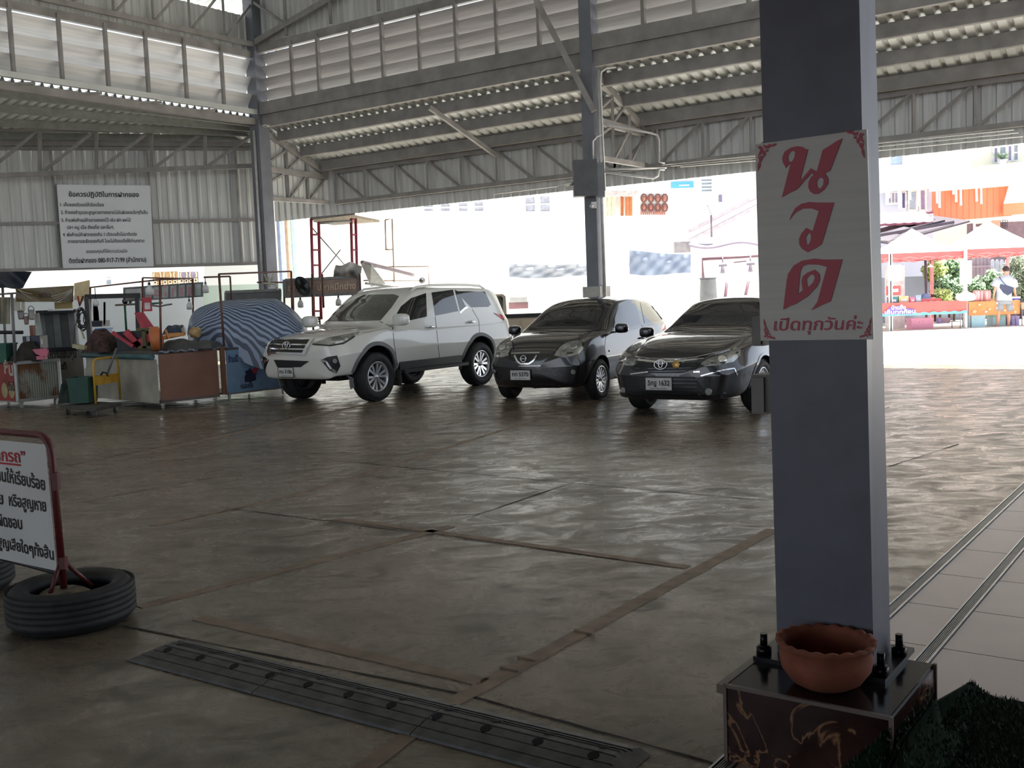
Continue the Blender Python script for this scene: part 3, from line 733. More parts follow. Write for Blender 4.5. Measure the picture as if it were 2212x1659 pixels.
for a_ in (('ช่านให้เรียบร้อย', -6, 1034, 104, 1058, 21), ('หาย', -16, 1082, 16, 1088, 20), ('หรือสูญหาย', 28, 1090, 106, 1104, 20), ('รับผิดชอบ', -16, 1130, 56, 1142, 20), ('มสูญเสียใดๆทั้งสิ้น', -8, 1176, 123, 1208, 19)):
    m = MB(); line(m, *a_); m.build('black_lettering', INK, bn)
# ------------------------------------------------------------------ conduits, boxes and fittings on the hall steel
for k, (dy, lab) in enumerate(((0, 'top'), (9, 'second'), (20, 'third'))):
    m = MB(); pts = [FR2.pt(1430+k*20, 356-dy*.2+k*4, .35), FR2.pt(1894, 309+dy*.8, .35), FR2.pt(2190+k*10, 280+dy*.7, .35)]
    m.tube(pts, .014, 6)
    tag(m.build('conduit_pipe', GALV), '%s of the white conduit pipes running along the eave truss by the signed pillar' % lab, 'pipe', 'conduits on the eave truss')
FM = Frame(R0-E1*.3, V((1, .15, 0)))
def cond(lab, px, r=.02):
    m = MB(); m.tube([FM.pt(*p) for p in px], r, 8); return tag(m.build('conduit_pipe', GALV), lab, 'pipe', 'conduits round the middle pole')
cond('bent white conduit running up the middle pole from its meter box', [(1307, 412), (1302, 290), (1297, 175), (1299, 155), (1310, 147), (1330, 145)])
cond('white conduit arm curving from the meter box on the middle pole', [(1281, 345), (1281, 305), (1290, 295), (1304, 289)])
cond('square loop of white conduit beside the middle pole', [(1302, 266), (1410, 288), (1420, 292), (1424, 303), (1424, 350), (1436, 352)])
cond('straight white conduit crossing at the foot of the conduit loop', [(1302, 366), (1440, 362)])
cond('white conduit sagging under the conduit loop', [(1303, 371), (1412, 385), (1421, 380), (1424, 366), (1436, 366)], .024)
bx = FM.pt(1263, 386, .05)
t = thing('meter_box', bx, 0, 'large dark grey box strapped to the middle pole under the conduits', 'box')
a, c = FM.pt(1237, 347), FM.pt(1290, 424); MB().box((0, 0, 0), (c.x-a.x, .3, a.z-c.z), M=Matrix.Translation((a+c)/2)).build('case', mat('meter_box_grey', (86, 88, 92), .5), t)
a2, c2 = FM.pt(1284, 352, .1), FM.pt(1306, 426, .1); MB().box((0, 0, 0), (c2.x-a2.x, .14, a2.z-c2.z), M=Matrix.Translation((a2+c2)/2)).build('side_panel', mat('meter_side', (120, 122, 126), .5), t)
m = MB(); m.tube([FM.pt(1229, 400, .05), FM.pt(1245, 394, .05), FM.pt(1205, 403, .1)], .03, 8); tag(m.build('tube_lamp', mat('tube_lamp_white', (225, 225, 220), .4)), 'short white tube lamp angled beside the dark meter box', 'lamp')
m = MB(); m.tube([FR2.pt(1068, 419, .3), FR2.pt(1205, 402, .3)], .012, 6); tag(m.build('conduit_pipe', GALV), 'thin white conduit along the lean-to fascia ending at the tube lamp', 'pipe')
t = thing('camera_mount', FM.pt(1283, 443), 0, 'small white socket box on the middle pole below the meter box', 'socket'); MB().box((0, 0, 0), (.1, .08, .12), M=Matrix.Translation(FM.pt(1283, 443, .12))).build('case', GALV, t); MB().cyl(FM.pt(1280, 444, .16), FM.pt(1276, 445, .22), .03).build('plug', GALV, t)
# ------------------------------------------------------------------ banner with the storage rules
def wall_banner():
    t = thing('wall_banner', FB.pt(228, 580, .14), 0, 'white banner of Thai storage rules with a phone number on the sheet-metal wall', 'banner')
    q = [FB.px(138, 580), FB.px(333, 576), FB.px(325, 402), FB.px(124, 400)]
    def s(u, v, o=0.0):
        a = V(q[0]).lerp(V(q[1]), u); b = V(q[3]).lerp(V(q[2]), u); p = a.lerp(b, v)
        w = .018*math.sin(7*(u-v)+1)*math.sin(PI*u)*math.sin(PI*v)
        return FB.at(p.x, p.y, .15+w+o)
    m = MB(); m.grid(s, 30, 26); m.shell(.004); b = m.build('sheet', mat('rule_banner_vinyl', (226, 230, 234), .5, 0, .03, 1), t)
    m = MB()
    # rows read off the photograph: text, left edge, right edge, height on the banner
    X = lambda x: (x-690)/1160; 
    rows = (('ข้อควรปฏิบัติในการฝากของ', 832-700, 1668-700, 140, .024), ('1. เก็บของตัวเองให้เรียบร้อย', 735-712, 1250-712, 255, .016), ('2. ถ้าของชำรุดและสูญหายทางตลาดไม่รับผิดชอบใดๆทั้งสิ้น', 742-716, 1778-716, 345, .016),
            ('3. ห้ามพ่อค้าแม่ค้าเอาของสดไว้ เช่น ผัก ผลไม้', 746-722, 1575-722, 437, .016), ('ปลา หมู เนื้อ ถังแก๊ส และอื่นๆ', 812-728, 1365-728, 522, .016), ('4. พ่อค้าแม่ค้าฝากของเกิน 1 เดือนแล้วไม่มาติดต่อ', 760-732, 1650-732, 608, .016),
            ('ทางตลาดจะยึดของทันที โดยไม่ต้องแจ้งให้ท่านทราบ', 820-737, 1742-737, 688, .016), ('ขอขอบคุณที่ให้ความร่วมมือ', 1035-742, 1532-742, 810, .008), ('ติดต่อฝากของ 080-917-7199 (สำนักงาน)', 826-748, 1768-748, 925, .022))
    for (tx, x0, x1, y, bo) in rows:
        h = .062 if bo > .02 else .045
        def pl(u, v, x0=x0, y=y): return s(u, 1-(y-0)/985+v, .008)
        letters(m, tx, pl, x0/1110, 0, w=(x1-x0)/1110, h=h*1.25, bold=bo)
    m.build('lettering', INK, b)
    for (u, v) in ((.005, .01), (.995, .01), (.005, .99), (.995, .99), (.5, .99)):
        MB().tube([s(u, v, .01), s(u, v, .01)+Z*.05-FB.n*.07], .006, 6).build('tie', STEEL, t)
wall_banner()
# tiny hook on the corner column
m = MB(); m.tube([P(566, 272, 26.2), P(574, 270, 26.2), P(582, 272, 26.2)], .02, 6); tag(m.build('bracket', GALV), 'small pale bracket on the corner column', 'bracket')
# ================================================================== vehicles
def pchip(xs, ys, x):
    if x <= xs[0]: return ys[0]
    if x >= xs[-1]: return ys[-1]
    n = len(xs); i = max(k for k in range(n-1) if xs[k] <= x)
    h = [xs[k+1]-xs[k] for k in range(n-1)]; d = [(ys[k+1]-ys[k])/h[k] for k in range(n-1)]
    def m(k):
        if k == 0: return d[0]
        if k == n-1: return d[-1]
        if d[k-1]*d[k] <= 0: return 0
        w1, w2 = 2*h[k]+h[k-1], h[k]+2*h[k-1]
        return (w1+w2)/(w1/d[k-1]+w2/d[k])
    t = (x-xs[i])/h[i]; a, b = m(i), m(i+1)
    return ((2*t**3-3*t**2+1)*ys[i]+(t**3-2*t**2+t)*h[i]*a+(-2*t**3+3*t**2)*ys[i+1]+(t**3-t**2)*h[i]*b)
def chaikin(p, it=3):
    for _ in range(it):
        q = [p[0]]
        for a, b in zip(p, p[1:]): q += [a.lerp(b, .25), a.lerp(b, .75)]
        q.append(p[-1]); p = q
    return p
KEYS = ('zb', 'wb', 'wm', 'zm', 'ws', 'zs', 'wt', 'zr', 'zt')
def body_mesh(st, M, bul=.09):
    """st: stations (x, zb, wb, wm, zm, ws, zs, wt, zr, zt) from tail to nose -> closed lofted body"""
    xs = [s[0] for s in st]; n = 110; dense = []
    for a, b in zip(xs, xs[1:]):
        k = max(2, int(abs(b-a)/.045)); dense += [a+(b-a)*i/k for i in range(k)]
    dense.append(xs[-1]); vs = []; K = None
    for x in dense:
        g = {k: pchip(xs, [s[i+1] for s in st], x) for i, k in enumerate(KEYS)}
        pl = [V((0, g['zb'])), V((g['wb']*.9, g['zb'])), V((g['wb'], g['zb']+.05)), V((g['wm'], g['zm'])), V((g['wm'], g['zm']+.1*(g['zs']-g['zm']))),
              V((g['ws'], g['zs']-.015)), V((g['ws']-.02, g['zs']+.015)), V((g['wt']+.02, g['zr']-.02)), V((g['wt']-.03, g['zr']+.01)), V((g['wt']*.5, g['zt']-(g['zt']-g['zr'])*.12)), V((0, g['zt']))]
        pl = chaikin(pl, 3); K = len(pl)
        ring = [(p.x, p.y) for p in pl]+[(-p.x, p.y) for p in reversed(pl[1:-1])]
        vs += [M @ V((x, y, z)) for y, z in ring]
    R = 2*K-2; fs = []
    for i in range(len(dense)-1):
        fs += [(i*R+j, i*R+(j+1) % R, (i+1)*R+(j+1) % R, (i+1)*R+j) for j in range(R)]
    # rounded ends: rings shrinking on to a bulging nose and tail
    for end, sg_, bulge in ((0, -1, .05), (len(dense)-1, 1, bul)):
        x = dense[end]; ring = [M.inverted() @ vs[end*R+j] for j in range(R)]; zc = (min(p.z for p in ring)+max(p.z for p in ring))/2; prev = end*R
        for k in range(1, 9):
            t = PI/2*k/9; s_ = math.cos(t)**.8; b = len(vs)
            vs += [M @ V((x+sg_*bulge*math.sin(t), p.y*s_, zc+(p.z-zc)*s_)) for p in ring]
            for j in range(R):
                q = (prev+j, prev+(j+1) % R, b+(j+1) % R, b+j); fs.append(q if sg_ > 0 else q[::-1])
            prev = b
        cap = [prev+j for j in range(R)]; fs.append(tuple(cap) if sg_ > 0 else tuple(cap[::-1]))
    m = MB(); m.add(vs, fs, True); return m
def boolean_cut(o, cutters):
    for c in cutters:
        md = o.modifiers.new('cut', 'BOOLEAN'); md.operation = 'DIFFERENCE'; md.object = c; md.solver = 'EXACT'; md.material_mode = 'TRANSFER'
    dg = bpy.context.evaluated_depsgraph_get(); dg.update()
    me = bpy.data.meshes.new_from_object(o.evaluated_get(dg))
    o.modifiers.clear(); old = o.data; o.data = me; bpy.data.meshes.remove(old)
    for c in cutters: bpy.data.objects.remove(c)
    me.set_sharp_from_angle(angle=math.radians(32))
def fine_poly(poly, step):
    """triangulated polygon with interior points, so that it can follow a curved surface"""
    pts = []; k = len(poly)
    for i in range(k):
        a, b = V(poly[i]), V(poly[(i+1) % k]); n = max(1, int((b-a).length/step))
        pts += [a.lerp(b, j/n) for j in range(n)]
    ed = [(i, (i+1) % len(pts)) for i in range(len(pts))]
    x0, x1 = min(p.x for p in pts), max(p.x for p in pts); y0, y1 = min(p.y for p in pts), max(p.y for p in pts)
    base = len(pts); ins = []
    def inside(p):
        c = False
        for i in range(base):
            a, b = pts[i], pts[(i+1) % base]
            if (a.y > p.y) != (b.y > p.y) and p.x < (b.x-a.x)*(p.y-a.y)/(b.y-a.y)+a.x: c = not c
        return c
    y = y0+step/2
    while y < y1:
        x = x0+step/2
        while x < x1:
            p = V((x, y))
            if inside(p) and min((p-q).length for q in pts) > step*.45: ins.append(p)
            x += step
        y += step
    r = geometry.delaunay_2d_cdt(pts+ins, ed, [list(range(base))], 1, 1e-7, True)
    tv, tf = r[0], [list(f) for f in r[2]]
    out = []
    for f in tf:
        a = sum(tv[f[i]].x*tv[f[(i+1) % 3]].y-tv[f[(i+1) % 3]].x*tv[f[i]].y for i in range(3))
        out.append(f if a > 0 else f[::-1])
    return tv, out
class Car:
    def __init__(s, name, label, cat, M): s.root = thing(name, (0, 0, 0), 0, label, cat, None, M); s.M = M; s.Mi = M.inverted(); s.mat = {}
    def finish_body(s, bm, mats, cutters):
        s.body = bm.build('body', mats, s.root)
        s.body.parent = None; s.body.matrix_world = s.M
        boolean_cut(s.body, cutters); s.body.parent = s.root; s.body.matrix_basis = Matrix()
        me = s.body.data; s.vc = [v.co.copy() for v in me.vertices]; s.pv = [list(p.vertices) for p in me.polygons]; s.vn = [v.normal.copy() for v in me.vertices]
        s.bvh = BVHTree.FromPolygons(s.vc, s.pv)
    def settle(s, o, n):
        """let the first n vertices of a fitted piece shade like the body under them"""
        out = []
        for v in o.data.vertices:
            if v.index >= n: out.append((0, 0, 0)); continue
            q = s.bvh.find_nearest(v.co); t = V((0, 0, 0))
            for k in s.pv[q[2]]: t += s.vn[k]/((s.vc[k]-v.co).length+.002)**2
            out.append(tuple(t.normalized()))
        o.data.normals_split_custom_set_from_vertices(out)
    def cast(s, px, py):
        """photograph ray -> body surface (car space)"""
        o = s.Mi @ EYE; d = (s.Mi.to_3x3() @ ray(px, py)).normalized()
        h = s.bvh.ray_cast(o, d, 60)
        if h[0] is None:
            best = None; t = 8.0
            while t < 26:
                q = s.bvh.find_nearest(o+d*t, 3)
                if q[0] is not None and (best is None or q[3] < best[3]): best = q
                t += .1
            return best[0], best[1]
        return h[0], h[1]
    def side(s, x, z, sy=1):
        h = s.bvh.ray_cast(V((x, 2.0*sy, z)), V((0, -sy, 0)), 4)
        return (h[0], h[1]) if h[0] is not None else s.bvh.find_nearest(V((x, .9*sy, z)))[:2]
    def front(s, y, z):
        h = s.bvh.ray_cast(V((3.0, y, z)), V((-1, 0, 0)), 6)
        return (h[0], h[1]) if h[0] is not None else s.bvh.find_nearest(V((1, y, z)))[:2]
    def decal(s, name, poly, mt, how='px', off=.004, step=None, mirror=False, th=.01, parent=None, sy=1, both=False):
        """a thin moulded piece that follows the body: poly in photo pixels, or (x,z) on the flank, or (y,z) on the nose"""
        fn = {'px': s.cast, 'side': lambda a, b: s.side(a, b, sy), 'front': s.front}[how]
        step = step or (7 if how == 'px' else .06)
        tv, tf = fine_poly(poly, step); pts = []
        for p in tv:
            q, n = fn(p.x, p.y); pts.append(q+n*off)
        m = MB()
        def put(pp, flip):
            g = MB(); g.add(pp, [f[::-1] if flip else f for f in tf], True)
            c = sum(((pp[f[1]]-pp[f[0]]).cross(pp[f[2]]-pp[f[0]]) for f in g.f), V((0, 0, 0)))
            q0 = pp[tf[0][0]]; nn = s.bvh.find_nearest(q0)[1]
            if c.dot(nn) < 0: g.f = [f[::-1] for f in g.f]
            g.shell(th); b0 = len(m.v); m.add(g.v, g.f, True); m.sm[-len(g.f):] = g.sm
        put(pts, False)
        if mirror and both: put([V((p.x, -p.y, p.z)) for p in pts], True)
        o = m.build(name, mt, parent or s.root, world=False); s.settle(o, len(pts))
        if mirror and not both:
            m = MB(); put([V((p.x, -p.y, p.z)) for p in pts], True); s.settle(m.build(name, mt, parent or s.root, world=False), len(pts))
        return o
    def strip(s, name, pts, w, mt, how='px', off=.004, mirror=False, parent=None, sy=1):
        """a narrow moulding or shut line along points on the body"""
        fn = {'px': s.cast, 'side': lambda a, b: s.side(a, b, sy), 'front': s.front}[how]
        dense = []
        for a, b in zip(pts, pts[1:]):
            a, b = V(a), V(b); n = max(1, int((b-a).length/(6 if how == 'px' else .05)))
            dense += [a.lerp(b, i/n) for i in range(n)]
        dense.append(V(pts[-1])); P3 = [fn(p.x, p.y) for p in dense]; out = None
        for my in ((1, -1) if mirror else (1,)):
            vs = []; k = len(P3)
            for i, (q, n) in enumerate(P3):
                t = (P3[min(i+1, k-1)][0]-P3[max(i-1, 0)][0]); t = t.normalized() if t.length > 1e-6 else V((1, 0, 0)); b = t.cross(n).normalized()*w/2
                for c in (q-b+n*off, q+b+n*off, q+b-n*.006, q-b-n*.006): vs.append(V((c.x, c.y*my, c.z)))
            fs = [tuple(i*4+j for j in ((0, 1, 2, 3) if False else (3, 2, 1, 0))) for i in (0,)]+[tuple((k-1)*4+j for j in (0, 1, 2, 3))]
            for i in range(k-1): fs += [(i*4+j, i*4+(j+1) % 4, i*4+4+(j+1) % 4, i*4+4+j) for j in range(4)]
            if my < 0: fs = [f[::-1] for f in fs]
            m = MB(); m.add(vs, fs); o = m.build(name, mt, parent or s.root, world=False); out = out or o
        return out
    def plate(s, name, cxp, cyp, w, h, text, sub, tilt=.0):
        q, n = s.cast(cxp, cyp); n = V((n.x, n.y, 0)).normalized(); xd = Z.cross(n).normalized()
        M = Matrix(((xd.x, 0, n.x, q.x+n.x*.012), (xd.y, 0, n.y, q.y+n.y*.012), (xd.z, 1, n.z, q.z), (0, 0, 0, 1)))
        m = MB(); m.box((0, 0, 0), (w, h, .012), M=M); p = m.build(name, mat('plate_white', (214, 214, 210), .4), s.root, world=False)
        m = MB()
        for (a, b) in (((-w/2, h/2), (w/2, h/2)), ((-w/2, -h/2), (w/2, -h/2)), ((-w/2, -h/2), (-w/2, h/2)), ((w/2, -h/2), (w/2, h/2))):
            m.bar(M @ V((a[0], a[1], .006)), M @ V((b[0], b[1], .006)), .008, .008)
        m.build('plate_frame', BLACKM, p, world=False)
        m = MB(); pl = lambda u, v: M @ V((u, v, .0075))
        letters(m, text, pl, 0, -h*.12, w=w*.82, h=h*.55, align='c', bold=.03); letters(m, sub, pl, 0, -h*.4, w=w*.62, h=h*.14, align='c', bold=.01)
        m.build('plate_lettering', INK, p, world=False); return p
def wheel(car, x, y, R, w, rimR, spokes, rimm, dark, style='double'):
    sy = 1 if y > 0 else -1
    M = Matrix.Translation((x, y, R)) @ Matrix.Rotation(-sy*PI/2, 4, 'X')      # local z points outwards
    m = MB(); tyre_mesh(m, M, R, w, rimR, 56); t = m.build('wheel', TYRE, car.root, world=False)
    m = MB(); m.lathe([(rimR+.004, w*.30), (rimR+.012, w*.44), (rimR-.006, w*.46), (rimR-.02, w*.38), (rimR-.03, w*.05), (rimR-.03, -w*.3), (rimR+.004, -w*.35)], 56, M); m.build('rim', rimm, t, world=False)
    m = MB(); m.cyl(M @ V((0, 0, w*.02)), M @ V((0, 0, w*.06)), rimR-.025, n=40); m.cyl(M @ V((0, 0, w*.1)), M @ V((0, 0, w*.3)), rimR*.2, rimR*.18, n=20); m.build('brake_disc', dark, t, world=False)
    zo, zi = w*.36, w*.30
    for i in range(spokes):
        a = 2*PI*i/spokes+.2; m = MB()
        def spoke(a0, a1, w0, w1):
            p0 = V((rimR*.16*math.cos(a0), rimR*.16*math.sin(a0), zi)); p1 = V(((rimR-.008)*math.cos(a1), (rimR-.008)*math.sin(a1), zo))
            d = (p1-p0).normalized(); b = d.cross(V((0, 0, 1))).normalized()
            vs = [p0-b*w0, p0+b*w0, p1+b*w1, p1-b*w1]; vs += [v-V((0, 0, .03)) for v in vs]
            m.add([M @ v for v in vs], [(3, 2, 1, 0), (4, 5, 6, 7), (0, 1, 5, 4), (1, 2, 6, 5), (2, 3, 7, 6), (3, 0, 4, 7)])
        if style == 'double': g = .52*PI/spokes; spoke(a-g*.6, a-g*.8, .014, .024); spoke(a+g*.6, a+g*.8, .014, .024)
        elif style == 'y': spoke(a, a-.5*PI/spokes, .014, .014); spoke(a, a+.5*PI/spokes, .014, .014)
        else: spoke(a, a+.1, .02, .028)
        m.build('spoke', rimm, t, world=False)
    m = MB(); m.lathe([(.001, zo+.012), (rimR*.15, zo+.008), (rimR*.2, zi-.01)], 20, M); m.build('hub_cap', rimm, t, world=False)
    return t
def arch_cutter(M, x, y, R, sy, mt):
    m = MB(); m.tube([M @ V((x, sy*(y-.32), R[1])), M @ V((x, sy*(y+.4), R[1]))], R[0], 48)
    return m.build('cut', mt)
def arch_lip(car, x, zc, r, sy, mt, w=.05, a0=-.05, a1=PI+.05):
    """raised lip round a wheel opening"""
    vs = []; n = 36
    for i in range(n+1):
        a = a0+(a1-a0)*i/n
        for rr, o in ((r-.004, .012), (r+w, .006), (r+w, -.02), (r-.004, -.03)):
            q, nn = car.side(x+(r+w)*math.cos(a) if rr > r else x+(r+.015)*math.cos(a), zc+(r+w)*math.sin(a) if rr > r else zc+(r+.015)*math.sin(a), sy)
            vs.append(V((x+rr*math.cos(a), q.y+sy*o, zc+rr*math.sin(a))))
    fs = []
    for i in range(n): fs += [(i*4+j, i*4+(j+1) % 4, i*4+4+(j+1) % 4, i*4+4+j) for j in range(4)]
    fs += [(3, 2, 1, 0), tuple(n*4+j for j in range(4))]
    if sy > 0: fs = [f[::-1] for f in fs]
    m = MB(); m.add(vs, fs, True); o = m.build('arch_trim', mt, car.root, world=False); o.data.set_sharp_from_angle(angle=.6)
def place(front_left, heading, half_track, wx=0.0):
    """car matrix: x forward, y to the car's left, origin under the front axle"""
    h = V(heading).normalized(); l = V((-h.y, h.x, 0)); o = V(front_left)-l*half_track-h*wx
    return Matrix(((h.x, l.x, 0, o.x), (h.y, l.y, 0, o.y), (0, 0, 1, 0), (0, 0, 0, 1)))
def paint(name, col, rough=.25, coat=1.0, var=.02):
    return mat(name, col, rough, 0, var, .8, coat=coat)
GLASS = mat('tinted_car_glass', (24, 27, 29), .04, 0, .1, 3, coat=.6, spec=.7)
CHROME = mat('chrome', (225, 226, 228), .08, 1.0, .02, 5)
LAMP = mat('clear_lamp_glass', (176, 178, 174), .08, .55, .25, 9, coat=1)
DARKT = mat('black_trim', (30, 31, 33), .5, 0, .12, 20)
WELL = mat('wheel_well', (16, 16, 17), .9)
SEAM = mat('shut_line', (40, 41, 43), .8)
RIMS = mat('alloy_rim', (206, 208, 212), .22, .75, .04, 8)
REDL = mat('tail_lamp_red', (190, 30, 40), .15, 0, .1, 8, coat=1)
def ring_emblem(m, M, w, h, r):
    def el(cx, cy, a, b, n=22): m.tube([M @ V((cx+a*math.cos(2*PI*i/n), cy+b*math.sin(2*PI*i/n), 0)) for i in range(n)], r, 5, closed=True)
    return el
def emblem_frame(car, px, py, off=.012):
    q, n = car.cast(px, py); n = V((n.x, n.y*.3, n.z*.3)).normalized(); xd = Z.cross(n).normalized(); yd = n.cross(xd)
    q = q+n*off
    return Matrix(((xd.x, yd.x, n.x, q.x), (xd.y, yd.y, n.y, q.y), (xd.z, yd.z, n.z, q.z), (0, 0, 0, 1)))
def mirror_pod(car, x, y, z, mt, glass, size=(.13, .1, .085)):
    for sy in (1, -1):
        m = MB(); c = V((x, sy*y, z)); m.ball((0, 0, 0), 1, 24, 14)
        m.v = [c+V((math.copysign(abs(p.x)**.6, p.x)*size[0]*.6, math.copysign(abs(p.y)**.6, p.y)*size[1]*.95*(1-.12*(p.x > .1)), math.copysign(abs(p.z)**.6, p.z)*size[2]*.9)) for p in m.v]
        m.bar(c-V((.02, sy*size[1]*.7, .05)), V((x-.02, sy*(y-size[1]-.1), z-.07)), .09, .03)
        o = m.build('side_mirror', mt, car.root, world=False)
        m = MB(); m.tube([c+V((-size[0]*.6, 0, 0)), c+V((-size[0]*.66, 0, 0))], [size[2]*.6, size[2]*.58], 16); m.build('mirror_glass', CHROME, o, world=False)
# ------------------------------------------------------------------ white SUV
hF, hR = G(808, 866), G(1042, 830); hd = (hF-hR).normalized()
M1 = place(hF, hd, .80)
suv = Car('suv', 'white seven-seat SUV with chrome grille parked beside the striped tarpaulin', 'car', M1)
WPAINT = paint('pearl_white_paint', (227, 226, 219))
#      x     zb   wb   wm   zm   ws   zs    wt   zr    zt
S1 = [(-3.83, .62, .70, .78, .80, .74, 1.08, .60, 1.14, 1.20),
      (-3.78, .52, .80, .87, .80, .80, 1.14, .62, 1.36, 1.42),
      (-3.62, .48, .84, .915, .80, .84, 1.10, .64, 1.64, 1.70),
      (-3.40, .46, .85, .925, .80, .855, 1.09, .66, 1.71, 1.78),
      (-2.80, .44, .86, .93, .80, .87, 1.08, .69, 1.745, 1.815),
      (-1.90, .44, .86, .93, .80, .88, 1.08, .70, 1.755, 1.825),
      (-1.25, .44, .86, .93, .80, .88, 1.08, .69, 1.71, 1.785),
      (-.85, .44, .86, .93, .80, .885, 1.105, .70, 1.50, 1.56),
      (-.42, .44, .86, .93, .80, .89, 1.10, .72, 1.19, 1.235),
      (-.30, .44, .86, .93, .80, .89, 1.12, .73, 1.145, 1.19),
      (.20, .44, .85, .93, .80, .88, 1.07, .66, 1.11, 1.15),
      (.55, .44, .84, .915, .78, .85, 1.01, .62, 1.065, 1.10),
      (.75, .44, .80, .86, .76, .79, .96, .57, 1.01, 1.045),
      (.83, .41, .74, .80, .74, .72, .93, .50, .965, .995)]
cuts = []
for x in (0, -2.745):
    for sy in (1, -1): cuts.append(arch_cutter(M1, x, .80, (.47, .42), sy, WELL))
suv.finish_body(body_mesh(S1, M1), [WPAINT], cuts)
for x in (0, -2.745):
    for sy in (1, -1):
        wheel(suv, x, .80*sy, .388, .265, .235, 6, RIMS, DARKT); arch_lip(suv, x, .42, .47, sy, mat('grey_arch_trim', (120, 120, 120), .6), .06, -.35 if x == 0 else -.2, PI+.2 if x == 0 else PI+.35)
gl = lambda pts, n='window', mirror=True: suv.decal(n, pts, GLASS, mirror=mirror)
suv.decal('windshield', [(690, 694), (740, 660), (786, 637), (850, 636), (862, 640), (846, 664), (822, 692), (760, 694)], GLASS, off=.005)
gl([(848, 692), (866, 662), (888, 644), (920, 633), (922, 684), (886, 692)])
gl([(932, 632), (978, 626), (990, 672), (940, 682)]); gl([(982, 626), (990, 630), (1007, 664), (994, 672)], 'quarter_window')
gl([(984, 629), (1047, 630), (1052, 640), (1060, 658), (1054, 663), (1018, 664)], 'rear_side_window')
for sy in (1, -1):
    rp_ = []
    for x in (-1.25, -1.4, -1.8, -2.3, -2.8, -3.2, -3.35):
        h_ = suv.bvh.ray_cast(V((x, sy*.6, 3)), V((0, 0, -1)), 4); rp_.append(h_[0]+V((0, 0, .0 if x in (-1.25, -3.35) else .045)))
    m = MB(); m.tube(rp_, .02, 10); m.build('roof_rail', WPAINT, suv.root, world=False)
suv.strip('chrome_kick', [(993, 676), (1004, 666), (1010, 664)], .035, CHROME, mirror=True, off=.008)
for pts in ([(848, 706), (851, 740), (860, 795), (866, 797)], [(940, 684), (946, 740), (950, 782)], [(1020, 668), (1034, 692), (1036, 720)], [(866, 797), (950, 783), (1003, 776)], [(820, 694), (846, 706)]):
    suv.strip('shut_line', pts, .012, SEAM, off=.001, mirror=True)
for (x, y) in ((927, 707), (1016, 696)):
    m = MB(); q, n = suv.cast(x, y); p0, p1 = q+n*.035+V((.09, 0, 0)), q+n*.035-V((.09, 0, 0))
    for sy in (1, -1):
        m = MB(); m.tube([V((p.x, p.y*sy, p.z)) for p in (q+V((.1, 0, 0)), p0, p1, q-V((.1, 0, 0)))], [.012, .018, .018, .012], 8); m.build('door_handle', CHROME, suv.root, world=False)
# nose pieces
suv.decal('grille', [(590, 733), (676, 733), (666, 752), (658, 764), (586, 763), (584, 748)], mat('dark_grille', (46, 47, 46), .45, .3), off=.012)
for pts, w in (([(590, 736), (678, 735)], .02), ([(588, 745), (672, 746)], .022), ([(586, 754), (666, 755)], .022), ([(585, 762), (656, 764)], .03)):
    suv.strip('grille_bar', pts, w, CHROME, off=.028)
suv.strip('chrome_wing', [(676, 733), (666, 748), (657, 766)], .06, CHROME, off=.03)
suv.strip('chrome_wing', [(588, 735), (580, 750), (584, 768)], .05, CHROME, off=.03)
hl = suv.decal('headlight', [(674, 743), (705, 731), (776, 717), (764, 727), (740, 741), (712, 746), (684, 745)], LAMP, off=.008, mirror=True)
suv.strip('headlight_rim', [(676, 744), (712, 747), (742, 742), (766, 727)], .02, DARKT, off=.012, mirror=True)
suv.decal('lower_intake', [(592, 777), (668, 780), (650, 793), (600, 793)], DARKT, off=.01)
fg = suv.decal('fog_lamp_bezel', [(694, 778), (708, 771), (728, 768), (735, 790), (727, 806), (712, 800)], DARKT, off=.01, mirror=True)
suv.strip('fog_chrome', [(696, 778), (706, 781), (716, 796), (726, 804)], .035, CHROME, off=.025, mirror=True)
for sy in (1, -1):
    q, n = suv.cast(723, 779); m = MB(); m.tube([V((p.x, p.y*sy, p.z)) for p in (q, q+n*.03)], .035, 14); m.build('fog_lamp', LAMP, suv.root, world=False)
suv.plate('licence_plate', 619, 804, .34, .15, 'กบ 3186', 'กรุงเทพมหานคร')
el = None; m = MB(); ME = emblem_frame(suv, 622, 747, .035); el = ring_emblem(m, ME, 0, 0, .008)
el(0, 0, .085, .06); el(0, .012, .028, .048); el(0, .03, .06, .022); m.build('emblem', CHROME, suv.root, world=False)
suv.decal('tail_lamp', [(1066, 676), (1082, 680), (1090, 684), (1088, 692), (1080, 686)], REDL, off=.012, mirror=True)
mirror_pod(suv, -.47, 1.03, 1.27, WPAINT, CHROME, (.17, .15, .11))
for sy in (1, -1):
    m = MB(); m.box((-1.37, sy*.93, .43), (1.7, .2, .05)); m.bar(V((-.56, sy*.86, .5)), V((-2.2, sy*.86, .5)), .06, .16); m.build('side_step', DARKT, suv.root, world=False)
    m = MB(); m.box((-.5, sy*.86, .33), (.012, .2, .26)); m.build('mud_flap', RUBBER, suv.root, world=False)
m = MB(); m.box((-1.4, 0, .42), (4.0, 1.3, .1)); m.build('underbody', WELL, suv.root, world=False)
m = MB(); m.bar(V((-.6, -.35, 1.155)), V((-.75, .3, 1.30)), .015, .015); m.bar(V((-.6, .15, 1.155)), V((-.72, .62, 1.26)), .015, .015); m.build('wiper', DARKT, suv.root, world=False)
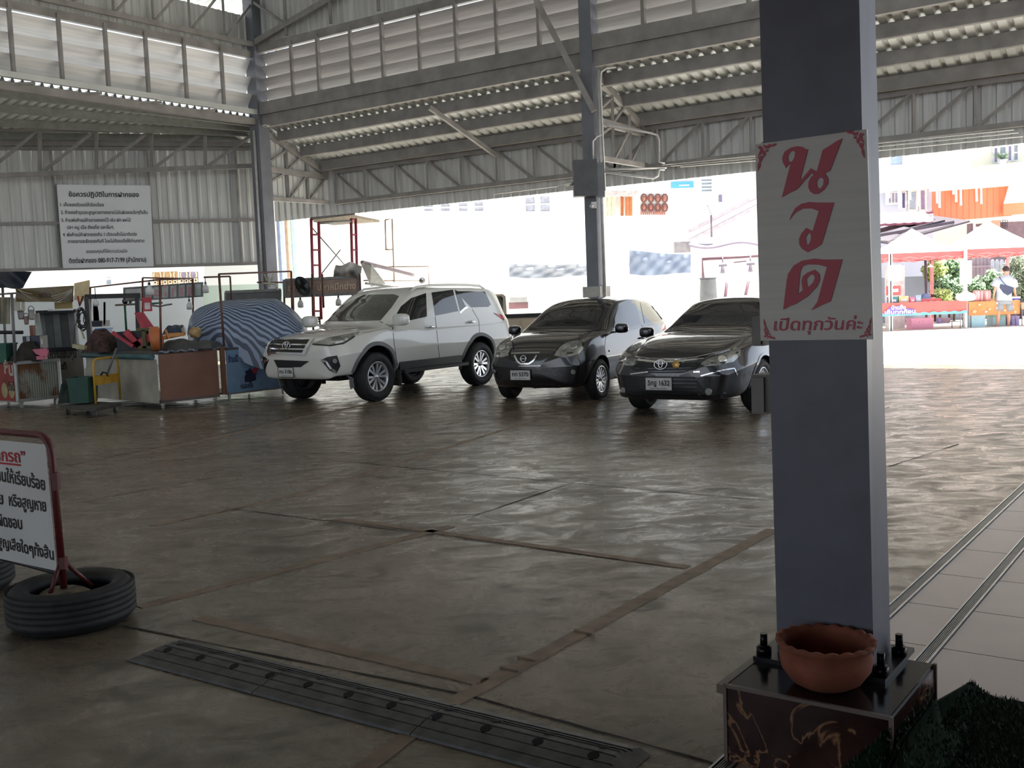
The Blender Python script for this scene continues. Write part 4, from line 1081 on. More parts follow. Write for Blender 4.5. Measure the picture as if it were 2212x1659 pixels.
# ------------------------------------------------------------------ black hatchback
hF, hR = G(1291, 862), G(1112, 859); lat = (hF-hR).normalized(); hd = V((lat.y, -lat.x, 0))
M2 = place(hF, hd, .735)
hb = Car('hatchback', 'small black hatchback with rounded headlights parked between the white SUV and black saloon', 'car', M2)
BPAINT = paint('black_paint', (20, 20, 26), .22)
S2 = [(-3.08, .45, .55, .64, .62, .60, .90, .48, .96, 1.00),
      (-2.98, .36, .68, .76, .62, .71, .98, .52, 1.16, 1.20),
      (-2.75, .30, .74, .815, .60, .75, 1.02, .53, 1.33, 1.38),
      (-2.40, .26, .76, .83, .60, .77, 1.02, .54, 1.41, 1.465),
      (-1.80, .24, .77, .832, .60, .78, 1.00, .56, 1.455, 1.515),
      (-1.25, .24, .77, .832, .60, .785, .98, .56, 1.43, 1.495),
      (-.95, .24, .77, .832, .60, .785, .97, .57, 1.35, 1.40),
      (-.55, .24, .77, .832, .60, .785, .965, .61, 1.16, 1.205),
      (-.18, .24, .77, .832, .60, .785, .955, .66, .99, 1.02),
      (.10, .24, .76, .825, .60, .77, .92, .60, .945, .975),
      (.40, .23, .74, .80, .58, .73, .83, .54, .86, .895),
      (.56, .22, .68, .745, .54, .67, .735, .46, .77, .79)]
cuts = [arch_cutter(M2, x, .735, (.345, .315), sy, WELL) for x in (0, -2.45) for sy in (1, -1)]
hb.finish_body(body_mesh(S2, M2, .16), [BPAINT], cuts)
for x in (0, -2.45):
    for sy in (1, -1): wheel(hb, x, .735*sy, .30, .175, .195, 7, RIMS, DARKT, 'y')
hb.decal('windshield', [(1142, 712), (1163, 690), (1190, 666), (1210, 652), (1250, 645), (1332, 645), (1324, 664), (1310, 712), (1240, 718)], GLASS, off=.005)
hb.decal('window', [(1321, 706), (1326, 684), (1338, 662), (1354, 650), (1371, 646), (1384, 700), (1350, 710)], GLASS, mirror=True)
hb.decal('window', [(1381, 646), (1404, 648), (1415, 654), (1425, 692), (1392, 698)], GLASS, mirror=True)
hb.decal('quarter_window', [(1416, 654), (1430, 666), (1441, 682), (1428, 690)], GLASS, mirror=True)
hb.strip('shut_line', [(1310, 716), (1306, 750), (1308, 770)], .01, SEAM, off=.001, mirror=True)
hb.strip('shut_line', [(1386, 702), (1392, 730)], .01, SEAM, off=.001, mirror=True)
hb.decal('headlight', [(1196, 768), (1206, 752), (1224, 740), (1246, 735), (1257, 740), (1259, 752), (1250, 765), (1232, 770), (1210, 771)], LAMP, off=.012, mirror=True)
hb.strip('headlight_rim', [(1196, 768), (1208, 750), (1226, 739), (1248, 735), (1259, 742)], .014, DARKT, off=.014, mirror=True)
q, n = hb.cast(1240, 750)
for sy in (1, -1):
    m = MB(); c = V((q.x, q.y*sy, q.z)); nn = V((n.x, n.y*sy, n.z)); m.tube([c, c+nn*.022], [.06, .05], 18); m.build('headlight_lens', CHROME, hb.root, world=False)
hb.decal('grille', [(1110, 766), (1160, 768), (1150, 784), (1116, 783)], DARKT, off=.006)
hb.strip('chrome_wing', [(1112, 768), (1118, 780), (1124, 785)], .026, CHROME, off=.014); hb.strip('chrome_wing', [(1160, 768), (1152, 780), (1143, 786)], .026, CHROME, off=.014)
hb.strip('grille_bar', [(1124, 786), (1143, 786)], .024, CHROME, off=.014)
hb.strip('bonnet_chrome', [(1105, 764), (1130, 763), (1166, 762)], .016, CHROME, off=.01)
hb.strip('bumper_line', [(1120, 791), (1168, 790)], .014, CHROME, off=.006)
hb.decal('lower_intake', [(1112, 826), (1200, 832), (1210, 842), (1112, 838)], DARKT, off=.006)
ME = emblem_frame(hb, 1132, 775, .02); m = MB(); el = ring_emblem(m, ME, 0, 0, .009); el(0, 0, .045, .045); m.bar(ME @ V((-.055, 0, .002)), ME @ V((.055, 0, .002)), .02, .01); m.build('emblem', CHROME, hb.root, world=False)
hb.plate('licence_plate', 1125, 810, .34, .15, 'กท 5370', 'กรุงเทพมหานคร')
for sy in (1, -1):
    q, n = hb.cast(1238, 803); q = V((q.x, q.y*sy, q.z)); n = V((n.x, n.y*sy, n.z)); m = MB(); m.tube([q, q+n*.02], .035, 14); m.build('fog_lamp', LAMP, hb.root, world=False)
    m = MB(); q, n = hb.cast(1316, 758); m.ball(V((q.x, q.y*sy, q.z)), (.03, .014, .016)); m.build('side_repeater', LAMP, hb.root, world=False)
    m = MB(); q, n = hb.cast(1386, 730); m.tube([V((p.x, p.y*sy, p.z)) for p in (q+V((.09, 0, 0)), q+n*.03+V((.07, 0, 0)), q+n*.03-V((.07, 0, 0)), q-V((.09, 0, 0)))], .014, 8); m.build('door_handle', BPAINT, hb.root, world=False)
mirror_pod(hb, -.52, .93, 1.03, BPAINT, CHROME, (.13, .11, .08))
m = MB(); m.box((-1.2, 0, .26), (3.2, 1.1, .1)); m.build('underbody', WELL, hb.root, world=False)
m = MB(); m.bar(V((-.35, -.4, 1.085)), V((-.55, .25, 1.2)), .014, .014); m.build('wiper', DARKT, hb.root, world=False)
# ------------------------------------------------------------------ black saloon
hF, hR = G(1635, 888), G(1388, 881); lat = (hF-hR).normalized(); hd = V((lat.y, -lat.x, 0))
M3 = place(hF, hd, .79)
sa = Car('saloon', 'large black saloon with long chrome-edged bonnet half hidden by the signed pillar', 'car', M3)
S3 = [(-3.86, .55, .60, .70, .72, .66, .96, .50, 1.03, 1.05),
      (-3.74, .42, .74, .84, .70, .78, 1.02, .60, 1.08, 1.11),
      (-3.45, .32, .82, .90, .68, .84, 1.04, .62, 1.10, 1.135),
      (-3.15, .27, .84, .91, .66, .85, 1.03, .60, 1.17, 1.20),
      (-2.60, .25, .85, .912, .66, .86, 1.01, .57, 1.35, 1.40),
      (-1.95, .25, .85, .912, .66, .865, .99, .58, 1.405, 1.465),
      (-1.40, .25, .85, .912, .66, .865, .975, .585, 1.385, 1.44),
      (-1.05, .25, .85, .912, .66, .865, .97, .61, 1.27, 1.315),
      (-.40, .25, .85, .912, .66, .865, .955, .70, .985, 1.02),
      (.05, .25, .85, .91, .66, .855, .90, .66, .94, .975),
      (.45, .24, .83, .89, .62, .82, .83, .60, .865, .90),
      (.72, .23, .78, .84, .58, .76, .76, .54, .79, .815),
      (.86, .22, .69, .75, .53, .67, .70, .46, .72, .74)]
cuts = [arch_cutter(M3, x, .79, (.375, .345), sy, WELL) for x in (0, -2.775) for sy in (1, -1)]
sa.finish_body(body_mesh(S3, M3, .12), [BPAINT], cuts)
for x in (0, -2.775):
    for sy in (1, -1): wheel(sa, x, .79*sy, .335, .215, .225, 10, RIMS, DARKT, 'y'); arch_lip(sa, x, .345, .375, sy, BPAINT, .03)
sa.decal('windshield', [(-.68, 1.0), (-.3, 1.035), (0, 1.045), (.3, 1.035), (.68, 1.0), (.6, 1.24), (.53, 1.385), (.3, 1.42), (0, 1.43), (-.3, 1.42), (-.53, 1.385), (-.6, 1.24)], GLASS, 'front', off=.005, step=.08)
sa.decal('window', [(-1.0, 1.03), (-1.2, 1.2), (-1.45, 1.33), (-1.75, 1.36), (-1.78, 1.03)], GLASS, 'side', mirror=True)
sa.decal('window', [(-1.85, 1.03), (-1.84, 1.36), (-2.3, 1.34), (-2.7, 1.22), (-2.75, 1.05)], GLASS, 'side', mirror=True)
sa.decal('headlight', [(1514, 786), (1530, 776), (1560, 766), (1600, 756), (1598, 768), (1584, 782), (1550, 789), (1522, 791)], LAMP, off=.008, mirror=True)
q, n = sa.cast(1560, 778)
for sy in (1, -1):
    m = MB(); c = V((q.x, q.y*sy, q.z)); nn = V((n.x, n.y*sy, n.z)); m.tube([c, c+nn*.03], [.06, .05], 18); m.build('headlight_lens', CHROME, sa.root, world=False)
sa.strip('bonnet_chrome', [(1370, 770), (1400, 775), (1450, 777), (1500, 773), (1576, 756)], .022, CHROME, off=.01)
sa.strip('grille_bar', [(1372, 778), (1425, 783), (1470, 781), (1520, 776)], .03, CHROME, off=.014)
sa.decal('grille', [(1368, 783), (1420, 788), (1480, 787), (1512, 784), (1504, 798), (1470, 806), (1380, 806), (1362, 796)], DARKT, off=.007)
for y in (791, 797, 803): sa.strip('grille_bar', [(1372, y), (1504, y-2)], .008, mat('dark_chrome', (90, 92, 94), .2, .9), off=.014)
sa.decal('lower_grille', [(1352, 812), (1500, 814), (1524, 846), (1480, 856), (1370, 852), (1350, 836)], DARKT, off=.007)
for y in (818, 826, 834, 842, 849): sa.strip('grille_bar', [(1352+abs(y-830)*.4, y), (1506, y+2)], .01, MATS['dark_chrome'], off=.014)
sa.strip('bumper_chrome', [(1362, 808), (1400, 803)], .014, CHROME, off=.01); sa.strip('bumper_chrome', [(1498, 803), (1512, 803)], .02, CHROME, off=.01)
sa.strip('bumper_chrome', [(1514, 812), (1560, 800), (1586, 796), (1592, 810)], .014, CHROME, off=.01)
sa.strip('bumper_chrome', [(1344, 856), (1400, 858), (1480, 856)], .016, CHROME, off=.012)
for (x, y) in ((1347, 843), (1531, 846)):
    q, n = sa.cast(x, y); m = MB(); m.tube([q, q+n*.02], [.045, .04], 16); m.build('fog_lamp', LAMP, sa.root, world=False)
sa.strip('front_lip', [(-.7, .29), (-.5, .275), (-.2, .27), (.2, .27), (.5, .275), (.7, .29)], .06, BPAINT, 'front', off=.025)
ME = emblem_frame(sa, 1429, 788, .03); m = MB(); el = ring_emblem(m, ME, 0, 0, .008); el(0, 0, .085, .06); el(0, .01, .028, .05); el(0, .028, .06, .022); m.build('emblem', CHROME, sa.root, world=False)
ME = emblem_frame(sa, 1462, 788, .03); m = MB(); m.lathe([(.001, .01), (.03, .008), (.05, 0)], 24, ME, fr=lambda a: 1+.14*math.cos(8*a)); m.build('round_badge', mat('brass_badge', (196, 160, 96), .3, .8), sa.root, world=False)
sa.plate('licence_plate', 1424, 829, .36, .16, '5กฐ 1632', 'กรุงเทพมหานคร')
mirror_pod(sa, -.62, 1.02, 1.0, BPAINT, CHROME, (.13, .11, .08))
m = MB(); m.box((-1.4, 0, .28), (3.6, 1.2, .1)); m.build('underbody', WELL, sa.root, world=False)
# ================================================================== stored market stalls on the left
def rect(px0, py0, px1, py1, y):
    """centre, width and height of a photo rectangle at distance y"""
    a, c = P(px0, py0, y), P(px1, py1, y); return (a+c)/2, abs(c.x-a.x), abs(a.z-c.z)
def tubes(name, paths, r, mt, parent=None):
    m = MB()
    for p in paths: m.tube(p, r, 8)
    return m.build(name, mt, parent)
def simple(name, label, cat, m, mt, group=None): return tag(m.build(name, mt), label, cat, group)
def pbox(mb, px0, py0, px1, py1, y, d, rz=0.0):
    c, w, h = rect(px0, py0, px1, py1, y); mb.box(c, (w, d, h), rz); return mb
PIPE = mat('rusty_pipe', (112, 76, 66), .55, .2, .25, 12); PIPE2 = mat('grey_pipe', (120, 120, 118), .5, .3, .15, 12)
CLOTH = mat('dirty_canvas', (172, 168, 154), .85, 0, .14, 3); BROWN = mat('brown_board', (132, 92, 76), .6, 0, .1, 2)
TEAL = mat('teal_roll', (70, 104, 106), .6, 0, .15, 5); GREENP = mat('green_plastic', (38, 92, 74), .5, 0, .15, 6)
CAST = mat('caster_grey', (150, 150, 146), .4, .3)
def caster(p, parent, r=.045):
    m = MB(); m.cyl(p+V((-.014, 0, r)), p+V((.014, 0, r)), r, n=16); c = m.build('caster', CAST, parent)
    m = MB(); m.box(p+Z*(r*2-.005), (.05, .05, .03)); m.build('caster_fork', CAST, c)
# ---- counter with white cloth and brown end
C0 = G(350, 872, .1); C0.z = 0; dl = V((-.71, .70, 0)).normalized(); dr = V((.70, .71, 0)).normalized()
CM = Matrix(((dr.x, dl.x, 0, C0.x), (dr.y, dl.y, 0, C0.y), (0, 0, 1, 0), (0, 0, 0, 1)))
ct_ = thing('market_counter', C0, 0, 'market counter with brown end board and dirty white cloth on casters', 'stall', M=CM)
LW, LD = 2.7, 1.02
m = MB(); m.box((LD/2, .012, .51), (LD, .024, .8), M=CM); m.build('end_board', BROWN, ct_)
m = MB(); m.box((LD/2, LW/2, .9), (LD+.06, LW, .05), M=CM); m.build('counter_top', mat('counter_top_dark', (86, 84, 80), .7), ct_)
m = MB(); m.box((LD/2, LW/2, .13), (LD, LW, .04), M=CM); m.build('base_frame', STEEL, ct_)
m = MB(); m.grid(lambda u, v: CM @ V((-.03+.03*math.sin(6*u*PI+2*v)*(1-v)*u+.05*math.sin(3*u+v*4)*math.sin(PI*v)*u, .02+u*(LW-.1), .1+.7*v-.04*math.sin(PI*u)*(1-abs(2*v-1))+(.06*math.sin(PI*u*.5) if v == 1 else 0))), 40, 16); m.shell(.004)
m.build('front_cloth', CLOTH, ct_)
m = MB(); m.tube([CM @ V((-.06, .1, .84)), CM @ V((-.06, 1.4, .835)), CM @ V((-.06, LW, .84))], .045, 12); m.build('rolled_sheet', TEAL, ct_)
m = MB(); m.grid(lambda u, v: CM @ V((-.02+(LD+.06)*u, -.03, .90+.03*v+.012*math.sin(40*u))), 40, 2); m.shell(.003)
m.build('striped_edge', mat('striped_edge_cloth', (150, 160, 172), .7, 0, 0, 7, col2=(50, 54, 60), stretch=(3, 3, .1)), ct_)
for x, y in ((.04, .05), (LD-.06, .05), (.04, LW-.1), (LD-.06, LW-.1)): caster(CM @ V((x, y, 0)), ct_)
# frame over it
y0 = C0.y
fr = thing('pipe_canopy', C0, 0, 'thin brown pipe frame rising over the brown-ended market counter', 'pipe frame', 'pipe frames over the stalls')
pA = [P(348, 757, y0-.03), P(345, 604, y0-.03)]; pB = [P(195, 757, 18.2), P(195, 621, 18.2)]; pC = [P(308, 755, 18.6), P(308, 600, 18.6)]; pD = [P(418, 740, 19.2), P(416, 602, 19.2)]
for p in (pA, pB, pC, pD): tubes('frame_post', [p], .018, PIPE, fr)
for a, b_ in ((pA[1], pB[1]), (pC[1], pD[1]), (pA[1], pD[1])): tubes('top_rail', [[a, b_]], .013, PIPE, fr)
# ---- patterned cushions, red bars, orange stool
def heap(m, px0, py0, px1, py1, y, d, seed, fl=.3):
    c, w, h = rect(px0, py0, px1, py1, y); r = random.Random(seed); ph = [r.uniform(0, 6) for _ in range(4)]
    def f(u, v):
        a, b_ = (u-.5)*2, (v-.5)*2; k = max(0, 1-a**4)*max(0, 1-b_**4)
        z = h*(k**.45)*(1-.3*fl+.3*fl*math.sin(3*a+ph[0])+.12*math.sin(7*a+ph[1])*math.cos(5*b_+ph[2]))
        return V((c.x+a*w/2, c.y+b_*d/2, c.z-h/2+max(0, min(z, h))))
    m.grid(f, 26, 14); m.shell(.01); return m
m = heap(MB(), 188, 712, 250, 757, 17.6, .6, 3, .8)
simple('cushion_pile', 'dark brown patterned cushions heaped on the white-clothed counter', 'cushions', m, mat('dark_pattern_fabric', (96, 70, 66), .9, 0, 0, 16, col2=(44, 32, 32)))
RED = mat('red_plastic', (188, 44, 62), .45, 0, .15, 6); ORANGE = mat('orange_plastic', (208, 122, 70), .5, 0, .15, 5); OLIVE = mat('olive_board', (96, 92, 60), .7, 0, .12, 4)
def prod(name, label, cat, pts, w, h, mt, group=None):
    m = MB()
    for (a, b_) in pts: m.bar(a, b_, w, h)
    return simple(name, label, cat, m, mt, group)
prod('red_table_leg', 'long red bar sticking up to the left from the dark crate', 'table leg', [(P(243, 718, 17.3), P(288, 748, 17.3))], .06, .05, RED, 'red table parts')
t = thing('folded_table', P(300, 740, 17.6), 0, 'dark crate-like folded table with red legs and olive edging', 'table')
m = MB(); pbox(m, 263, 716, 336, 754, 17.7, .5); m.build('table_top', mat('dark_table', (50, 54, 60), .6), t)
MB().bar(P(272, 716, 17.4), P(302, 748, 17.4), .07, .1).build('leg', RED, t); MB().bar(P(292, 748, 17.4), P(334, 722, 17.4), .07, .12).build('leg', RED, t)
m = MB(); pbox(m, 308, 713, 318, 752, 17.36, .1); m.build('olive_edge', OLIVE, t); m = MB(); pbox(m, 296, 709, 334, 714, 17.36, .1); m.build('olive_edge', OLIVE, t)
m = MB(); pbox(m, 300, 748, 334, 754, 17.36, .1); m.build('olive_edge', OLIVE, t)
t = thing('red_chair', P(310, 690, 18.0), 0, 'red plastic chair tipped over behind the folded table', 'chair')
m = MB(); q = [P(290, 676, 18), P(302, 674, 18), P(324, 706, 18), P(306, 712, 18), P(298, 694, 18)]; m.add(q+[p+V((0, .06, 0)) for p in q], [(0, 4, 3, 2, 1), (5, 6, 7, 8, 9)]+[(i, (i+1) % 5, 5+(i+1) % 5, 5+i) for i in range(5)]); m.build('seat', RED, t)
MB().bar(P(307, 676, 18), P(330, 709, 18), .035, .05).build('leg', RED, t); MB().bar(P(302, 678, 18.2), P(318, 708, 18.2), .03, .04).build('leg', RED, t)
t = thing('orange_stool', P(345, 735, 16.9), 0, 'orange stool lying on its side at the counter corner', 'stool')
def ell(c, rx, rz, tilt, n=24): return [c+V((rx*math.cos(a)*math.cos(tilt)+0*1, rx*math.cos(a)*math.sin(tilt), rz*math.sin(a))) for a in [2*PI*i/n for i in range(n)]]
c = P(343, 731, 16.7); m = MB(); ax = V((.96, .2, .1)).normalized(); m.tube([c-ax*.12, c-ax*.08, c+ax*.02, c+ax*.06], [.17, .2, .19, .1], 20); m.build('seat', ORANGE, t)
MB().tube([c+ax*.05, P(398, 721, 17.2)], [.035, .03], 12).build('stem', mat('orange_light', (222, 158, 96), .5), t)
MB().bar(P(357, 712, 16.7), P(364, 732, 16.75), .03, .03).build('strut', MATS['orange_light'], t); MB().bar(P(364, 724, 16.75), P(396, 722, 17.1), .03, .06).build('strut', MATS['orange_light'], t)
c2 = P(420, 719, 17.3); m = MB(); m.tube([P(410, 718, 17.3), P(414, 718, 17.3), P(428, 719, 17.35), P(432, 720, 17.35)], [.05, .085, .095, .07], 16); simple('straw_basket', 'small straw-coloured basket resting at the end of the orange stool', 'basket', m, mat('straw', (206, 172, 120), .8, 0, .2, 20))
m = heap(MB(), 355, 733, 470, 750, 17.2, .7, 5, .6); simple('tarpaulin_heap', 'dark rumpled tarpaulin spread under the orange stool', 'tarpaulin', m, mat('dark_tarp', (84, 86, 84), .6, 0, .2, 5))
m = heap(MB(), 360, 702, 400, 720, 18.4, .5, 6, .2); simple('plastic_bundle', 'blue and black plastic bundle behind the orange stool', 'bundle', m, mat('blue_black_plastic', (86, 100, 128), .3, 0, 0, 3, col2=(40, 46, 56)))
# ---- row of letters sign, QR-free payment notice, small lamps
sb_ = thing('stall_sign', P(355, 640, 19), 0, 'grey signboard with a row of pink Thai letters on pale squares', 'sign')
sa0, sa1, sa2, sa3 = P(266, 652, 18.6), P(438, 641, 19.4), P(438, 609, 19.4), P(266, 621, 18.6)
m = MB(); m.add([sa0, sa1, sa2, sa3]+[p+V((0, .05, 0)) for p in (sa0, sa1, sa2, sa3)], [(0, 1, 2, 3), (7, 6, 5, 4), (0, 4, 5, 1), (1, 5, 6, 2), (2, 6, 7, 3), (3, 7, 4, 0)]); m.build('panel', mat('sign_grey', (112, 116, 112), .5), sb_)
def sgn(u, v, o=.012): return sa0.lerp(sa1, u).lerp(sa3.lerp(sa2, u), v)-V((0, o, 0))
for i, chh in enumerate(('ก', 'ะ', 'ไ', 'ส', 'ห', 'ด', '|')):
    u0_ = .27+.105*i; 
    m = MB(); m.add([sgn(u0_, .1), sgn(u0_+.078, .1), sgn(u0_+.078, .88), sgn(u0_, .88)], [(0, 1, 2, 3)]); m.shell(.004); m.build('letter_square', mat('pale_square', (186, 192, 188), .5), sb_)
    if chh != '|': m = MB(); letters(m, chh, lambda a, b_, u0_=u0_: sgn(u0_+.039+a, .2+b_, .018), 0, 0, w=.05, h=.9, align='c', bold=.05); m.build('lettering', mat('pink_letter', (206, 150, 156), .5), sb_)
m = MB(); m.add([sgn(.03, .1), sgn(.24, .1), sgn(.22, .85), sgn(.03, .85)], [(0, 1, 2, 3)]); m.shell(.004); m.build('white_sheet', mat('pale_sheet', (206, 206, 200), .6), sb_)
nq = thing('payment_notice', P(318, 658, 16.4), 0, 'small red and white notice card hanging from the counter frame', 'notice')
m = MB(); pbox(m, 307, 643, 329, 672, 16.42, .012); m.build('card', mat('notice_red', (186, 52, 66), .5), nq); m = MB(); pbox(m, 312, 654, 325, 668, 16.41, .006); m.build('white_square', mat('notice_white', (214, 210, 208), .5), nq)
m = MB(); m.tube([P(318, 643, 16.42), P(319, 606, 16.44)], .004, 5); m.build('string', CLOTH, nq)
def bulb(px, py, y, label, s=1.0, cord=10):
    t = thing('hanging_bulb', P(px, py, y), 0, label, 'lamp', 'hanging bulbs over the stalls'); c = P(px, py, y); k = s*y/2262
    m = MB(); m.lathe([(.001, -13*k), (6*k, -12*k), (6.5*k, -4*k), (5*k, 0), (2.4*k, 3.5*k), (2*k, 5*k)], 16, Matrix.Translation(c)); m.build('bulb', mat('bulb_glass', (222, 222, 218), .3), t)
    m = MB(); m.cyl(c+Z*5*k, c+Z*9*k, 2*k, n=10); m.build('socket', BLACKM, t); m = MB(); m.tube([c+Z*9*k, c+Z*(9+cord)*k], .008, 5); m.build('cord', BLACKM, t)
bulb(323, 622, 16.45, 'white bulb hanging above the red notice card', 1.3, 3); bulb(409, 656, 19.0, 'white bulb hanging under the end of the pink-lettered sign'); bulb(207, 650, 17.9, 'white bulb hanging beside the dark chair stack', .9, 22)
bulb(444, 619, 19.1, 'white bulb hanging beyond the end of the pink-lettered sign', 1.1); bulb(649, 652, 20.2, 'white bulb hanging under the fan on the brown signboard', 1.0, 2); bulb(731, 648, 20.4, 'white bulb hanging under the far end of the brown signboard', 1.0, 4)
# ---- dark gate-like frame, chairs, tools, basket
t = thing('display_frame', P(240, 700, 18.2), 0, 'black square-tube frame standing on the counter before the white wall', 'frame')
MB().bar(P(188, 642, 18.1), P(196, 757, 18.1), .075, .075).build('post', BLACKM, t); MB().bar(P(297, 633, 18.6), P(301, 757, 18.6), .075, .075).build('post', BLACKM, t); MB().bar(P(184, 641, 18.1), P(300, 638, 18.6), .08, .08).build('top_bar', BLACKM, t)
NAVY = mat('navy_plastic', (42, 44, 66), .45, 0, .15, 8)
for k in range(4):
    t = thing('plastic_chair', P(212, 706-4*k, 19.2), 0, 'dark navy plastic chair in the stack on the counter, %s' % ('lowest', 'second from the bottom', 'third from the bottom', 'topmost')[k], 'chair', 'stacked navy chairs')
    o = -3.0*k
    m = MB(); pbox(m, 202, 702+o, 229, 705+o, 19.2, .38); m.build('seat', NAVY, t)
    m = MB(); q = [(201, 655), (209, 655), (213, 676), (215, 704), (202, 704)]; m.add([P(x, y+o*.3, 19.38) for x, y in q]+[P(x, y+o*.3, 19.34) for x, y in q], [(0, 4, 3, 2, 1), (5, 6, 7, 8, 9)]+[(i, (i+1) % 5, 5+(i+1) % 5, 5+i) for i in range(5)]); m.build('backrest', NAVY, t)
    MB().bar(P(226, 655+o*.3, 19.05), P(226, 703+o, 19.05), .03, .03).build('armrest_leg', NAVY, t)
BLUEP = mat('blue_plastic', (86, 140, 200), .45, 0, .1, 6)
def open_box(name, label, cat, px0, py0, px1, py1, y, d, mt, taper=.88, group=None):
    t = thing(name, P((px0+px1)/2, py1, y), 0, label, cat, group); c, w, h = rect(px0, py0, px1, py1, y); m = MB()
    vs = []
    for (s, z) in ((taper, -h/2), (1, h/2), (.94, h/2), (taper*.94, -h/2+.01)): vs += [c+V((a*w/2*s, b_*d/2*s, z)) for a, b_ in ((-1, -1), (1, -1), (1, 1), (-1, 1))]
    fs = [(3, 2, 1, 0), (12, 13, 14, 15)]
    for k in range(3): fs += [(k*4+i, k*4+(i+1) % 4, k*4+4+(i+1) % 4, k*4+4+i) for i in range(4)]
    m.add(vs, fs); m.build('tub', mt, t); m = MB()
    for s in (-1, 1): m.box(c+V((0, s*d/2, h/2-.012)), (w*1.04, .02, .024)); m.box(c+V((s*w/2, 0, h/2-.012)), (.02, d*1.04, .024))
    m.build('rim', mt, t); return t
open_box('basket', 'blue plastic basket behind the cushions, upper', 'basket', 214, 709, 236, 727, 18.6, .35, BLUEP, group='blue baskets'); open_box('basket', 'low blue plastic basket behind the cushions', 'basket', 238, 728, 259, 740, 18.3, .3, BLUEP, group='blue baskets')
t = thing('coat_stand', P(272, 712, 18.9), 0, 'green pole holding wooden sticks and clamps before the white wall', 'stand')
tubes('pole', [[P(269, 650, 18.9), P(273, 716, 18.9)]], .02, mat('green_paint', (40, 112, 76), .5), t); tubes('stick', [[P(249, 659, 18.85), P(296, 657, 18.85)]], .018, mat('weathered_wood', (150, 140, 124), .8), t); tubes('stick', [[P(280, 655, 18.85), P(288, 643, 18.85)]], .022, MATS['weathered_wood'], t)
MB().ball(P(270, 651, 18.8), .05).build('clamp', BLACKM, t)
t = thing('tool_rack', P(345, 655, 17.4), 0, 'green bar with grey clamps crossing the brown frame post', 'rack')
tubes('bar', [[P(328, 656, 17.0), P(350, 654, 17.2)]], .016, MATS['green_paint'], t); tubes('grey_tool', [[P(329, 660, 17.0), P(345, 662, 17.1), P(358, 659, 17.2), P(371, 657, 17.3)]], .014, PIPE2, t)
# ---- cable bundle, battery, small boards
m = MB(); r = random.Random(5)
for k in range(7):
    c = P(176+r.uniform(-2, 4), 690+r.uniform(-5, 5), 17.6+.02*k); a, b_ = r.uniform(.05, .09), r.uniform(.12, .18)
    m.tube([c+V((a*math.cos(2*PI*i/20), .03*math.sin(3*i+k), b_*math.sin(2*PI*i/20))) for i in range(20)], .009, 5, closed=True)
m.tube([P(172, 672, 17.6), P(162, 706, 17.5), P(158, 750, 17.4), P(158, 758, 17.4)], .006, 5)
simple('cable_bundle', 'tangled black cables hanging beside the black frame post', 'cables', m, BLACKM)
m = MB(); m.box((0, 0, 0), (.2, .1, .06), M=Matrix.Translation(P(172, 749, 17.0)) @ Matrix.Rotation(.2, 4, 'Y')); simple('wooden_block', 'pale wooden block hanging by a string above the white cloth', 'block', m, mat('pale_wood', (186, 178, 140), .7, 0, .15, 8))
m = MB(); m.bar(P(176, 714, 17.3), P(182, 732, 17.3), .035, .02); simple('wood_scrap', 'short pale slat leaning beside the cable bundle', 'slat', m, MATS['pale_wood'])
# ---- stall with red poster and rusty corrugated sheet
R0_ = G(36, 870, .12); R1_ = G(134, 859, .12); R2_ = G(-60, 864, .12)
rs_ = thing('snack_stall', R0_, 0, 'food stall with a red poster front and rusty corrugated side', 'stall')
def face(a, b_, z0, z1, name, mt, parent, t=.02):
    d = (b_-a).normalized(); n = V((d.y, -d.x, 0)); q = [V((a.x, a.y, z0)), V((b_.x, b_.y, z0)), V((b_.x, b_.y, z1)), V((a.x, a.y, z1))]
    m = MB(); m.add(q+[p-n*t for p in q], [(0, 1, 2, 3), (7, 6, 5, 4), (0, 4, 5, 1), (1, 5, 6, 2), (2, 6, 7, 3), (3, 7, 4, 0)]); return m.build(name, mt, parent)
pf_ = face(R2_, R0_, .14, .79, 'poster_panel', mat('poster_red', (150, 50, 46), .55, 0, .2, 3), rs_)
dd = (R0_-R2_).normalized(); pn = V((dd.y, -dd.x, 0))
def pp(u, v): return R0_+dd*u+Z*v+pn*.004
m = MB(); letters(m, 'ชิ้น', pp, -.03, .46, w=.3, h=.3, align='r', bold=.03); m.build('poster_lettering', mat('poster_white', (196, 186, 170), .6), pf_)
for uu in (-.13, -.36):
    m = MB(); m.add([pp(uu+.1*math.cos(a), .2+.13*math.sin(a)) for a in [2*PI*i/18 for i in range(18)]], [tuple(range(18))]); m.shell(.003); m.build('pale_blob', mat('poster_cream', (168, 158, 116), .6), pf_)
m = MB(); letters(m, 'ปังดี', lambda u, v: pp(u, v)+pn*.005, -.02, .2, w=.22, h=.2, align='r', bold=.02); m.build('poster_lettering', INK, pf_)
RUST = mat('rusty_corrugated', (150, 152, 140), .6, .1, 0, 2.2, col2=(112, 72, 40))
nt = RUST.node_tree; rp = [n for n in nt.nodes if n.type == 'VALTORGB'][0]; rp.color_ramp.elements[0].position = .46; rp.color_ramp.elements[1].position = .54
dR = (R1_-R0_).normalized(); nR = V((dR.y, -dR.x, 0)); LR = (R1_-R0_).length
m = MB(); ns = 130; vs = []
for i in range(ns+1):
    u = .02+(LR-.08)*i/ns; o = .012*math.sin(2*PI*i/ns*18)+.004; p = R0_+dR*u+nR*o; vs += [V((p.x, p.y, .16)), V((p.x, p.y, .76))]
m.add(vs, [(2*i, 2*i+2, 2*i+3, 2*i+1) for i in range(ns)], True); m.shell(.004); m.build('corrugated_side', RUST, rs_)
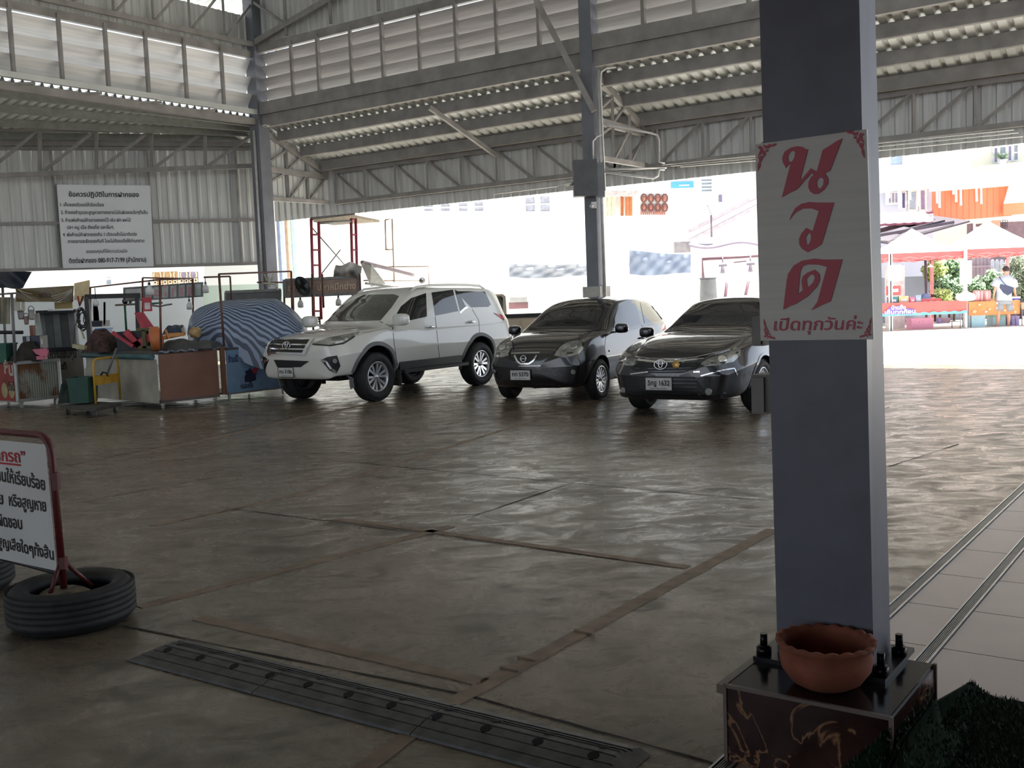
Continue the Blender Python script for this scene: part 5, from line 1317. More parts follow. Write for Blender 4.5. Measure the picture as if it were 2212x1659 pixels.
GF = mat('grey_metal_frame', (170, 174, 172), .5, .3, .1, 6)
for a, b_, s in ((R0_+Z*.03, R1_+Z*.03, .05), (R0_+Z*.66, R1_+Z*.66, .05)): MB().bar(a+nR*.01, b_+nR*.01, .05, s).build('sheet_frame', GF, rs_)
for p in (R0_+dR*.02, R1_-dR*.02): MB().bar(p+Z*.02+nR*.01, p+Z*.67+nR*.01, .05, .04).build('sheet_frame', GF, rs_)
m = MB(); q = [R2_, R0_, R1_, R1_+(R2_-R0_)]; m.add([V((p.x, p.y, .77)) for p in q]+[V((p.x, p.y, .81)) for p in q], [(3, 2, 1, 0), (4, 5, 6, 7)]+[(i, (i+1) % 4, 4+(i+1) % 4, 4+i) for i in range(4)]); m.build('counter_top', MATS['counter_top_dark'], rs_)
m = MB(); m.add([V((p.x, p.y, .12)) for p in q]+[V((p.x, p.y, .15)) for p in q], [(3, 2, 1, 0), (4, 5, 6, 7)]+[(i, (i+1) % 4, 4+(i+1) % 4, 4+i) for i in range(4)]); m.build('base_frame', STEEL, rs_)
for p in (R0_+dR*.1+dl*.05, R1_-dR*.1+dl*.05, R2_+dR*.2): caster(V((p.x, p.y, .012)), rs_, .05)
tubes('frame_post', [[P(33, 784, R0_.y-.03), P(25, 632, R0_.y-.03)]], .025, PIPE2, rs_); tubes('frame_rail', [[P(-20, 637, R0_.y-.03), P(37, 633, R0_.y-.03)]], .016, PIPE2, rs_)
tubes('frame_rail', [[P(-20, 718, R0_.y+.3), P(50, 718, R0_.y+.4)]], .03, BLACKM, rs_)
open_box('plastic_bin', 'green plastic bin on the snack stall beside the pipe post', 'bin', -30, 743, 28, 782, 17.8, .4, GREENP)
m = heap(MB(), 30, 738, 96, 778, 17.9, .5, 8, .9); simple('dark_bag_heap', 'dark heap of bags and tools on the snack stall', 'bags', m, mat('dark_bags', (58, 52, 48), .8, 0, .35, 9))
PINK = mat('pink_plastic', (206, 104, 128), .45, 0, .1, 6)
t = thing('pink_dustpan', P(90, 770, 17.7), 0, 'pink plastic scoop lying on the heap beside the rusty sheet', 'dustpan')
m = MB(); q = [(69, 755), (101, 752), (103, 770), (88, 769), (78, 765)]; m.add([P(x, y, 17.6) for x, y in q]+[P(x, y, 17.8) for x, y in q], [(0, 4, 3, 2, 1), (5, 6, 7, 8, 9)]+[(i, (i+1) % 5, 5+(i+1) % 5, 5+i) for i in range(5)]); m.build('pan', PINK, t)
m = MB(); m.tube([P(102, 753, 17.65), P(104, 760, 17.6), P(102, 769, 17.65)], .014, 8); m.build('handle', PINK, t); m = MB(); pbox(m, 82, 769, 99, 776, 17.7, .14); m.build('lower_cup', PINK, t)
m = MB(); pbox(m, 57, 726, 96, 752, 18.1, .3); t = thing('cash_box', P(76, 752, 18.1), 0, 'dark navy box with a white strip behind the bag heap', 'box'); m.build('case', NAVY, t); m = MB(); pbox(m, 88, 732, 92, 743, 17.93, .01); m.build('white_strip', mat('pale_sheet', (206, 206, 200)), t)
m = MB(); pbox(m, 57, 727, 65, 739, 17.93, .01); m.build('small_screen', GF, t)
# ---- grey folded sheet cabinet
t = thing('roller_cabinet', P(125, 750, 19), 0, 'grey cabinet with folded vertical sheeting behind the snack stall', 'cabinet')
for k in range(5):
    x0, x1 = 86+k*16-(4-k)*.5, 100+k*16; m = MB(); q = [P(x0-4, 675, 19+.05*(k % 2)), P(x1-4, 675, 19+.05*((k+1) % 2)), P(x1+3, 752, 19+.05*((k+1) % 2)), P(x0+3, 752, 19+.05*(k % 2))]
    m.add(q+[p+V((0, .1, 0)) for p in q], [(3, 2, 1, 0), (4, 5, 6, 7)]+[(i, (i+1) % 4, 4+(i+1) % 4, 4+i) for i in range(4)]); m.build('fold_panel', mat('grey_sheeting_shade', (86, 90, 90), .5) if k % 2 == 1 else mat('grey_sheeting', (122, 126, 126), .5), t)  # every second fold takes a darker grey: fold shade painted into the colour
m = MB(); pbox(m, 82, 671, 168, 675, 19, .2); m.build('head_rail', BLACKM, t); m = MB(); pbox(m, 82, 752, 172, 757, 19, .3); m.build('base', BLACKM, t)
# ---- white lettered board behind
t = thing('lettered_board', P(135, 800, 18.9), 0, 'grey-white board with black Thai lettering behind the rusty sheet', 'board')
m = MB(); pbox(m, 100, 757, 185, 850, 18.9, .03); m.build('panel', mat('board_grey', (150, 148, 140), .7), t)
def bdp(u, v): return P(100, 850, 18.88)+V((u, 0, v))
for (tx, x, y, w, h) in (('หวานเย็นชุ่ม', .12, .63, .47, .15), ('กะทิ', .24, .42, .16, .15)):
    m = MB(); letters(m, tx, bdp, x, y, w=w, h=h*1.2, bold=.03); m.build('lettering', INK, t)
# ---- covered roof signs
t = thing('wrapped_sign', P(98, 640, 17.9), 0, 'dark gold shop sign wrapped in clear creased plastic', 'sign')
g_ = [P(36, 652, 17.6), P(160, 652, 18.3), P(160, 617, 18.3), P(36, 624, 17.6)]
def wr(u, v, o=0): return g_[0].lerp(g_[1], u).lerp(g_[3].lerp(g_[2], u), v)-V((0, .02+o+.012*math.sin(14*(u-.5)*(1.2-v)+3*v), 0))
m = MB(); m.grid(lambda u, v: wr(u, v), 26, 10); m.shell(.02); m.build('panel', mat('dark_gold', (112, 96, 62), .35, 0, .25, 4), t)
m = MB(); letters(m, 'เปิด', lambda u, v: wr(u, v, .01), .5, .3, w=.2, h=.45, align='c', bold=.03); m.build('lettering', mat('dark_brown_letter', (70, 48, 40), .5), t)
for k in range(6):
    s = 1 if k > 1 else 0; a = (.97, .9-.05*k) if s else (.04, .95); b_ = (.55+.03*k, .62-.13*k) if s else (.28, .55-.4*k)
    m = MB(); m.tube([wr(a[0]+(b_[0]-a[0])*i/6, a[1]+(b_[1]-a[1])*i/6-.06*math.sin(PI*i/6), .014) for i in range(7)], .006, 5); m.build('plastic_crease', mat('clear_plastic', (206, 200, 186), .2), t)
t = thing('side_sign', P(176, 630, 18.4), 0, 'mustard side panel at the end of the wrapped shop sign', 'sign'); m = MB(); q = [P(160, 648, 18.3), P(193, 652, 18.9), P(192, 605, 18.9), P(160, 612, 18.3)]; m.add(q+[p+V((.0, .04, 0)) for p in q], [(0, 1, 2, 3), (7, 6, 5, 4)]+[((i+1) % 4, i, 4+i, 4+(i+1) % 4) for i in range(4)]); m.build('panel', mat('mustard', (166, 146, 82), .5), t)
m = MB(); m.tube([P(168, 640, 18.2), P(172, 660, 18.2), P(180, 640, 18.3)], .02, 6); m.build('red_ribbon', mat('faded_red_cloth', (176, 90, 70), .7), t)
m = MB(); pbox(m, 118, 653, 157, 668, 18.4, .03); t = thing('menu_strip', P(137, 668, 18.4), 0, 'small mustard menu strip under the wrapped shop sign', 'sign'); m.build('panel', MATS['mustard'], t); m = MB(); pbox(m, 104, 668, 157, 670, 18.4, .05); m.build('light_rail', GALV, t)
m = MB(); m.grid(lambda u, v: P(-40+108*u-18*(1-v)*u, 587+38*(1-v)*(1-.1*u)+1.5*math.sin(9*u)*(1-v), 19.5+.15*math.sin(7*u+4*v)), 24, 8); m.shell(.01)
nv = simple('navy_tarpaulin', 'dark navy tarpaulin stretched over the stall at the picture edge', 'tarpaulin', m, mat('navy_tarp', (52, 58, 70), .5, 0, .2, 3))
for px_ in (-36, 5): MB().tube([V((P(px_, 700, 19.5).x, 19.5, 0)), P(px_, 612, 19.5)], .025, 8).build('support_post', PIPE2, nv)
m = MB(); m.grid(lambda u, v: P(-30+52*u, 700-58*v, 17.9+.05*math.sin(12*u)), 14, 6); m.shell(.008)
simple('clear_curtain', 'creased plastic curtain hanging at the edge of the snack stall', 'curtain', m, mat('dusty_plastic', (150, 144, 122), .3, 0, .25, 4))
t = thing('exhaust_fan_box', P(42, 660, 18.0), 0, 'boxy white ventilator hanging under the wrapped sign', 'ventilator'); m = MB(); pbox(m, 31, 646, 49, 671, 18, .2); m.build('case', mat('off_white_plastic', (196, 194, 176), .5), t); m = MB(); pbox(m, 43, 646, 47, 669, 17.88, .03); m.build('white_tube', GALV, t)
for (px, py, k, lab) in ((45, 678, 12, 'grey bucket hanging under the white ventilator'), (57, 692, 9, 'small brown bucket hanging lowest beside the post'), (68, 680, 11, 'tall grey-brown bucket hanging nearest the grey cabinet')):
    c = P(px, py, 18.1); s = 18.1/2262; m = MB(); m.lathe([(.001, -k*s), (k*.42*s, -k*s), (k*.56*s, k*s), (k*.6*s, k*s), (k*.5*s, -k*.8*s)], 18, Matrix.Translation(c)); t = thing('bucket', c, 0, lab, 'bucket', 'hanging buckets'); m.build('pail', mat('grey_bucket', (168, 162, 158), .5) if px != 57 else mat('brown_bucket', (140, 122, 110), .5), t)
    m = MB(); m.tube([c+V((k*.56*s*math.cos(a), 0, k*s+k*.7*s*math.sin(a))) for a in [PI*i/8 for i in range(9)]], .006, 5); m.build('handle', BLACKM, t)
m = MB(); q = [P(74, 678, 18.6), P(82, 676, 18.6), P(90, 724, 18.6), P(77, 728, 18.6)]; m.add(q+[p+V((0, .05, 0)) for p in q], [(3, 2, 1, 0), (4, 5, 6, 7)]+[(i, (i+1) % 4, 4+(i+1) % 4, 4+i) for i in range(4)]); simple('white_board_strip', 'tall narrow white board leaning on the grey cabinet', 'board', m, mat('off_white_board', (206, 212, 210), .6))
m = MB(); pbox(m, 66, 703, 75, 726, 18.2, .1); simple('brown_bottle_crate', 'narrow brown box standing behind the navy cash box', 'box', m, BROWN)
# ---- yellow trolley with a green crate
pa, pb, pc_, pd_ = G(132, 876, .15), G(207, 882, .15), G(262, 870, .15), G(186, 866, .15)
tM = G(195, 888); ty = G(207, 872, .15).y
tr = thing('platform_trolley', tM, 0, 'platform trolley with a yellow push handle in front of the white cloth', 'trolley')
YEL = mat('yellow_paint', (208, 160, 54), .5, 0, .15, 6); PLAT = mat('platform_grey', (72, 72, 66), .7, 0, .2, 8)
m = MB(); q = [pa, pb, pc_, pd_]; m.add(q+[p-Z*.05 for p in q], [(0, 1, 2, 3), (7, 6, 5, 4)]+[((i+1) % 4, i, 4+i, 4+(i+1) % 4) for i in range(4)]); m.build('platform', PLAT, tr)
for p in (pa+(pc_-pa)*.1, pb+(pd_-pb)*.12, pc_+(pa-pc_)*.1, pd_+(pb-pd_)*.12):
    c = V((p.x, p.y, .056)); w_ = MB().cyl(c-V((.02, .0, 0)), c+V((.02, .0, 0)), .056, n=20).build('wheel', RUBBER, tr); MB().cyl(c-V((.024, 0, 0)), c+V((.024, 0, 0)), .03, n=12).build('hub', CAST, w_); MB().box(c+Z*.05, (.06, .08, .04)).build('fork', CAST, w_)
ha, hb_ = G(207, 872, .15), G(260, 862, .15); za = P(206, 776, ty+.02).z
dirh = hb_-ha; dirh.z = 0
hp = [ha+Z*.0, V((ha.x, ha.y, za-.1))]+[V((ha.x, ha.y, za-.1))+dirh.normalized()*(.1-.1*math.cos(a))+Z*(.1*math.sin(a)) for a in (.5, 1.0, 1.57)]
e_ = V((hb_.x, hb_.y, za-.1)); hp += [e_-dirh.normalized()*(.1-.1*math.sin(a+PI/2-1.57+0))*0-dirh.normalized()*(.1-.1*math.cos(a))+Z*(.1*math.sin(a)) for a in (1.57, 1.0, .5)]+[e_, V((hb_.x, hb_.y, .15))]
MB().tube(hp, .018, 10).build('handle', YEL, tr)
z0_, z1_ = P(206, 833, ty).z, P(206, 813, ty).z; face(V((ha.x, ha.y, 0)), V((hb_.x, hb_.y, 0)), z0_, z1_, 'handle_panel', YEL, tr, .01)
oc = open_box('crate', 'dark green plastic crate riding on the yellow trolley', 'crate', 155, 815, 204, 868, ty+.1, .4, mat('dark_green_plastic', (34, 74, 62), .55, 0, .15, 6))
m = MB(); m.tube([P(216, 813, ty+.2), P(222, 804, ty+.2), P(230, 806, ty+.2), P(233, 813, ty+.2)], .016, 6); simple('hose_loop', 'loop of dark hose rising behind the yellow trolley panel', 'hose', m, BLACKM)
m = MB(); m.tube([P(231, 810, ty+.4), P(243, 776, ty+.45), P(252, 752, ty+.5)], .02, 6); simple('broom_stick', 'grey stick leaning on the counter behind the trolley handle', 'stick', m, PIPE2)
m = heap(MB(), 133, 826, 160, 868, 17.6, .4, 12, .6); simple('green_bag', 'dark green bag on the floor behind the trolley', 'bag', m, mat('dark_green_bag', (44, 60, 52), .8, 0, .25, 8))
# ---- poster cart under the striped tarpaulin
K0, K1 = G(494, 853, .12), G(620, 838, .12)
kt = thing('poster_cart', K0, 0, 'cart on casters with a pale blue cartoon-style poster under the striped tarpaulin', 'stall')
BLUEPOST = mat('poster_blue', (140, 172, 204), .55, 0, .12, 2, col2=(104, 134, 168))
fp = face(K0, K1, .14, .86, 'poster_panel', BLUEPOST, kt); kd = (K1-K0).normalized(); kn = V((kd.y, -kd.x, 0))
def kp(u, v, o=.004): return V((K0.x, K0.y, 0))+kd*u+Z*v+kn*o
m = MB()
M_ = Matrix(((kd.x, 0, kn.x, kp(0, 0).x), (kd.y, 0, kn.y, kp(0, 0).y), (0, 1, 0, 0), (0, 0, 0, 1)))
m.prism([(.34, .3), (.43, .3), (.45, .27), (.48, .3), (.58, .32), (.57, .4), (.6, .42), (.57, .45), (.56, .5), (.48, .5), (.46, .54), (.43, .5), (.36, .49), (.37, .43), (.34, .4)], .003, M_); m.build('jigsaw_shape', mat('poster_navy', (44, 46, 76), .5), fp)
m = MB(); m.prism([(.56, .42), (.63, .49), (.62, .54), (.58, .54), (.56, .51), (.53, .53), (.5, .5), (.51, .46)], .006, M_); m.build('heart_shape', mat('poster_heart', (196, 76, 90), .5), fp)
m = MB(); letters(m, 'คนละครึ่ง', kp, .25, .2, w=.26, h=.12, bold=.03); m.build('lettering', MATS['poster_navy'], fp); m = MB(); letters(m, 'ร้านนี้', kp, .03, .66, w=.2, h=.14, bold=.03); m.build('lettering', MATS['poster_navy'], fp)
fpb = face(K0-kd*.12, K0-kd*.02, .14, .93, 'brown_post_panel', BROWN, kt)
m = MB(); q = [K0, K1, K1+V((-kn.x, -kn.y, 0))*1.0, K0-kn*1.0]; m.add([V((p.x, p.y, .86)) for p in q]+[V((p.x, p.y, .9)) for p in q], [(3, 2, 1, 0), (4, 5, 6, 7)]+[(i, (i+1) % 4, 4+(i+1) % 4, 4+i) for i in range(4)]); m.build('counter_top', MATS['counter_top_dark'], kt)
m = MB(); m.add([V((p.x, p.y, .12)) for p in q]+[V((p.x, p.y, .15)) for p in q], [(3, 2, 1, 0), (4, 5, 6, 7)]+[(i, (i+1) % 4, 4+(i+1) % 4, 4+i) for i in range(4)]); m.build('base_frame', STEEL, kt)
for p in (q[0]+kd*.05-kn*.05, q[1]-kd*.05-kn*.05, q[3]+kd*.05, q[2]-kd*.05): caster(V((p.x, p.y, .012)), kt, .05)
ft = thing('pipe_canopy', P(480, 745, 17.2), 0, 'thin dark pipe frame standing over the striped tarpaulin', 'pipe frame', 'pipe frames over the stalls')
fA = [P(484, 748, 17.1), P(473, 592, 17.1)]; fB = [P(632, 700, 19.6), P(629, 586, 19.6)]; fC = [P(500, 650, 18.6), P(497, 597, 18.6)]
tubes('frame_post', [fA], .02, PIPE, ft); tubes('frame_post', [fB], .02, PIPE, ft); tubes('frame_post', [fC], .016, PIPE, ft)
tubes('top_rail', [[fA[1], fB[1]]], .015, PIPE, ft); tubes('top_rail', [[P(440, 599, 18.6), fC[1]]], .015, PIPE, ft); tubes('middle_rail', [[P(555, 610, 19.2), P(612, 610, 19.4)]], .015, PIPE, ft)
# the striped tarpaulin itself
prof_top = [(404, 720), (410, 688), (422, 672), (445, 660), (480, 650), (520, 647), (560, 645), (590, 645), (610, 656), (628, 670), (644, 688), (655, 700), (662, 716)]
prof_bot = [(404, 742), (425, 748), (455, 750), (482, 752), (492, 757), (505, 772), (525, 784), (550, 794), (575, 800), (600, 796), (625, 780), (648, 750), (662, 726)]
def ip(tab, x): return pchip([p[0] for p in tab], [p[1] for p in tab], x)
YT = 18.35
def tarp(u, v):
    x = 404+258*u; zt_ = P(x, ip(prof_top, x), YT).z; zb_ = P(x, ip(prof_bot, x), YT-.75).z
    X = P(x, 700, YT).x; a = v*PI; dep = .78*math.sqrt(max(.04, 1-(2*u-1)**4))
    y = YT-dep*math.copysign(abs(math.cos(a))**.55, math.cos(a)); s = math.sin(a)**.55 if 0 < v < 1 else 0
    zb2 = zb_ if v < .5 else .95
    f = .02*math.sin(26*u+9*v)*math.sin(PI*v)+.03*math.sin(9*u-14*v)*math.sin(PI*v)
    # the cloth hangs in diagonal folds below the shoulder
    return V((X*y/YT if v < .5 else X, y-f, zb2+(zt_-zb2)*s))
m = MB(); m.grid(tarp, 90, 56, uv=True); m.shell(.006)
STR = mat('striped_tarpaulin', (150, 166, 190), .4, 0, .04, 2)
nt = STR.node_tree; b = nt.nodes['Principled BSDF']; uvn = nt.nodes.new('ShaderNodeUVMap'); sx_ = nt.nodes.new('ShaderNodeSeparateXYZ'); nt.links.new(uvn.outputs[0], sx_.inputs[0])
nz = nt.nodes.new('ShaderNodeTexNoise'); nz.inputs['Scale'].default_value = 4.5; nt.links.new(uvn.outputs[0], nz.inputs['Vector'])
def mth(op, a, b_, c=None):
    n = nt.nodes.new('ShaderNodeMath'); n.operation = op
    for i, k in enumerate((a, b_)):
        if isinstance(k, (int, float)): n.inputs[i].default_value = k
        else: nt.links.new(k, n.inputs[i])
    return n.outputs[0]
ph = mth('ADD', mth('MULTIPLY', sx_.outputs[1], 28), mth('ADD', mth('MULTIPLY', mth('ABSOLUTE', mth('SUBTRACT', sx_.outputs[0], .3), 0), 9), mth('MULTIPLY', nz.outputs['Fac'], 3.2)))
fr_ = mth('FRACT', ph, 0); st_ = mth('GREATER_THAN', fr_, .5)
mx = nt.nodes.new('ShaderNodeMix'); mx.data_type = 'RGBA'; nt.links.new(st_, mx.inputs[0]); nt.links.new(b.inputs['Base Color'].links[0].from_socket, mx.inputs[6]); mx.inputs[7].default_value = lin((66, 76, 96)); nt.links.new(mx.outputs[2], b.inputs['Base Color'])
tag(m.build('striped_tarpaulin', STR), 'blue and grey striped tarpaulin draped over a loaded market cart beside the white SUV', 'tarpaulin')
# ---- dark lettered boards and fan to the right of the tarpaulin
t = thing('dark_fascia_board', P(545, 640, 19.8), 0, 'plain dark grey stall board rising behind the striped tarpaulin', 'sign'); m = MB(); q = [P(488, 660, 19.2), P(607, 655, 19.9), P(607, 626, 19.9), P(488, 631, 19.2)]; m.add(q+[p+V((0, .05, 0)) for p in q], [(0, 1, 2, 3), (7, 6, 5, 4)]+[((i+1) % 4, i, 4+i, 4+(i+1) % 4) for i in range(4)]); m.build('panel', mat('dark_board', (92, 92, 90), .5), t)
MB().bar(q[3]-V((0, .03, 0)), q[2]-V((0, .03, 0)), .03, .05).build('top_trim', PIPE2, t); MB().bar(q[0]-V((0, .03, 0)), q[3]-V((0, .03, 0)), .05, .03).build('side_trim', PIPE2, t)
t = thing('brown_signboard', P(697, 640, 20.2), 0, 'brown stall signboard with faded cream Thai letters above the SUV bonnet', 'sign'); q = [P(616, 641, 20.0), P(776, 634, 20.6), P(776, 598, 20.6), P(616, 605, 20.0)]
m = MB(); m.add(q+[p+V((0, .06, 0)) for p in q], [(0, 1, 2, 3), (7, 6, 5, 4)]+[((i+1) % 4, i, 4+i, 4+(i+1) % 4) for i in range(4)]); m.build('panel', mat('brown_sign', (150, 128, 112), .6), t)
def bsg(u, v): return q[0].lerp(q[1], u).lerp(q[3].lerp(q[2], u), v)-V((0, .012, 0))
m = MB(); letters(m, 'ตก', bsg, .04, .35, w=.12, h=.5, bold=.02); m.build('lettering', mat('cream_letter', (206, 180, 156), .6), t); m = MB(); letters(m, 'ปลาหมึกย่าง', bsg, .43, .3, w=.52, h=.5, bold=.02); m.build('lettering', MATS['cream_letter'], t)
for a, b_ in ((0, 1), (1, 2), (2, 3), (3, 0)): MB().bar(q[a]-V((0, .01, 0)), q[b_]-V((0, .01, 0)), .04, .05).build('frame_bar', PIPE2, t)
for x, yb_ in ((613, 700), (632, 690), (674, 700), (696, 640), (777, 640)): tubes('support_post', [[P(x, 592 if x > 660 else 604, 20.1), P(x+3, yb_+25, 20.1)]], .02, PIPE, t)
fc = P(654, 618, 19.9); t = thing('cage_fan', fc, 0, 'grey cage fan tilted in front of the brown signboard', 'fan'); ax = V((-.55, -.75, -.35)).normalized(); MF = ax.to_track_quat('Z', 'Y').to_matrix().to_4x4(); MF.translation = fc
for k in range(7): m = MB(); r_ = .03+.025*k; zz = .05*math.cos(k/6*1.5); m.tube([MF @ V((r_*math.cos(2*PI*i/28), r_*math.sin(2*PI*i/28), zz)) for i in range(28)], .004, 5, closed=True); m.build('cage_ring', BLACKM, t)
m = MB(); m.lathe([(.001, -.06), (.1, -.05), (.19, -.01), (.2, .01), (.185, .005), (.1, -.03)], 28, MF); m.build('guard', mat('fan_grey', (96, 98, 98), .5), t)
for k in range(3): m = MB(); a = 2*PI*k/3; m.add([MF @ V(p) for p in ((.02*math.cos(a), .02*math.sin(a), .01), (.15*math.cos(a-.4), .15*math.sin(a-.4), .02), (.17*math.cos(a), .17*math.sin(a), .0), (.15*math.cos(a+.5), .15*math.sin(a+.5), -.01))], [(0, 1, 2, 3)]); m.shell(.004); m.build('blade', mat('fan_blade', (150, 152, 150), .4), t)
m = MB(); m.cyl(MF @ V((0, 0, -.14)), MF @ V((0, 0, .03)), .05); m.build('motor', BLACKM, t); MB().bar(MF @ V((0, 0, -.12)), P(680, 640, 20.0), .03, .03).build('bracket', PIPE2, t)
t = thing('red_bench', P(672, 695, 19.6), 0, 'dark red slatted bench back peeping over the SUV bonnet', 'bench')
for y in (688, 692, 697): MB().bar(P(650, y+2, 19.6), P(692, y-3, 19.8), .03, .03).build('slat', PIPE, t)
MB().bar(P(652, 688, 19.6), P(654, 716, 19.6), .03, .03).build('post', PIPE, t); MB().bar(P(690, 684, 19.8), P(692, 712, 19.8), .03, .03).build('post', PIPE, t)
m = MB(); 
for px, py in (((571, 592), (576, 606)), ((591, 592), (586, 606))): m.tube([P(px[0], px[1], 19.1), P(py[0], py[1], 19.1)], .018, 6)
m.tube([P(566, 612, 19.1), P(594, 613, 19.1), P(600, 626, 19.1)], .02, 6); m.tube([P(580, 598, 19.1), P(582, 620, 19.1)], .02, 6); simple('tied_rags', 'pale knotted rags tied on the frame rail before the corner column', 'rags', m, mat('pale_rag', (196, 190, 168), .9))
# ================================================================== yard and buildings outside
FAC = mat('white_facade', (232, 233, 230), .8, 0, .03, .5); WIN = mat('window_glass_grey', (150, 160, 170), .15, 0, .08, 2); WINF = mat('white_window_frame', (226, 228, 228), .5)
def facade(name, label, cat, px0, px1, y0_, y1_, zt, depth=5.0, mt=None, group=None):
    a, b_ = P(px0, 640, y0_), P(px1, 640, y1_); a.z = b_.z = 0
    t = thing(name, (a+b_)/2, 0, label, cat, group); n = V((b_.y-a.y, -(b_.x-a.x), 0)).normalized()
    m = MB(); q = [a, b_, b_-n*depth, a-n*depth]; m.add(q+[p+Z*zt for p in q], [(3, 2, 1, 0), (4, 5, 6, 7)]+[(i, (i+1) % 4, 4+(i+1) % 4, 4+i) for i in range(4)]); m.build('wall', mt or FAC, t)
    return t, Frame(a, b_-a)
def window(t, fr, x0, y0_, x1, y1_, bars=1, mt=None):
    a, c = fr.pt(x0, y1_, .02), fr.pt(x1, y0_, .02); u0_, z0_ = fr.px(x0, y1_); u1_, z1_ = fr.px(x1, y0_)
    m = MB()
    for (p, q_) in (((u0_, z0_), (u1_, z0_)), ((u0_, z1_), (u1_, z1_)), ((u0_, z0_), (u0_, z1_)), ((u1_, z0_), (u1_, z1_))): m.bar(fr.at(*p, .04), fr.at(*q_, .04), .08, .08)
    for k in range(bars): z = z0_+(z1_-z0_)*(k+1)/(bars+1); m.bar(fr.at(u0_, z, .04), fr.at(u1_, z, .04), .06, .06)
    w_ = m.build('window', WINF, t); m = MB(); m.add([fr.at(u0_, z0_, .03), fr.at(u1_, z0_, .03), fr.at(u1_, z1_, .03), fr.at(u0_, z1_, .03)], [(0, 1, 2, 3)]); m.shell(.01); m.build('pane', mt or WIN, w_)
# boundary walls
wl = MB(); q = [P(-140, 660, 28.6), P(440, 660, 30.4)]
for p in q: p.z = 0
def wallbox(q, z, th=.15):
    d = (q[1]-q[0]).normalized(); n = V((d.y, -d.x, 0)); m = MB(); r_ = [q[0], q[1], q[1]-n*th, q[0]-n*th]
    m.add(r_+[p+Z*z for p in r_], [(3, 2, 1, 0), (4, 5, 6, 7)]+[(i, (i+1) % 4, 4+(i+1) % 4, 4+i) for i in range(4)]); return m
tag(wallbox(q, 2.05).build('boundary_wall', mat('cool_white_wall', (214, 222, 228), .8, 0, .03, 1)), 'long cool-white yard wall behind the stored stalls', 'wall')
q = [P(440, 660, 30.4), P(612, 660, 31.2)]
for p in q: p.z = 0
tag(wallbox(q, 2.2).build('boundary_wall', mat('pale_green_wall', (196, 214, 204), .8, 0, .04, 1)), 'pale green stretch of yard wall behind the striped tarpaulin', 'wall')
q = [P(612, 660, 31.2), P(1700, 660, 33.0)]
for p in q: p.z = 0
tag(wallbox(q, 2.0).build('boundary_wall', FAC), 'sunlit white yard wall running behind the parked cars', 'wall')
# breeze-block screens
def breeze(label, px0, py0, px1, py1, y, mt, n):
    t = thing('block_screen', P((px0+px1)/2, py1, y), 0, label, 'screen', 'patterned block screens'); c, w_, h = rect(px0, py0, px1, py1, y)
    m = MB(); m.box(c+V((0, .08, 0)), (w_, .05, h)); m.build('screen_back', mt, t); s = w_/n
    cr = mat('cream_tracery', (216, 196, 166), .7)
    for i in range(n):
        x = c.x-w_/2+s*(i+.5); m = MB(); sg_ = 1 if i % 2 else -1
        m.tube([V((x+sg_*s*.2*math.cos(a), c.y+.03, c.z+h*.25+h*.22*math.sin(a))) for a in [-1.4+2.8*k/8 for k in range(9)]], .03, 6)
        for dx, dz in ((s*.4, 0), (s*.3, h*.18), (s*.3, -h*.18)): m.bar(V((x-dx, c.y+.03, c.z-h*.25-dz)), V((x+dx, c.y+.03, c.z-h*.25+dz)), .04, .05)
        m.build('tracery', cr, t)
breeze('tan patterned block screen above the yard wall', 328, 588, 384, 616, 44.0, mat('tan_screen', (170, 138, 100), .8), 5); breeze('mauve patterned block screen above the yard wall', 386, 588, 428, 612, 44.1, mat('mauve_screen', (138, 128, 148), .8), 4)
# long white building behind the yard
bt, bf = facade('long_building', 'long white two-storey building beyond the yard wall', 'building', -200, 1690, 44, 47, 13)
for x0, x1 in ((34, 42), (229, 243)): window(bt, bf, x0, 602, x1, 616, 0)
for x0, y0_, x1, y1_ in ((915, 440, 937, 458), (951, 438, 973, 458), (990, 436, 1011, 458), (1024, 434, 1045, 458), (1134, 424, 1156, 459), (1166, 422, 1188, 459)): window(bt, bf, x0, y0_, x1, y1_, 1, mat('soft_grey_pane', (170, 172, 184), .3))
window(bt, bf, 1513, 385, 1538, 416, 3); 
OA = mat('orange_curtain', (226, 150, 104), .7, 0, .12, 3)
t = thing('balcony_awning', bf.pt(1340, 420, .5), 0, 'orange scalloped awning and curtain on the white building', 'awning')
for x0, x1 in ((1308, 1330), (1341, 1347), (1350, 1366)):
    m = MB(); m.grid(lambda u, v: bf.pt(x0+(x1-x0)*u, 466-48*v, .3+.05*math.sin(30*u)), 12, 3); m.shell(.03); m.build('curtain', OA if x0 > 1335 else mat('cream_curtain', (236, 226, 196), .7), t)
m = MB(); m.grid(lambda u, v: bf.pt(1306+72*u, 424-12*v-2*abs(math.sin(9*PI*u))*(1-v), .7-.3*v), 45, 2); m.shell(.03); m.build('valance', mat('pale_valance', (236, 220, 206), .7), t)
t = thing('blue_shop_banner', bf.pt(1475, 400, .1), 0, 'bright blue banner high on the white building', 'banner'); u0_, z0_ = bf.px(1449, 407); u1_, z1_ = bf.px(1497, 392); m = MB(); m.add([bf.at(u0_, z0_, .1), bf.at(u1_, z0_, .1), bf.at(u1_, z1_, .1), bf.at(u0_, z1_, .1)], [(0, 1, 2, 3)]); m.shell(.05); m.build('sheet', mat('bright_blue', (96, 176, 232), .5, 0, .12, .6), t)
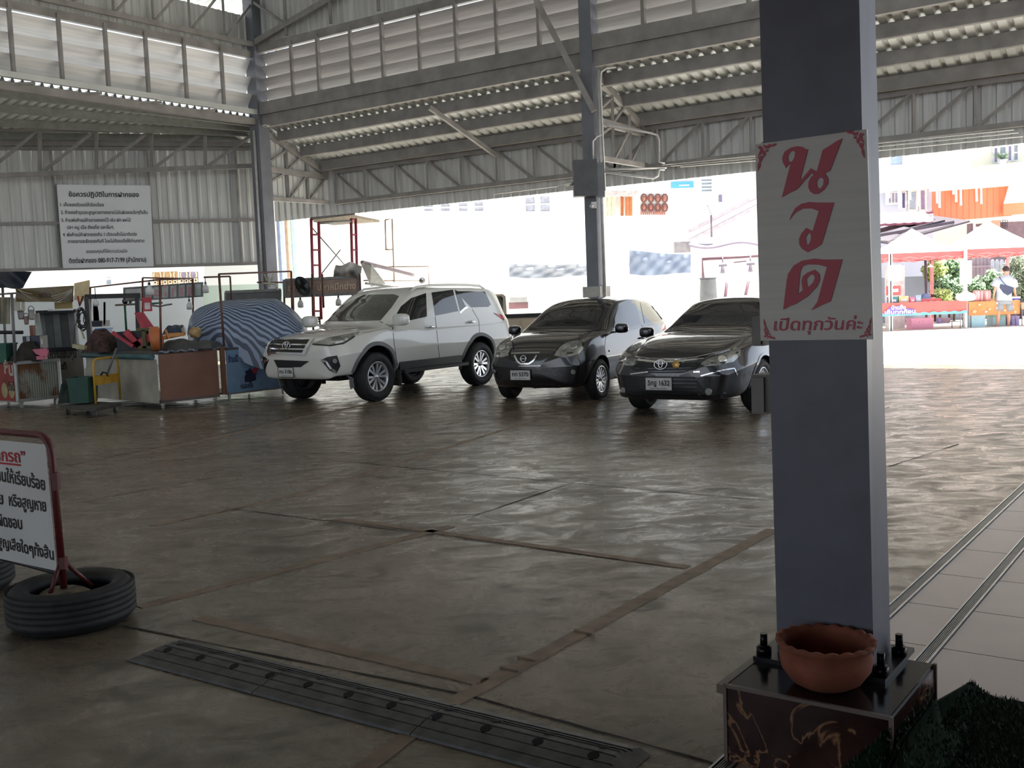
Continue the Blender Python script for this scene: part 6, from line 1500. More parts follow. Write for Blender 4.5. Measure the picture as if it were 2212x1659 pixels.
m = MB(); m.add([bf.at(u0_+.35*(u1_-u0_), z0_+.3*(z1_-z0_), .12), bf.at(u0_+.8*(u1_-u0_), z0_+.3*(z1_-z0_), .12), bf.at(u0_+.8*(u1_-u0_), z0_+.5*(z1_-z0_), .12), bf.at(u0_+.35*(u1_-u0_), z0_+.5*(z1_-z0_), .12)], [(0, 1, 2, 3)]); m.shell(.01); m.build('white_mark', FAC, t)
t = thing('block_screen', bf.pt(1412, 440, .1), 0, 'row of brown ornamental ventilation blocks on the white building', 'screen', 'patterned block screens')
for i in range(4):
    for k in range(2):
        c = bf.pt(1391+i*15, 428+k*20, .1); m = MB()
        for a in range(4): m.tube([c+bf.x*(.12*math.cos(2*PI*j/10)+(.0))+Z*(.17*math.sin(2*PI*j/10)) for j in range(10)], .035, 5, closed=True)
        m.ball(c, (.07, .05, .1), 8, 6); m.build('vent_block', mat('brown_block', (176, 112, 100), .8), t)
for i in range(12): m = MB(); c = bf.pt(1385+i*4.6, 460, .1); m.box(c, (.05, .08, .16)); m.build('rail_post', MATS['brown_block'], t)
t = thing('wall_tank', bf.pt(1556, 428, .2), 0, 'small violet-grey lamp bracket on the white building', 'lamp'); m = MB(); pbox(m, 1553, 421, 1559, 436, bf.pt(1556, 428, .2).y, .2); m.build('case', mat('violet_grey', (130, 120, 150), .6), t)
# blue-grey pipes and panels beside the corner column
t, f2 = facade('side_building', 'white building corner with orange and blue uprights beside the corner column', 'building', 596, 690, 34, 36, 11, 3)
for x0, x1, c in ((602, 609, (150, 160, 190)), (619, 626, (214, 178, 150)), (627, 634, (140, 176, 224))):
    u0_ = f2.px(x0, 560)[0]; u1_ = f2.px(x1, 560)[0]; m = MB(); m.bar(f2.at((u0_+u1_)/2, .2, .06), f2.at((u0_+u1_)/2, 10, .06), .1, u1_-u0_, up=f2.x); m.build('upright', mat('upright_%d' % c[0], c, .6), t)
# scaffold tower and pipe gate
SCR = mat('red_scaffold_paint', (150, 56, 70), .5, 0, .12, 8)
t = thing('scaffold_tower', P(720, 600, 25), 0, 'red steel scaffold tower with ladder frames behind the parked SUV', 'scaffold')
for x, y in ((672, 24.5), (688, 24.7), (758, 26), (768, 26.2)): tubes('upright', [[P(x, 472 if x < 700 else 465, y), P(x+6, 690, y)]], .035, SCR, t)
for (xa, ya, xb, yb_) in ((672, 24.5, 688, 24.7), (758, 26, 768, 26.2)):
    for k in range(7): tubes('rung', [[P(xa+k*.8, 474+k*33, ya), P(xb+k*.8, 474+k*33, yb_)]], .022, SCR, t)
for a, b_ in (((672, 472, 24.5), (765, 463, 26.2)), ((688, 482, 24.7), (758, 478, 26))): tubes('top_rail', [[P(*a), P(*b_)]], .03, PIPE2, t)
for a, b_ in (((674, 492, 24.5), (760, 590, 26)), ((680, 610, 24.6), (735, 540, 25.6))): tubes('cross_brace', [[P(*a), P(*b_)]], .014, PIPE2, t)
m = MB(); q = [P(676, 474, 24.4), P(764, 464, 26), P(820, 475, 27.4), P(720, 481, 26)]; m.add(q+[p-Z*.06 for p in q], [(0, 1, 2, 3), (7, 6, 5, 4)]+[((i+1) % 4, i, 4+i, 4+(i+1) % 4) for i in range(4)]); m.build('plank_deck', mat('weathered_wood', (150, 140, 124)), t)
t = thing('pipe_canopy', P(880, 610, 27), 0, 'thin pale pipe framework standing beyond the SUV roof', 'pipe frame', 'pipe frames over the stalls'); TP = mat('pale_pipe', (206, 186, 170), .5)
for pts in ([(832, 475), (847, 473), (852, 610)], [(832, 539), (850, 539)], [(785, 577), (926, 575), (928, 640)], [(785, 606), (920, 606)], [(832, 475), (834, 540)]): tubes('pipe', [[P(x, y, 27) for x, y in pts]], .02, TP, t)
m = MB(); m.grid(lambda u, v: P(720+56*u+6*v, 600-32*v*(1-.25*abs(u-.5))+3*math.sin(8*u), 20.75-.4*math.sin(PI*v)+.15*math.sin(11*u)), 18, 8); m.shell(.02); simple('grey_cloth_bundle', 'pale grey cloth bundle on top of the brown signboard', 'cloth', m, mat('pale_grey_cloth', (196, 194, 190), .8, 0, .12, 3))
t = thing('fallen_awning', P(830, 600, 25.5), 0, 'collapsed grey awning with long struts behind the SUV roof', 'awning'); m = MB(); q = [P(778, 565, 25), P(802, 570, 25), P(832, 610, 26), P(800, 616, 26)]; m.add(q+[p+V((0, .06, -.04)) for p in q], [(3, 2, 1, 0), (4, 5, 6, 7)]+[(i, (i+1) % 4, 4+(i+1) % 4, 4+i) for i in range(4)]); m.build('sheet', mat('pale_grey_sheet', (190, 196, 196), .6), t)
MB().bar(P(782, 566, 25), P(892, 594, 26.5), .09, .07).build('strut', mat('mauve_pipe', (150, 136, 140), .6), t); MB().bar(P(790, 612, 25), P(860, 622, 26), .05, .05).build('strut', PIPE2, t); m = MB(); m.ball(P(912, 606, 27), .08); m.build('coupling', PIPE2, t)
# tarpaulin strips on the wall and posters
for (x0, y0_, x1, y1_, lab, c) in ((1100, 566, 1272, 598, 'long wrinkled pale grey tarpaulin strip on the yard wall behind the hatchback', (150, 156, 166)), (1360, 546, 1492, 592, 'wrinkled blue-grey tarpaulin strip on the yard wall near the small house', (128, 140, 162))):
    m = MB(); r = random.Random(x0); m.grid(lambda u, v: P(x0+(x1-x0)*u, (y1_+3*math.sin(5*u))+(y0_-y1_-6*math.sin(4*u+1)+10*(1-u)*(x0 < 1200))*v, 32.2-.03*math.sin(17*u+7*v)-.02*math.sin(31*u-11*v)), 30, 10); m.shell(.03)
    simple('tarpaulin_strip', lab, 'tarpaulin', m, mat('tarp_strip_%d' % x0, c, .5, 0, .1, 1.5), 'tarpaulins along the yard wall')
t = thing('car_poster', P(1120, 655, 31.8), 0, 'poster of a red and silver car on the yard wall between SUV and hatchback', 'poster'); m = MB(); pbox(m, 1097, 641, 1143, 668, 31.9, .02); m.build('sheet', mat('poster_pale', (214, 210, 206), .6), t)
m = MB(); pbox(m, 1099, 654, 1141, 666, 31.88, .02); m.build('dark_band', mat('poster_maroon', (128, 92, 96), .6, 0, .2, 2), t); m = MB(); pbox(m, 1102, 644, 1139, 653, 31.88, .02); m.build('grey_band', mat('poster_grey', (170, 170, 172), .6, 0, .15, 2), t)
# beige pickup behind
t = thing('pickup_truck', P(1120, 720, 24), 0, 'beige pickup truck half hidden between the white SUV and black hatchback', 'truck'); BEI = paint('beige_paint', (196, 182, 158), .3)
m = MB(); q = [(1052, 636), (1086, 635), (1092, 640), (1095, 680), (1092, 725), (1052, 725)]; m.add([P(x, y, 23.4) for x, y in q]+[P(x, y, 25.0) for x, y in q], [(0, 5, 4, 3, 2, 1), (6, 7, 8, 9, 10, 11)]+[(i, (i+1) % 6, 6+(i+1) % 6, 6+i) for i in range(6)]); m.build('cab', BEI, t)
m = MB(); q = [(1060, 641), (1082, 640), (1086, 644), (1087, 676), (1062, 676)]; m.add([P(x, y, 23.38) for x, y in q]+[P(x, y, 23.42) for x, y in q], [(0, 4, 3, 2, 1), (5, 6, 7, 8, 9)]+[(i, (i+1) % 5, 5+(i+1) % 5, 5+i) for i in range(5)]); m.build('rear_window', GLASS, t)
m = MB(); pbox(m, 1088, 681, 1240, 735, 24.2, 1.6); m.build('cargo_bed', BEI, t); m = MB(); pbox(m, 1088, 679, 1240, 682, 23.38, .06); m.build('bed_rail', DARKT, t); m = MB(); pbox(m, 1127, 692, 1144, 706, 23.39, .02); m.build('fuel_flap', BEI, t)
for x in (1075, 1215): c = P(x, 720, 23.42); c.z = .36; m = MB(); tyre_mesh(m, Matrix.Translation(c) @ Matrix.Rotation(PI/2, 4, 'X'), .36, .22, .2); w_ = m.build('wheel', TYRE, t)
# small gabled house and its stall frontage
t, hf = facade('small_house', 'small white gabled house with a grey awning next to the signed pillar', 'house', 1490, 1760, 37, 36, 3.2, 5)
gm = mat('pale_roof', (206, 196, 204), .6); ra, rb = hf.pt(1488, 516, .5), hf.pt(1668, 424, .5)
for o, w_ in ((0, .12), (.35, .1)): MB().bar(ra+Z*o-Z*.1, rb+Z*o-Z*.1, .5, w_).build('roof_verge', gm, t)
m = MB(); b2 = rb+V((4, 0, -2.2)); m.add([ra, rb, rb+V((0, 5, 0)), ra+V((0, 5, 0))], [(0, 1, 2, 3)]); m.add([rb, b2, b2+V((0, 5, 0)), rb+V((0, 5, 0))], [(0, 1, 2, 3)]); m.shell(.1); m.build('roof', gm, t)
m = MB(); gz = [ra-Z*.15, rb-Z*.15, V((rb.x, rb.y, 3)), V((ra.x, ra.y, 3))]; m.add([p+V((0, .5, 0)) for p in gz], [(0, 3, 2, 1)]); m.shell(.05); m.build('gable_wall', FAC, t)
m = MB(); m.grid(lambda u, v: P(1488+170*u, 528+6*math.sin(7*u)-9*v+14*(1-u)*v*.2, 34.6+.7*v), 26, 3); m.shell(.06); m.build('awning', mat('mauve_awning', (150, 140, 158), .7, 0, .15, 2), t)
m = MB(); pbox(m, 1455, 523, 1490, 545, 35, .3); simple('air_cooler', 'grey box fixed under the corner of the small house roof', 'box', m, mat('mid_grey_box', (160, 154, 158), .6))
t = thing('satellite_dish', P(1536, 470, 36), 0, 'satellite dish on a thin mast in front of the small house roof', 'satellite dish'); c = P(1536, 462, 35.5); MD = V((-.4, -.3, .8)).normalized().to_track_quat('Z', 'Y').to_matrix().to_4x4(); MD.translation = c
m = MB(); m.lathe([(.001, 0), (.15, .02), (.3, .08), (.36, .13), (.3, .07), (.001, -.02)], 24, MD); m.build('dish', mat('dish_grey', (206, 206, 204), .5), t); tubes('mast', [[c, P(1537, 512, 35.5)]], .03, mat('mast_mauve', (130, 116, 126), .6), t); tubes('feed_arm', [[c, MD @ V((0, 0, .35))]], .012, PIPE2, t)
t = thing('hanging_rack', P(1580, 600, 30), 0, 'dark pipe rack with two hanging scales by the small house', 'rack'); MA = mat('maroon_pipe', (104, 72, 84), .5)
tubes('rail', [[P(1519, 600, 30), P(1517, 560, 30), P(1700, 549, 30.5)]], .045, MA, t)
def scale_(px, py, lab):
    s = thing('hanging_scale', P(px, py, 30), 0, lab, 'scale', 'hanging scales'); G_ = mat('scale_grey', (128, 120, 134), .5); tubes('hook', [[P(px, 553, 30.1), P(px, py-10, 30)]], .02, G_, s)
    MB().bar(P(px-8, py-3, 30), P(px+9, py-4, 30), .05, .06).build('beam', G_, s); m = MB(); m.lathe([(.001, -.1), (.07, -.07), (.05, .02), (.03, .12), (.001, .14)], 14, Matrix.Translation(P(px, py+7, 30))); m.build('weight', G_, s)
scale_(1561, 577, 'grey hanging scale on the rack, next to the bin'); scale_(1621, 574, 'grey hanging scale on the rack, next to the signed pillar'); m = MB(); m.bar(P(1585, 567, 30), P(1612, 564, 30), .03, .03); simple('hanger_bar', 'thin dark hanger bar between the two scales', 'hanger', m, MA)
c = P(1531, 675, 27); m = MB(); t = thing('plastic_barrel', c, 0, 'dark grey tapered barrel standing behind the black saloon', 'barrel'); zt_ = P(1531, 602, 27).z; m.lathe([(.001, 0), (.27, 0), (.28, .1), (.2, zt_-.03), (.21, zt_), (.001, zt_)], 24, Matrix.Translation(V((c.x, c.y, 0)))); m.build('shell', mat('barrel_grey', (108, 110, 116), .5), t); m = MB(); m.cyl(V((c.x, c.y, zt_)), V((c.x, c.y, zt_+.03)), .22, n=24); m.build('lid', mat('barrel_grey2', (92, 92, 100), .5), t)
m = MB()
for (xa, ya, xb, yb_, lab) in ((1570, 610, 1565, 660, 'short dark stake behind the saloon roof, nearer the barrel'), (1617, 607, 1606, 660, 'short maroon stake behind the saloon roof, nearer the pillar')):
    m = MB(); m.tube([P(xa, ya, 28), P(xb, yb_, 28), V((P(xb-4, 700, 28).x, 28, 0))], [.035, .05, .06], 8); simple('stake', lab, 'stake', m, MA, 'stakes behind the saloon')
# ================================================================== sunlit market stalls on the right
YM = 33.0
TWHITE = mat('canopy_white', (238, 238, 234), .7, 0, .02, 1); TRED = mat('canopy_red', (234, 104, 104), .7, 0, .06, 2); POLEW = mat('white_pole', (232, 234, 236), .5)
def tent(label, x0, x1, yb, pk, zc=2.42, zp=3.25, d=2.6):
    a, b_ = P(x0, 640, yb), P(x1, 640, yb); a.z = b_.z = 0; t = thing('canopy_tent', (a+b_)/2, 0, label, 'tent', 'market canopy tents')
    c = [a, b_, b_+V((0, d, 0)), a+V((0, d, 0))]; top = (a+b_)/2+V((0, d/2, 0)); top.z = zp
    m = MB(); n = 10
    for i in range(4):
        p, q_ = c[i]+Z*zc, c[(i+1) % 4]+Z*zc
        def f(u, v, p=p, q_=q_): 
            e = p.lerp(q_, u); w_ = e.lerp(top, v); return V((w_.x, w_.y, zc+(zp-zc)*(v**1.25)))
        m.grid(f, 8, 8)
    m.shell(.012); m.build('canopy', TWHITE, t)
    for i in range(4):
        p, q_ = c[i], c[(i+1) % 4]; nn = (p+q_)/2-(a+b_)/2-V((0, d/2, 0)); nn.normalize(); m = MB(); m.grid(lambda u, v: p.lerp(q_, u)+nn*.012*(1-v)+Z*(zc-.22+.02*abs(math.sin(9*u))*(1-v)+.23*v), 24, 2); m.shell(.008); m.build('valance', TRED, t)
    for i, p in enumerate(c): m = MB(); m.bar(p, p+Z*zc, .075, .075); m.build('pole', POLEW if i < 2 else mat('pink_pole', (232, 150, 150), .5), t)
    for i in range(4):
        p, q_ = c[i]+Z*(zc-.12), c[(i+1) % 4]+Z*(zc-.12); k = 4
        for j in range(k): e, g = p.lerp(q_, j/k), p.lerp(q_, (j+1)/k); m = MB(); m.bar(e-Z*(.12 if j % 2 else 0), g-Z*(0 if j % 2 else .12), .02, .02); m.bar(e-Z*(0 if j % 2 else .12), g-Z*(.12 if j % 2 else 0), .02, .02); m.build('truss_link', mat('pink_link', (224, 150, 148), .5), t)
    return t
tent('white-topped canopy tent with red valance over the red-clothed table', 1925, 2084, YM, None); tent('white-topped canopy tent with red valance over the man', 2086, 2262, YM-.1, None, 2.46, 3.4); tent('canopy tent with red valance just behind the signed pillar', 1764, 1922, YM, None)
# menu boards and weights on the poles
def menu(label, x0, y0_, x1, y1_, n=6):
    t = thing('menu_board', P((x0+x1)/2, y1_, YM-.05), 0, label, 'sign', 'white menu boards'); m = MB(); pbox(m, x0, y0_, x1, y1_, YM-.05, .02); m.build('sheet', POLEW, t)
    for k in range(n): m = MB(); yy = y0_+(y1_-y0_)*(k+1)/(n+1.5); pbox(m, x0+5+(k*3) % 5, yy, x1-6-(k*5) % 6, yy+1.2, YM-.063, .004); m.build('faint_line', mat('faint_text', (196, 196, 192), .6), t)
menu('white menu board on the tent pole beside the red-clothed table', 1917, 573, 1947, 606, 4); menu('white menu board on the tent pole beside the orange-clothed table', 2073, 563, 2099, 613)
m = MB(); c = P(2086, 642, YM-.14); m.lathe([(.05, .2), (.09, .17), (.26, .08), (.3, 0), (.28, -.08), (.2, -.11), (.1, -.06), (.001, -.06)], 26, Matrix.Translation(c), fr=lambda a: 1+.05*math.sin(5*a)); simple('pole_weight_bag', 'bulging white weight bag tied on the tent pole under the menu board', 'bag', m, TWHITE)
# tables
def table(label, x0, x1, yt, ybot, yd, clothm, d=.7):
    a, b_ = P(x0, yt, yd), P(x1, yt, yd); t = thing('market_table', (a+b_)/2, 0, label, 'table', 'market tables'); z = a.z
    m = MB(); m.box((a+b_)/2+V((0, d/2, -.015)), ((b_-a).length, d, .03)); m.build('table_top', mat('table_wood', (206, 164, 140), .6), t)
    zb_ = P(x0, ybot, yd).z; m = MB(); m.grid(lambda u, v: V((a.x+(b_.x-a.x)*u, a.y-.03+.015*math.sin(22*u)*(1-v), zb_+(z+.012-zb_)*v)), 40, 4); m.shell(.006); cl = m.build('cloth_front', clothm, t)
    m = MB(); m.box((a+b_)/2+V((0, d/2-.015, .006)), ((b_-a).length+.03, d+.03, .012)); m.build('cloth_top', clothm, t)
    for s, e in ((.06, .06), (.94, .06), (.06, .94), (.94, .94)):
        p = a.lerp(b_, s)+V((0, d*e, 0)); m = MB(); m.tube([V((p.x, p.y, 0)), V((p.x, p.y, z-.03))], .016, 8); m.build('leg', mat('table_leg_grey', (130, 122, 132), .5), t)
    return t, cl, a, b_, zb_, z
OC = mat('orange_cloth', (236, 142, 88), .7, 0, .08, 3); RC = mat('red_cloth', (234, 100, 96), .7, 0, .08, 2)
t1, c1, a1_, b1_, zb1, z1 = table('long table with a red cloth and blue Thai ice lettering', 1880, 2088, 657, 684, YM-.15, RC)
def tp(u, v, o=.05): return V((a1_.x+(b1_.x-a1_.x)*u, a1_.y-o, zb1+(z1-zb1)*v))
m = MB(); m.grid(lambda u, v: tp(u, -.02+.2*v+.05*math.sin(60*u)*v, .052), 60, 2); m.shell(.004); m.build('cyan_border', mat('cyan_print', (110, 192, 214), .6), c1)
m = MB(); pl = [tp(.13+.33*x_, y_, .056) for x_, y_ in ((.0, .12), (.05, .35), (.2, .7), (.5, .8), (.72, .55), (.95, .5), (1, .3), (.9, .08))]; m.add(pl, [tuple(reversed(range(len(pl))))]); m.shell(.003); m.build('purple_patch', mat('purple_print', (120, 100, 180), .6), c1)
m = MB(); letters(m, 'น้ำแข็ง', lambda u, v: tp(u, v, .066), .21, .5, w=.15, h=.42, bold=.03); m.build('lettering', POLEW, c1); m = MB(); letters(m, 'เย็นทุกก้อน', lambda u, v: tp(u, v, .066), .14, .16, w=.32, h=.4, bold=.03); m.build('lettering', POLEW, c1)
t2, c2_, a2_, b2_, zb2, z2 = table('table with an orange flowered cloth beside the man', 2092, 2202, 653, 682, YM+.3, OC)
for i, (u, v) in enumerate(((.1, .3), (.33, .25), (.4, .45), (.55, .5), (.7, .3), (.85, .55), (.2, .8), (.55, .85), (.9, .15))):
    c = V((a2_.x+(b2_.x-a2_.x)*u, a2_.y-.055, zb2+(z2-zb2)*v)); m = MB(); M_ = Matrix.Translation(c) @ Matrix.Rotation(PI/2, 4, 'X'); r_ = .07 if i == 0 else .045; m.prism([(r_*(1+.35*math.cos(5*a))*math.cos(a), r_*.7*(1+.35*math.cos(5*a))*math.sin(a)) for a in [2*PI*k/20 for k in range(20)]], .004, M_); m.build('printed_flower', mat('flower_print', (240, 190, 150), .6) if i % 2 == 0 else mat('flower_print_violet', (222, 196, 226), .6), c2_)
t3, c3, *_ = table('corner of another orange table at the picture edge', 2206, 2262, 655, 668, YM+.2, mat('deep_orange_cloth', (236, 150, 122), .7))
# coolers and crates
def cooler(name, label, cat, x0, y0_, x1, y1_, yd, mt, lidm=None, d=.45, group=None):
    t = thing(name, P((x0+x1)/2, y1_, yd), 0, label, cat, group); c, w_, h = rect(x0, y0_, x1, y1_, yd); m = MB(); zb_ = max(0, c.z-h/2); zt_ = c.z+h/2
    m.box((c.x, c.y+d/2, (zb_+zt_)/2-.03), (w_, d, zt_-zb_-.06)); m.build('body', mt, t); m = MB(); m.box((c.x, c.y+d/2, zt_-.03), (w_*1.05, d*1.05, .06)); m.build('lid', lidm or mt, t); m = MB(); m.box((c.x, c.y-.012, zt_-.12), (w_*.3, .024, .04)); m.build('handle', lidm or mt, t); return t
PKC = mat('pink_cooler', (232, 164, 196), .5, 0, .06, 3); CYC = mat('cyan_cooler', (176, 214, 226), .5, 0, .06, 3); PUC = mat('purple_plastic', (160, 152, 208), .5)
cooler('cool_box', 'large pink cool box under the red-clothed table', 'cool box', 1969, 688, 2016, 710, YM+.5, PKC); cooler('cool_box', 'pale blue cool box under the orange table, beside the tent pole', 'cool box', 2093, 682, 2128, 709, YM+.4, CYC); cooler('cool_box', 'green-topped blue cool box behind the man', 'cool box', 2145, 681, 2172, 706, YM+.6, CYC, mat('mint_lid', (160, 206, 180), .5))
cooler('storage_box', 'violet storage box under the orange table near the man', 'box', 2186, 683, 2202, 706, YM+.6, PUC); cooler('storage_box', 'small violet box under the red-clothed table', 'box', 2028, 688, 2034, 699, YM+.6, PUC, d=.2); cooler('storage_box', 'mauve crate under the end of the red-clothed table', 'box', 2035, 687, 2052, 698, YM+.7, mat('mauve_crate', (188, 160, 180), .6))
def ontop(name, label, cat, x0, y0_, x1, y1_, mt, d=.3, yd=YM+.1, group=None): 
    t = thing(name, P((x0+x1)/2, y1_, yd), 0, label, cat, group); c, w_, h = rect(x0, y0_, x1, y1_, yd); m = MB(); m.box(c+V((0, d/2, 0)), (w_, d, h)); m.build('body', mt, t); return t, c, w_, h, d
REDP2 = mat('red_crate', (238, 120, 122), .5)
t, c, w_, h, d = ontop('crate', 'red plastic crate on the red-clothed table', 'crate', 1990, 646, 2034, 656, REDP2)
for k in range(3): m = MB(); m.box((c.x-w_*.3+k*w_*.3, c.y-.005, c.z), (w_*.18, .01, h*.3)); m.build('slot', mat('pale_slot', (250, 200, 196), .5), t)
for (nm, lb, x0, y0_, x1, y1_, mt) in (('teal_sign_box', 'teal box with white print standing on the red-clothed table', 1919, 642, 1940, 657, mat('teal_box', (60, 148, 156), .5)), ('snack_carton', 'yellow and white snack carton on the red-clothed table', 1942, 640, 1963, 657, mat('yellow_carton', (240, 214, 160), .6)), ('pink_tub', 'pink tub on the red-clothed table', 1966, 642, 1977, 656, mat('pink_tub', (240, 140, 180), .5)), ('clear_jar', 'pale blue clear jar on the red-clothed table', 1978, 638, 1990, 656, mat('pale_jar', (176, 202, 224), .2)), ('photo_card', 'red picture card standing behind the teal box', 1917, 618, 1946, 637, mat('photo_red', (214, 96, 96), .6))):
    t, c, w_, h, d = ontop(nm, lb, nm.replace('_', ' '), x0, y0_, x1, y1_, mt, .12); m = MB(); m.box(c+V((0, -.006, 0)), (w_*.6, .01, h*.35)); m.build('pale_print', POLEW, t)
t = thing('drinks_fridge', P(1932, 660, YM+1.2), 0, 'white standing cabinet behind the red-clothed table', 'cabinet'); m = MB(); pbox(m, 1917, 575, 1949, 712, YM+1.6, .5); m.build('body', POLEW, t); m = MB(); pbox(m, 1941, 577, 1947, 584, YM+1.33, .02); m.build('small_screen', BLACKM, t)
m = heap(MB(), 1988, 634, 2008, 648, YM+.25, .3, 21, .4); simple('blue_towel', 'blue towel draped over the red crate', 'towel', m, mat('slate_blue_cloth', (124, 134, 172), .8))
m = MB(); r = random.Random(9)
for k in range(9): m.tube([P(2010+r.uniform(0, 18), 642, YM+.25), P(2008+r.uniform(0, 22), 636, YM+.25)], .012, 5)
simple('tongs', 'bunch of dark metal tongs in the red crate', 'tongs', m, BLACKM)
STB = mat('striped_bag', (236, 222, 220), .4, 0, 0, 3, col2=(206, 120, 130), stretch=(9, 9, .3))
for x0, x1, lab in ((2102, 2116, 'striped plastic bag of snacks by the tent pole'), (2116, 2124, 'narrow striped plastic bag in the middle of the row'), (2125, 2140, 'striped plastic bag of snacks nearest the man')):
    m = MB(); c, w_, h = rect(x0, 627, x1, 653, YM+.55); m.lathe([(.001, -h/2), (w_*.42, -h/2), (w_*.5, -h*.2), (w_*.52, h*.3), (w_*.46, h*.48), (.001, h*.5)], 16, Matrix.Translation(c)); simple('snack_bag', lab, 'bag', m, STB, 'striped snack bags')
m = heap(MB(), 2136, 645, 2152, 654, YM+.5, .3, 4, .3); simple('bread_bag', 'pale orange bag of buns on the orange table', 'bag', m, mat('pale_orange', (240, 196, 150), .6))
cooler('ice_box', 'blue box with white strips where the man is reaching', 'box', 2184, 641, 2204, 653, YM+.5, mat('violet_blue', (90, 90, 200), .5), POLEW, .3)
# the man at the stall -------------------------------------------------
mp = G(2165, 705); k = (mp.y)/2262
X = lambda px: P(px, 640, mp.y).x; Zz = lambda py, px=2165: P(px, py, mp.y).z
man = thing('person', mp, 0, 'man seen from behind in white shirt and grey shorts with a navy sling bag', 'person')
SKIN = mat('skin', (214, 160, 136), .6, 0, .06, 6); SHIRT = mat('pale_blue_shirt', (186, 198, 216), .8, 0, .06, 5); SHORT = mat('grey_shorts', (148, 152, 158), .8, 0, .08, 6); HAIR = mat('dark_hair', (52, 44, 48), .7, 0, .2, 30); BAG = mat('navy_sling_bag', (66, 70, 96), .6, 0, .1, 8)
def skin(name, mt, verts, edges, parent, root=0, sub=2):
    me = bpy.data.meshes.new(name); me.from_pydata([v[0] for v in verts], edges, []); o = bpy.data.objects.new(name, me); COL.objects.link(o)
    md = o.modifiers.new('skin', 'SKIN'); md.use_smooth_shade = True; sv = me.skin_vertices[0].data
    for i, v in enumerate(verts): r_ = v[1]; sv[i].radius = r_ if isinstance(r_, tuple) else (r_, r_); sv[i].use_root = (i == root)
    s = o.modifiers.new('sub', 'SUBSURF'); s.levels = sub; s.render_levels = sub
    dg = bpy.context.evaluated_depsgraph_get(); dg.update(); m2 = bpy.data.meshes.new_from_object(o.evaluated_get(dg)); o.modifiers.clear(); o.data = m2; m2.materials.clear(); m2.materials.append(mt)
    inv = wm(parent).inverted(); m2.transform(inv); o.parent = parent; WM[o.name] = wm(parent).copy(); return o
y = mp.y; cx_ = X(2166)
hipz, shz, headz = Zz(648), Zz(597), Zz(584)
def pt3(px, py, dy=0): 
    p = P(px, py, y); return (p.x, y+dy, p.z)
vb = [(pt3(2168, 642), (.15, .11)), (pt3(2169, 630), (.14, .11)), (pt3(2170, 615), (.16, .115)), (pt3(2171, 603), (.17, .1)), (pt3(2173, 596, .02), (.06, .06)), (pt3(2174, 590, .04), (.055, .06)), (pt3(2175, 583, .07), (.085, .1)), (pt3(2175, 577, .07), (.06, .075)),
      (pt3(2157, 602), .062), (pt3(2151, 618, -.01), .048), (pt3(2149, 630, .03), .04), (pt3(2149, 641, .08), .03),
      (pt3(2186, 602), .062), (pt3(2193, 619, .08), .048), (pt3(2199, 632, .2), .038), (pt3(2204, 640, .3), .03),
      (pt3(2160, 652), .095), (pt3(2157, 672, .02), .07), (pt3(2156, 688), .058), (pt3(2155, 702), .038),
      (pt3(2176, 652), .095), (pt3(2178, 672, .02), .07), (pt3(2179, 688), .058), (pt3(2178, 702), .038)]
eb = [(0, 1), (1, 2), (2, 3), (3, 4), (4, 5), (5, 6), (6, 7), (3, 8), (8, 9), (9, 10), (10, 11), (3, 12), (12, 13), (13, 14), (14, 15), (0, 16), (16, 17), (17, 18), (18, 19), (0, 20), (20, 21), (21, 22), (22, 23)]
# feet and hands join the same body
for side, (ank, kx) in enumerate(((19, 2154), (23, 2178))):
    n = len(vb); vb += [((X(kx), y+.02, .035), .036), ((X(kx-2+side*5), y+.13, .022), .03)]; eb += [(ank, n), (n, n+1)]
for wr_, px, py, dy in ((11, 2149.5, 645, .1), (15, 2207, 643, .34)):
    n = len(vb); vb += [(pt3(px, py, dy), (.036, .022))]; eb.append((wr_, n))
    for f in range(4): vb.append((pt3(px-2.2+f*1.5+(1.5 if wr_ == 15 else 0), py+5.5-abs(f-1.5)*.6, dy+.03), .009)); eb.append((n, n+1+f))
    vb.append((pt3(px+(3.4 if wr_ == 11 else -3), py+2.5, dy+.03), .01)); eb.append((n, n+5))
body = skin('body', SKIN, vb, eb, man)
def rings(name, mt, loops, tubes_):
    m = MB(); n = 24
    vs = [V(pt3((x0+x1)/2, py, dy))+V(((x1-x0)/2*k*math.copysign(abs(math.cos(2*PI*i/n))**.85, math.cos(2*PI*i/n)), ry*math.sin(2*PI*i/n), .008*math.sin(6*PI*i/n+py))) for (py, x0, x1, ry, dy) in loops for i in range(n)]
    L_ = len(loops); m.add(vs, [(j*n+i, j*n+(i+1) % n, (j+1)*n+(i+1) % n, (j+1)*n+i) for j in range(L_-1) for i in range(n)], True)
    m.f.append(list(range(n))[::-1]); m.f.append([(L_-1)*n+i for i in range(n)]); m.sm += [False]*2; m.mi += [0]*2
    for pts, rs in tubes_: m.tube([V(pt3(*p)) for p in pts], rs, 16)
    return m.build(name, mt, man)
rings('shirt', SHIRT, [(649, 2151.5, 2186, .165, 0), (640, 2153, 2184.5, .16, 0), (630, 2153, 2185, .155, 0), (618, 2151.5, 2188, .16, 0), (608, 2150.5, 2191, .155, 0), (602, 2153, 2189, .14, .01), (598, 2158, 2184, .12, .02), (595.5, 2165, 2181, .09, .03), (593.5, 2167.5, 2179.5, .08, .035)],
      [(((2158, 603, 0), (2152, 609, 0), (2147.5, 618.5, 0)), (.09, .1, .105)), (((2185, 603, 0), (2191, 609, .02), (2194, 619, .06)), (.09, .1, .105))])
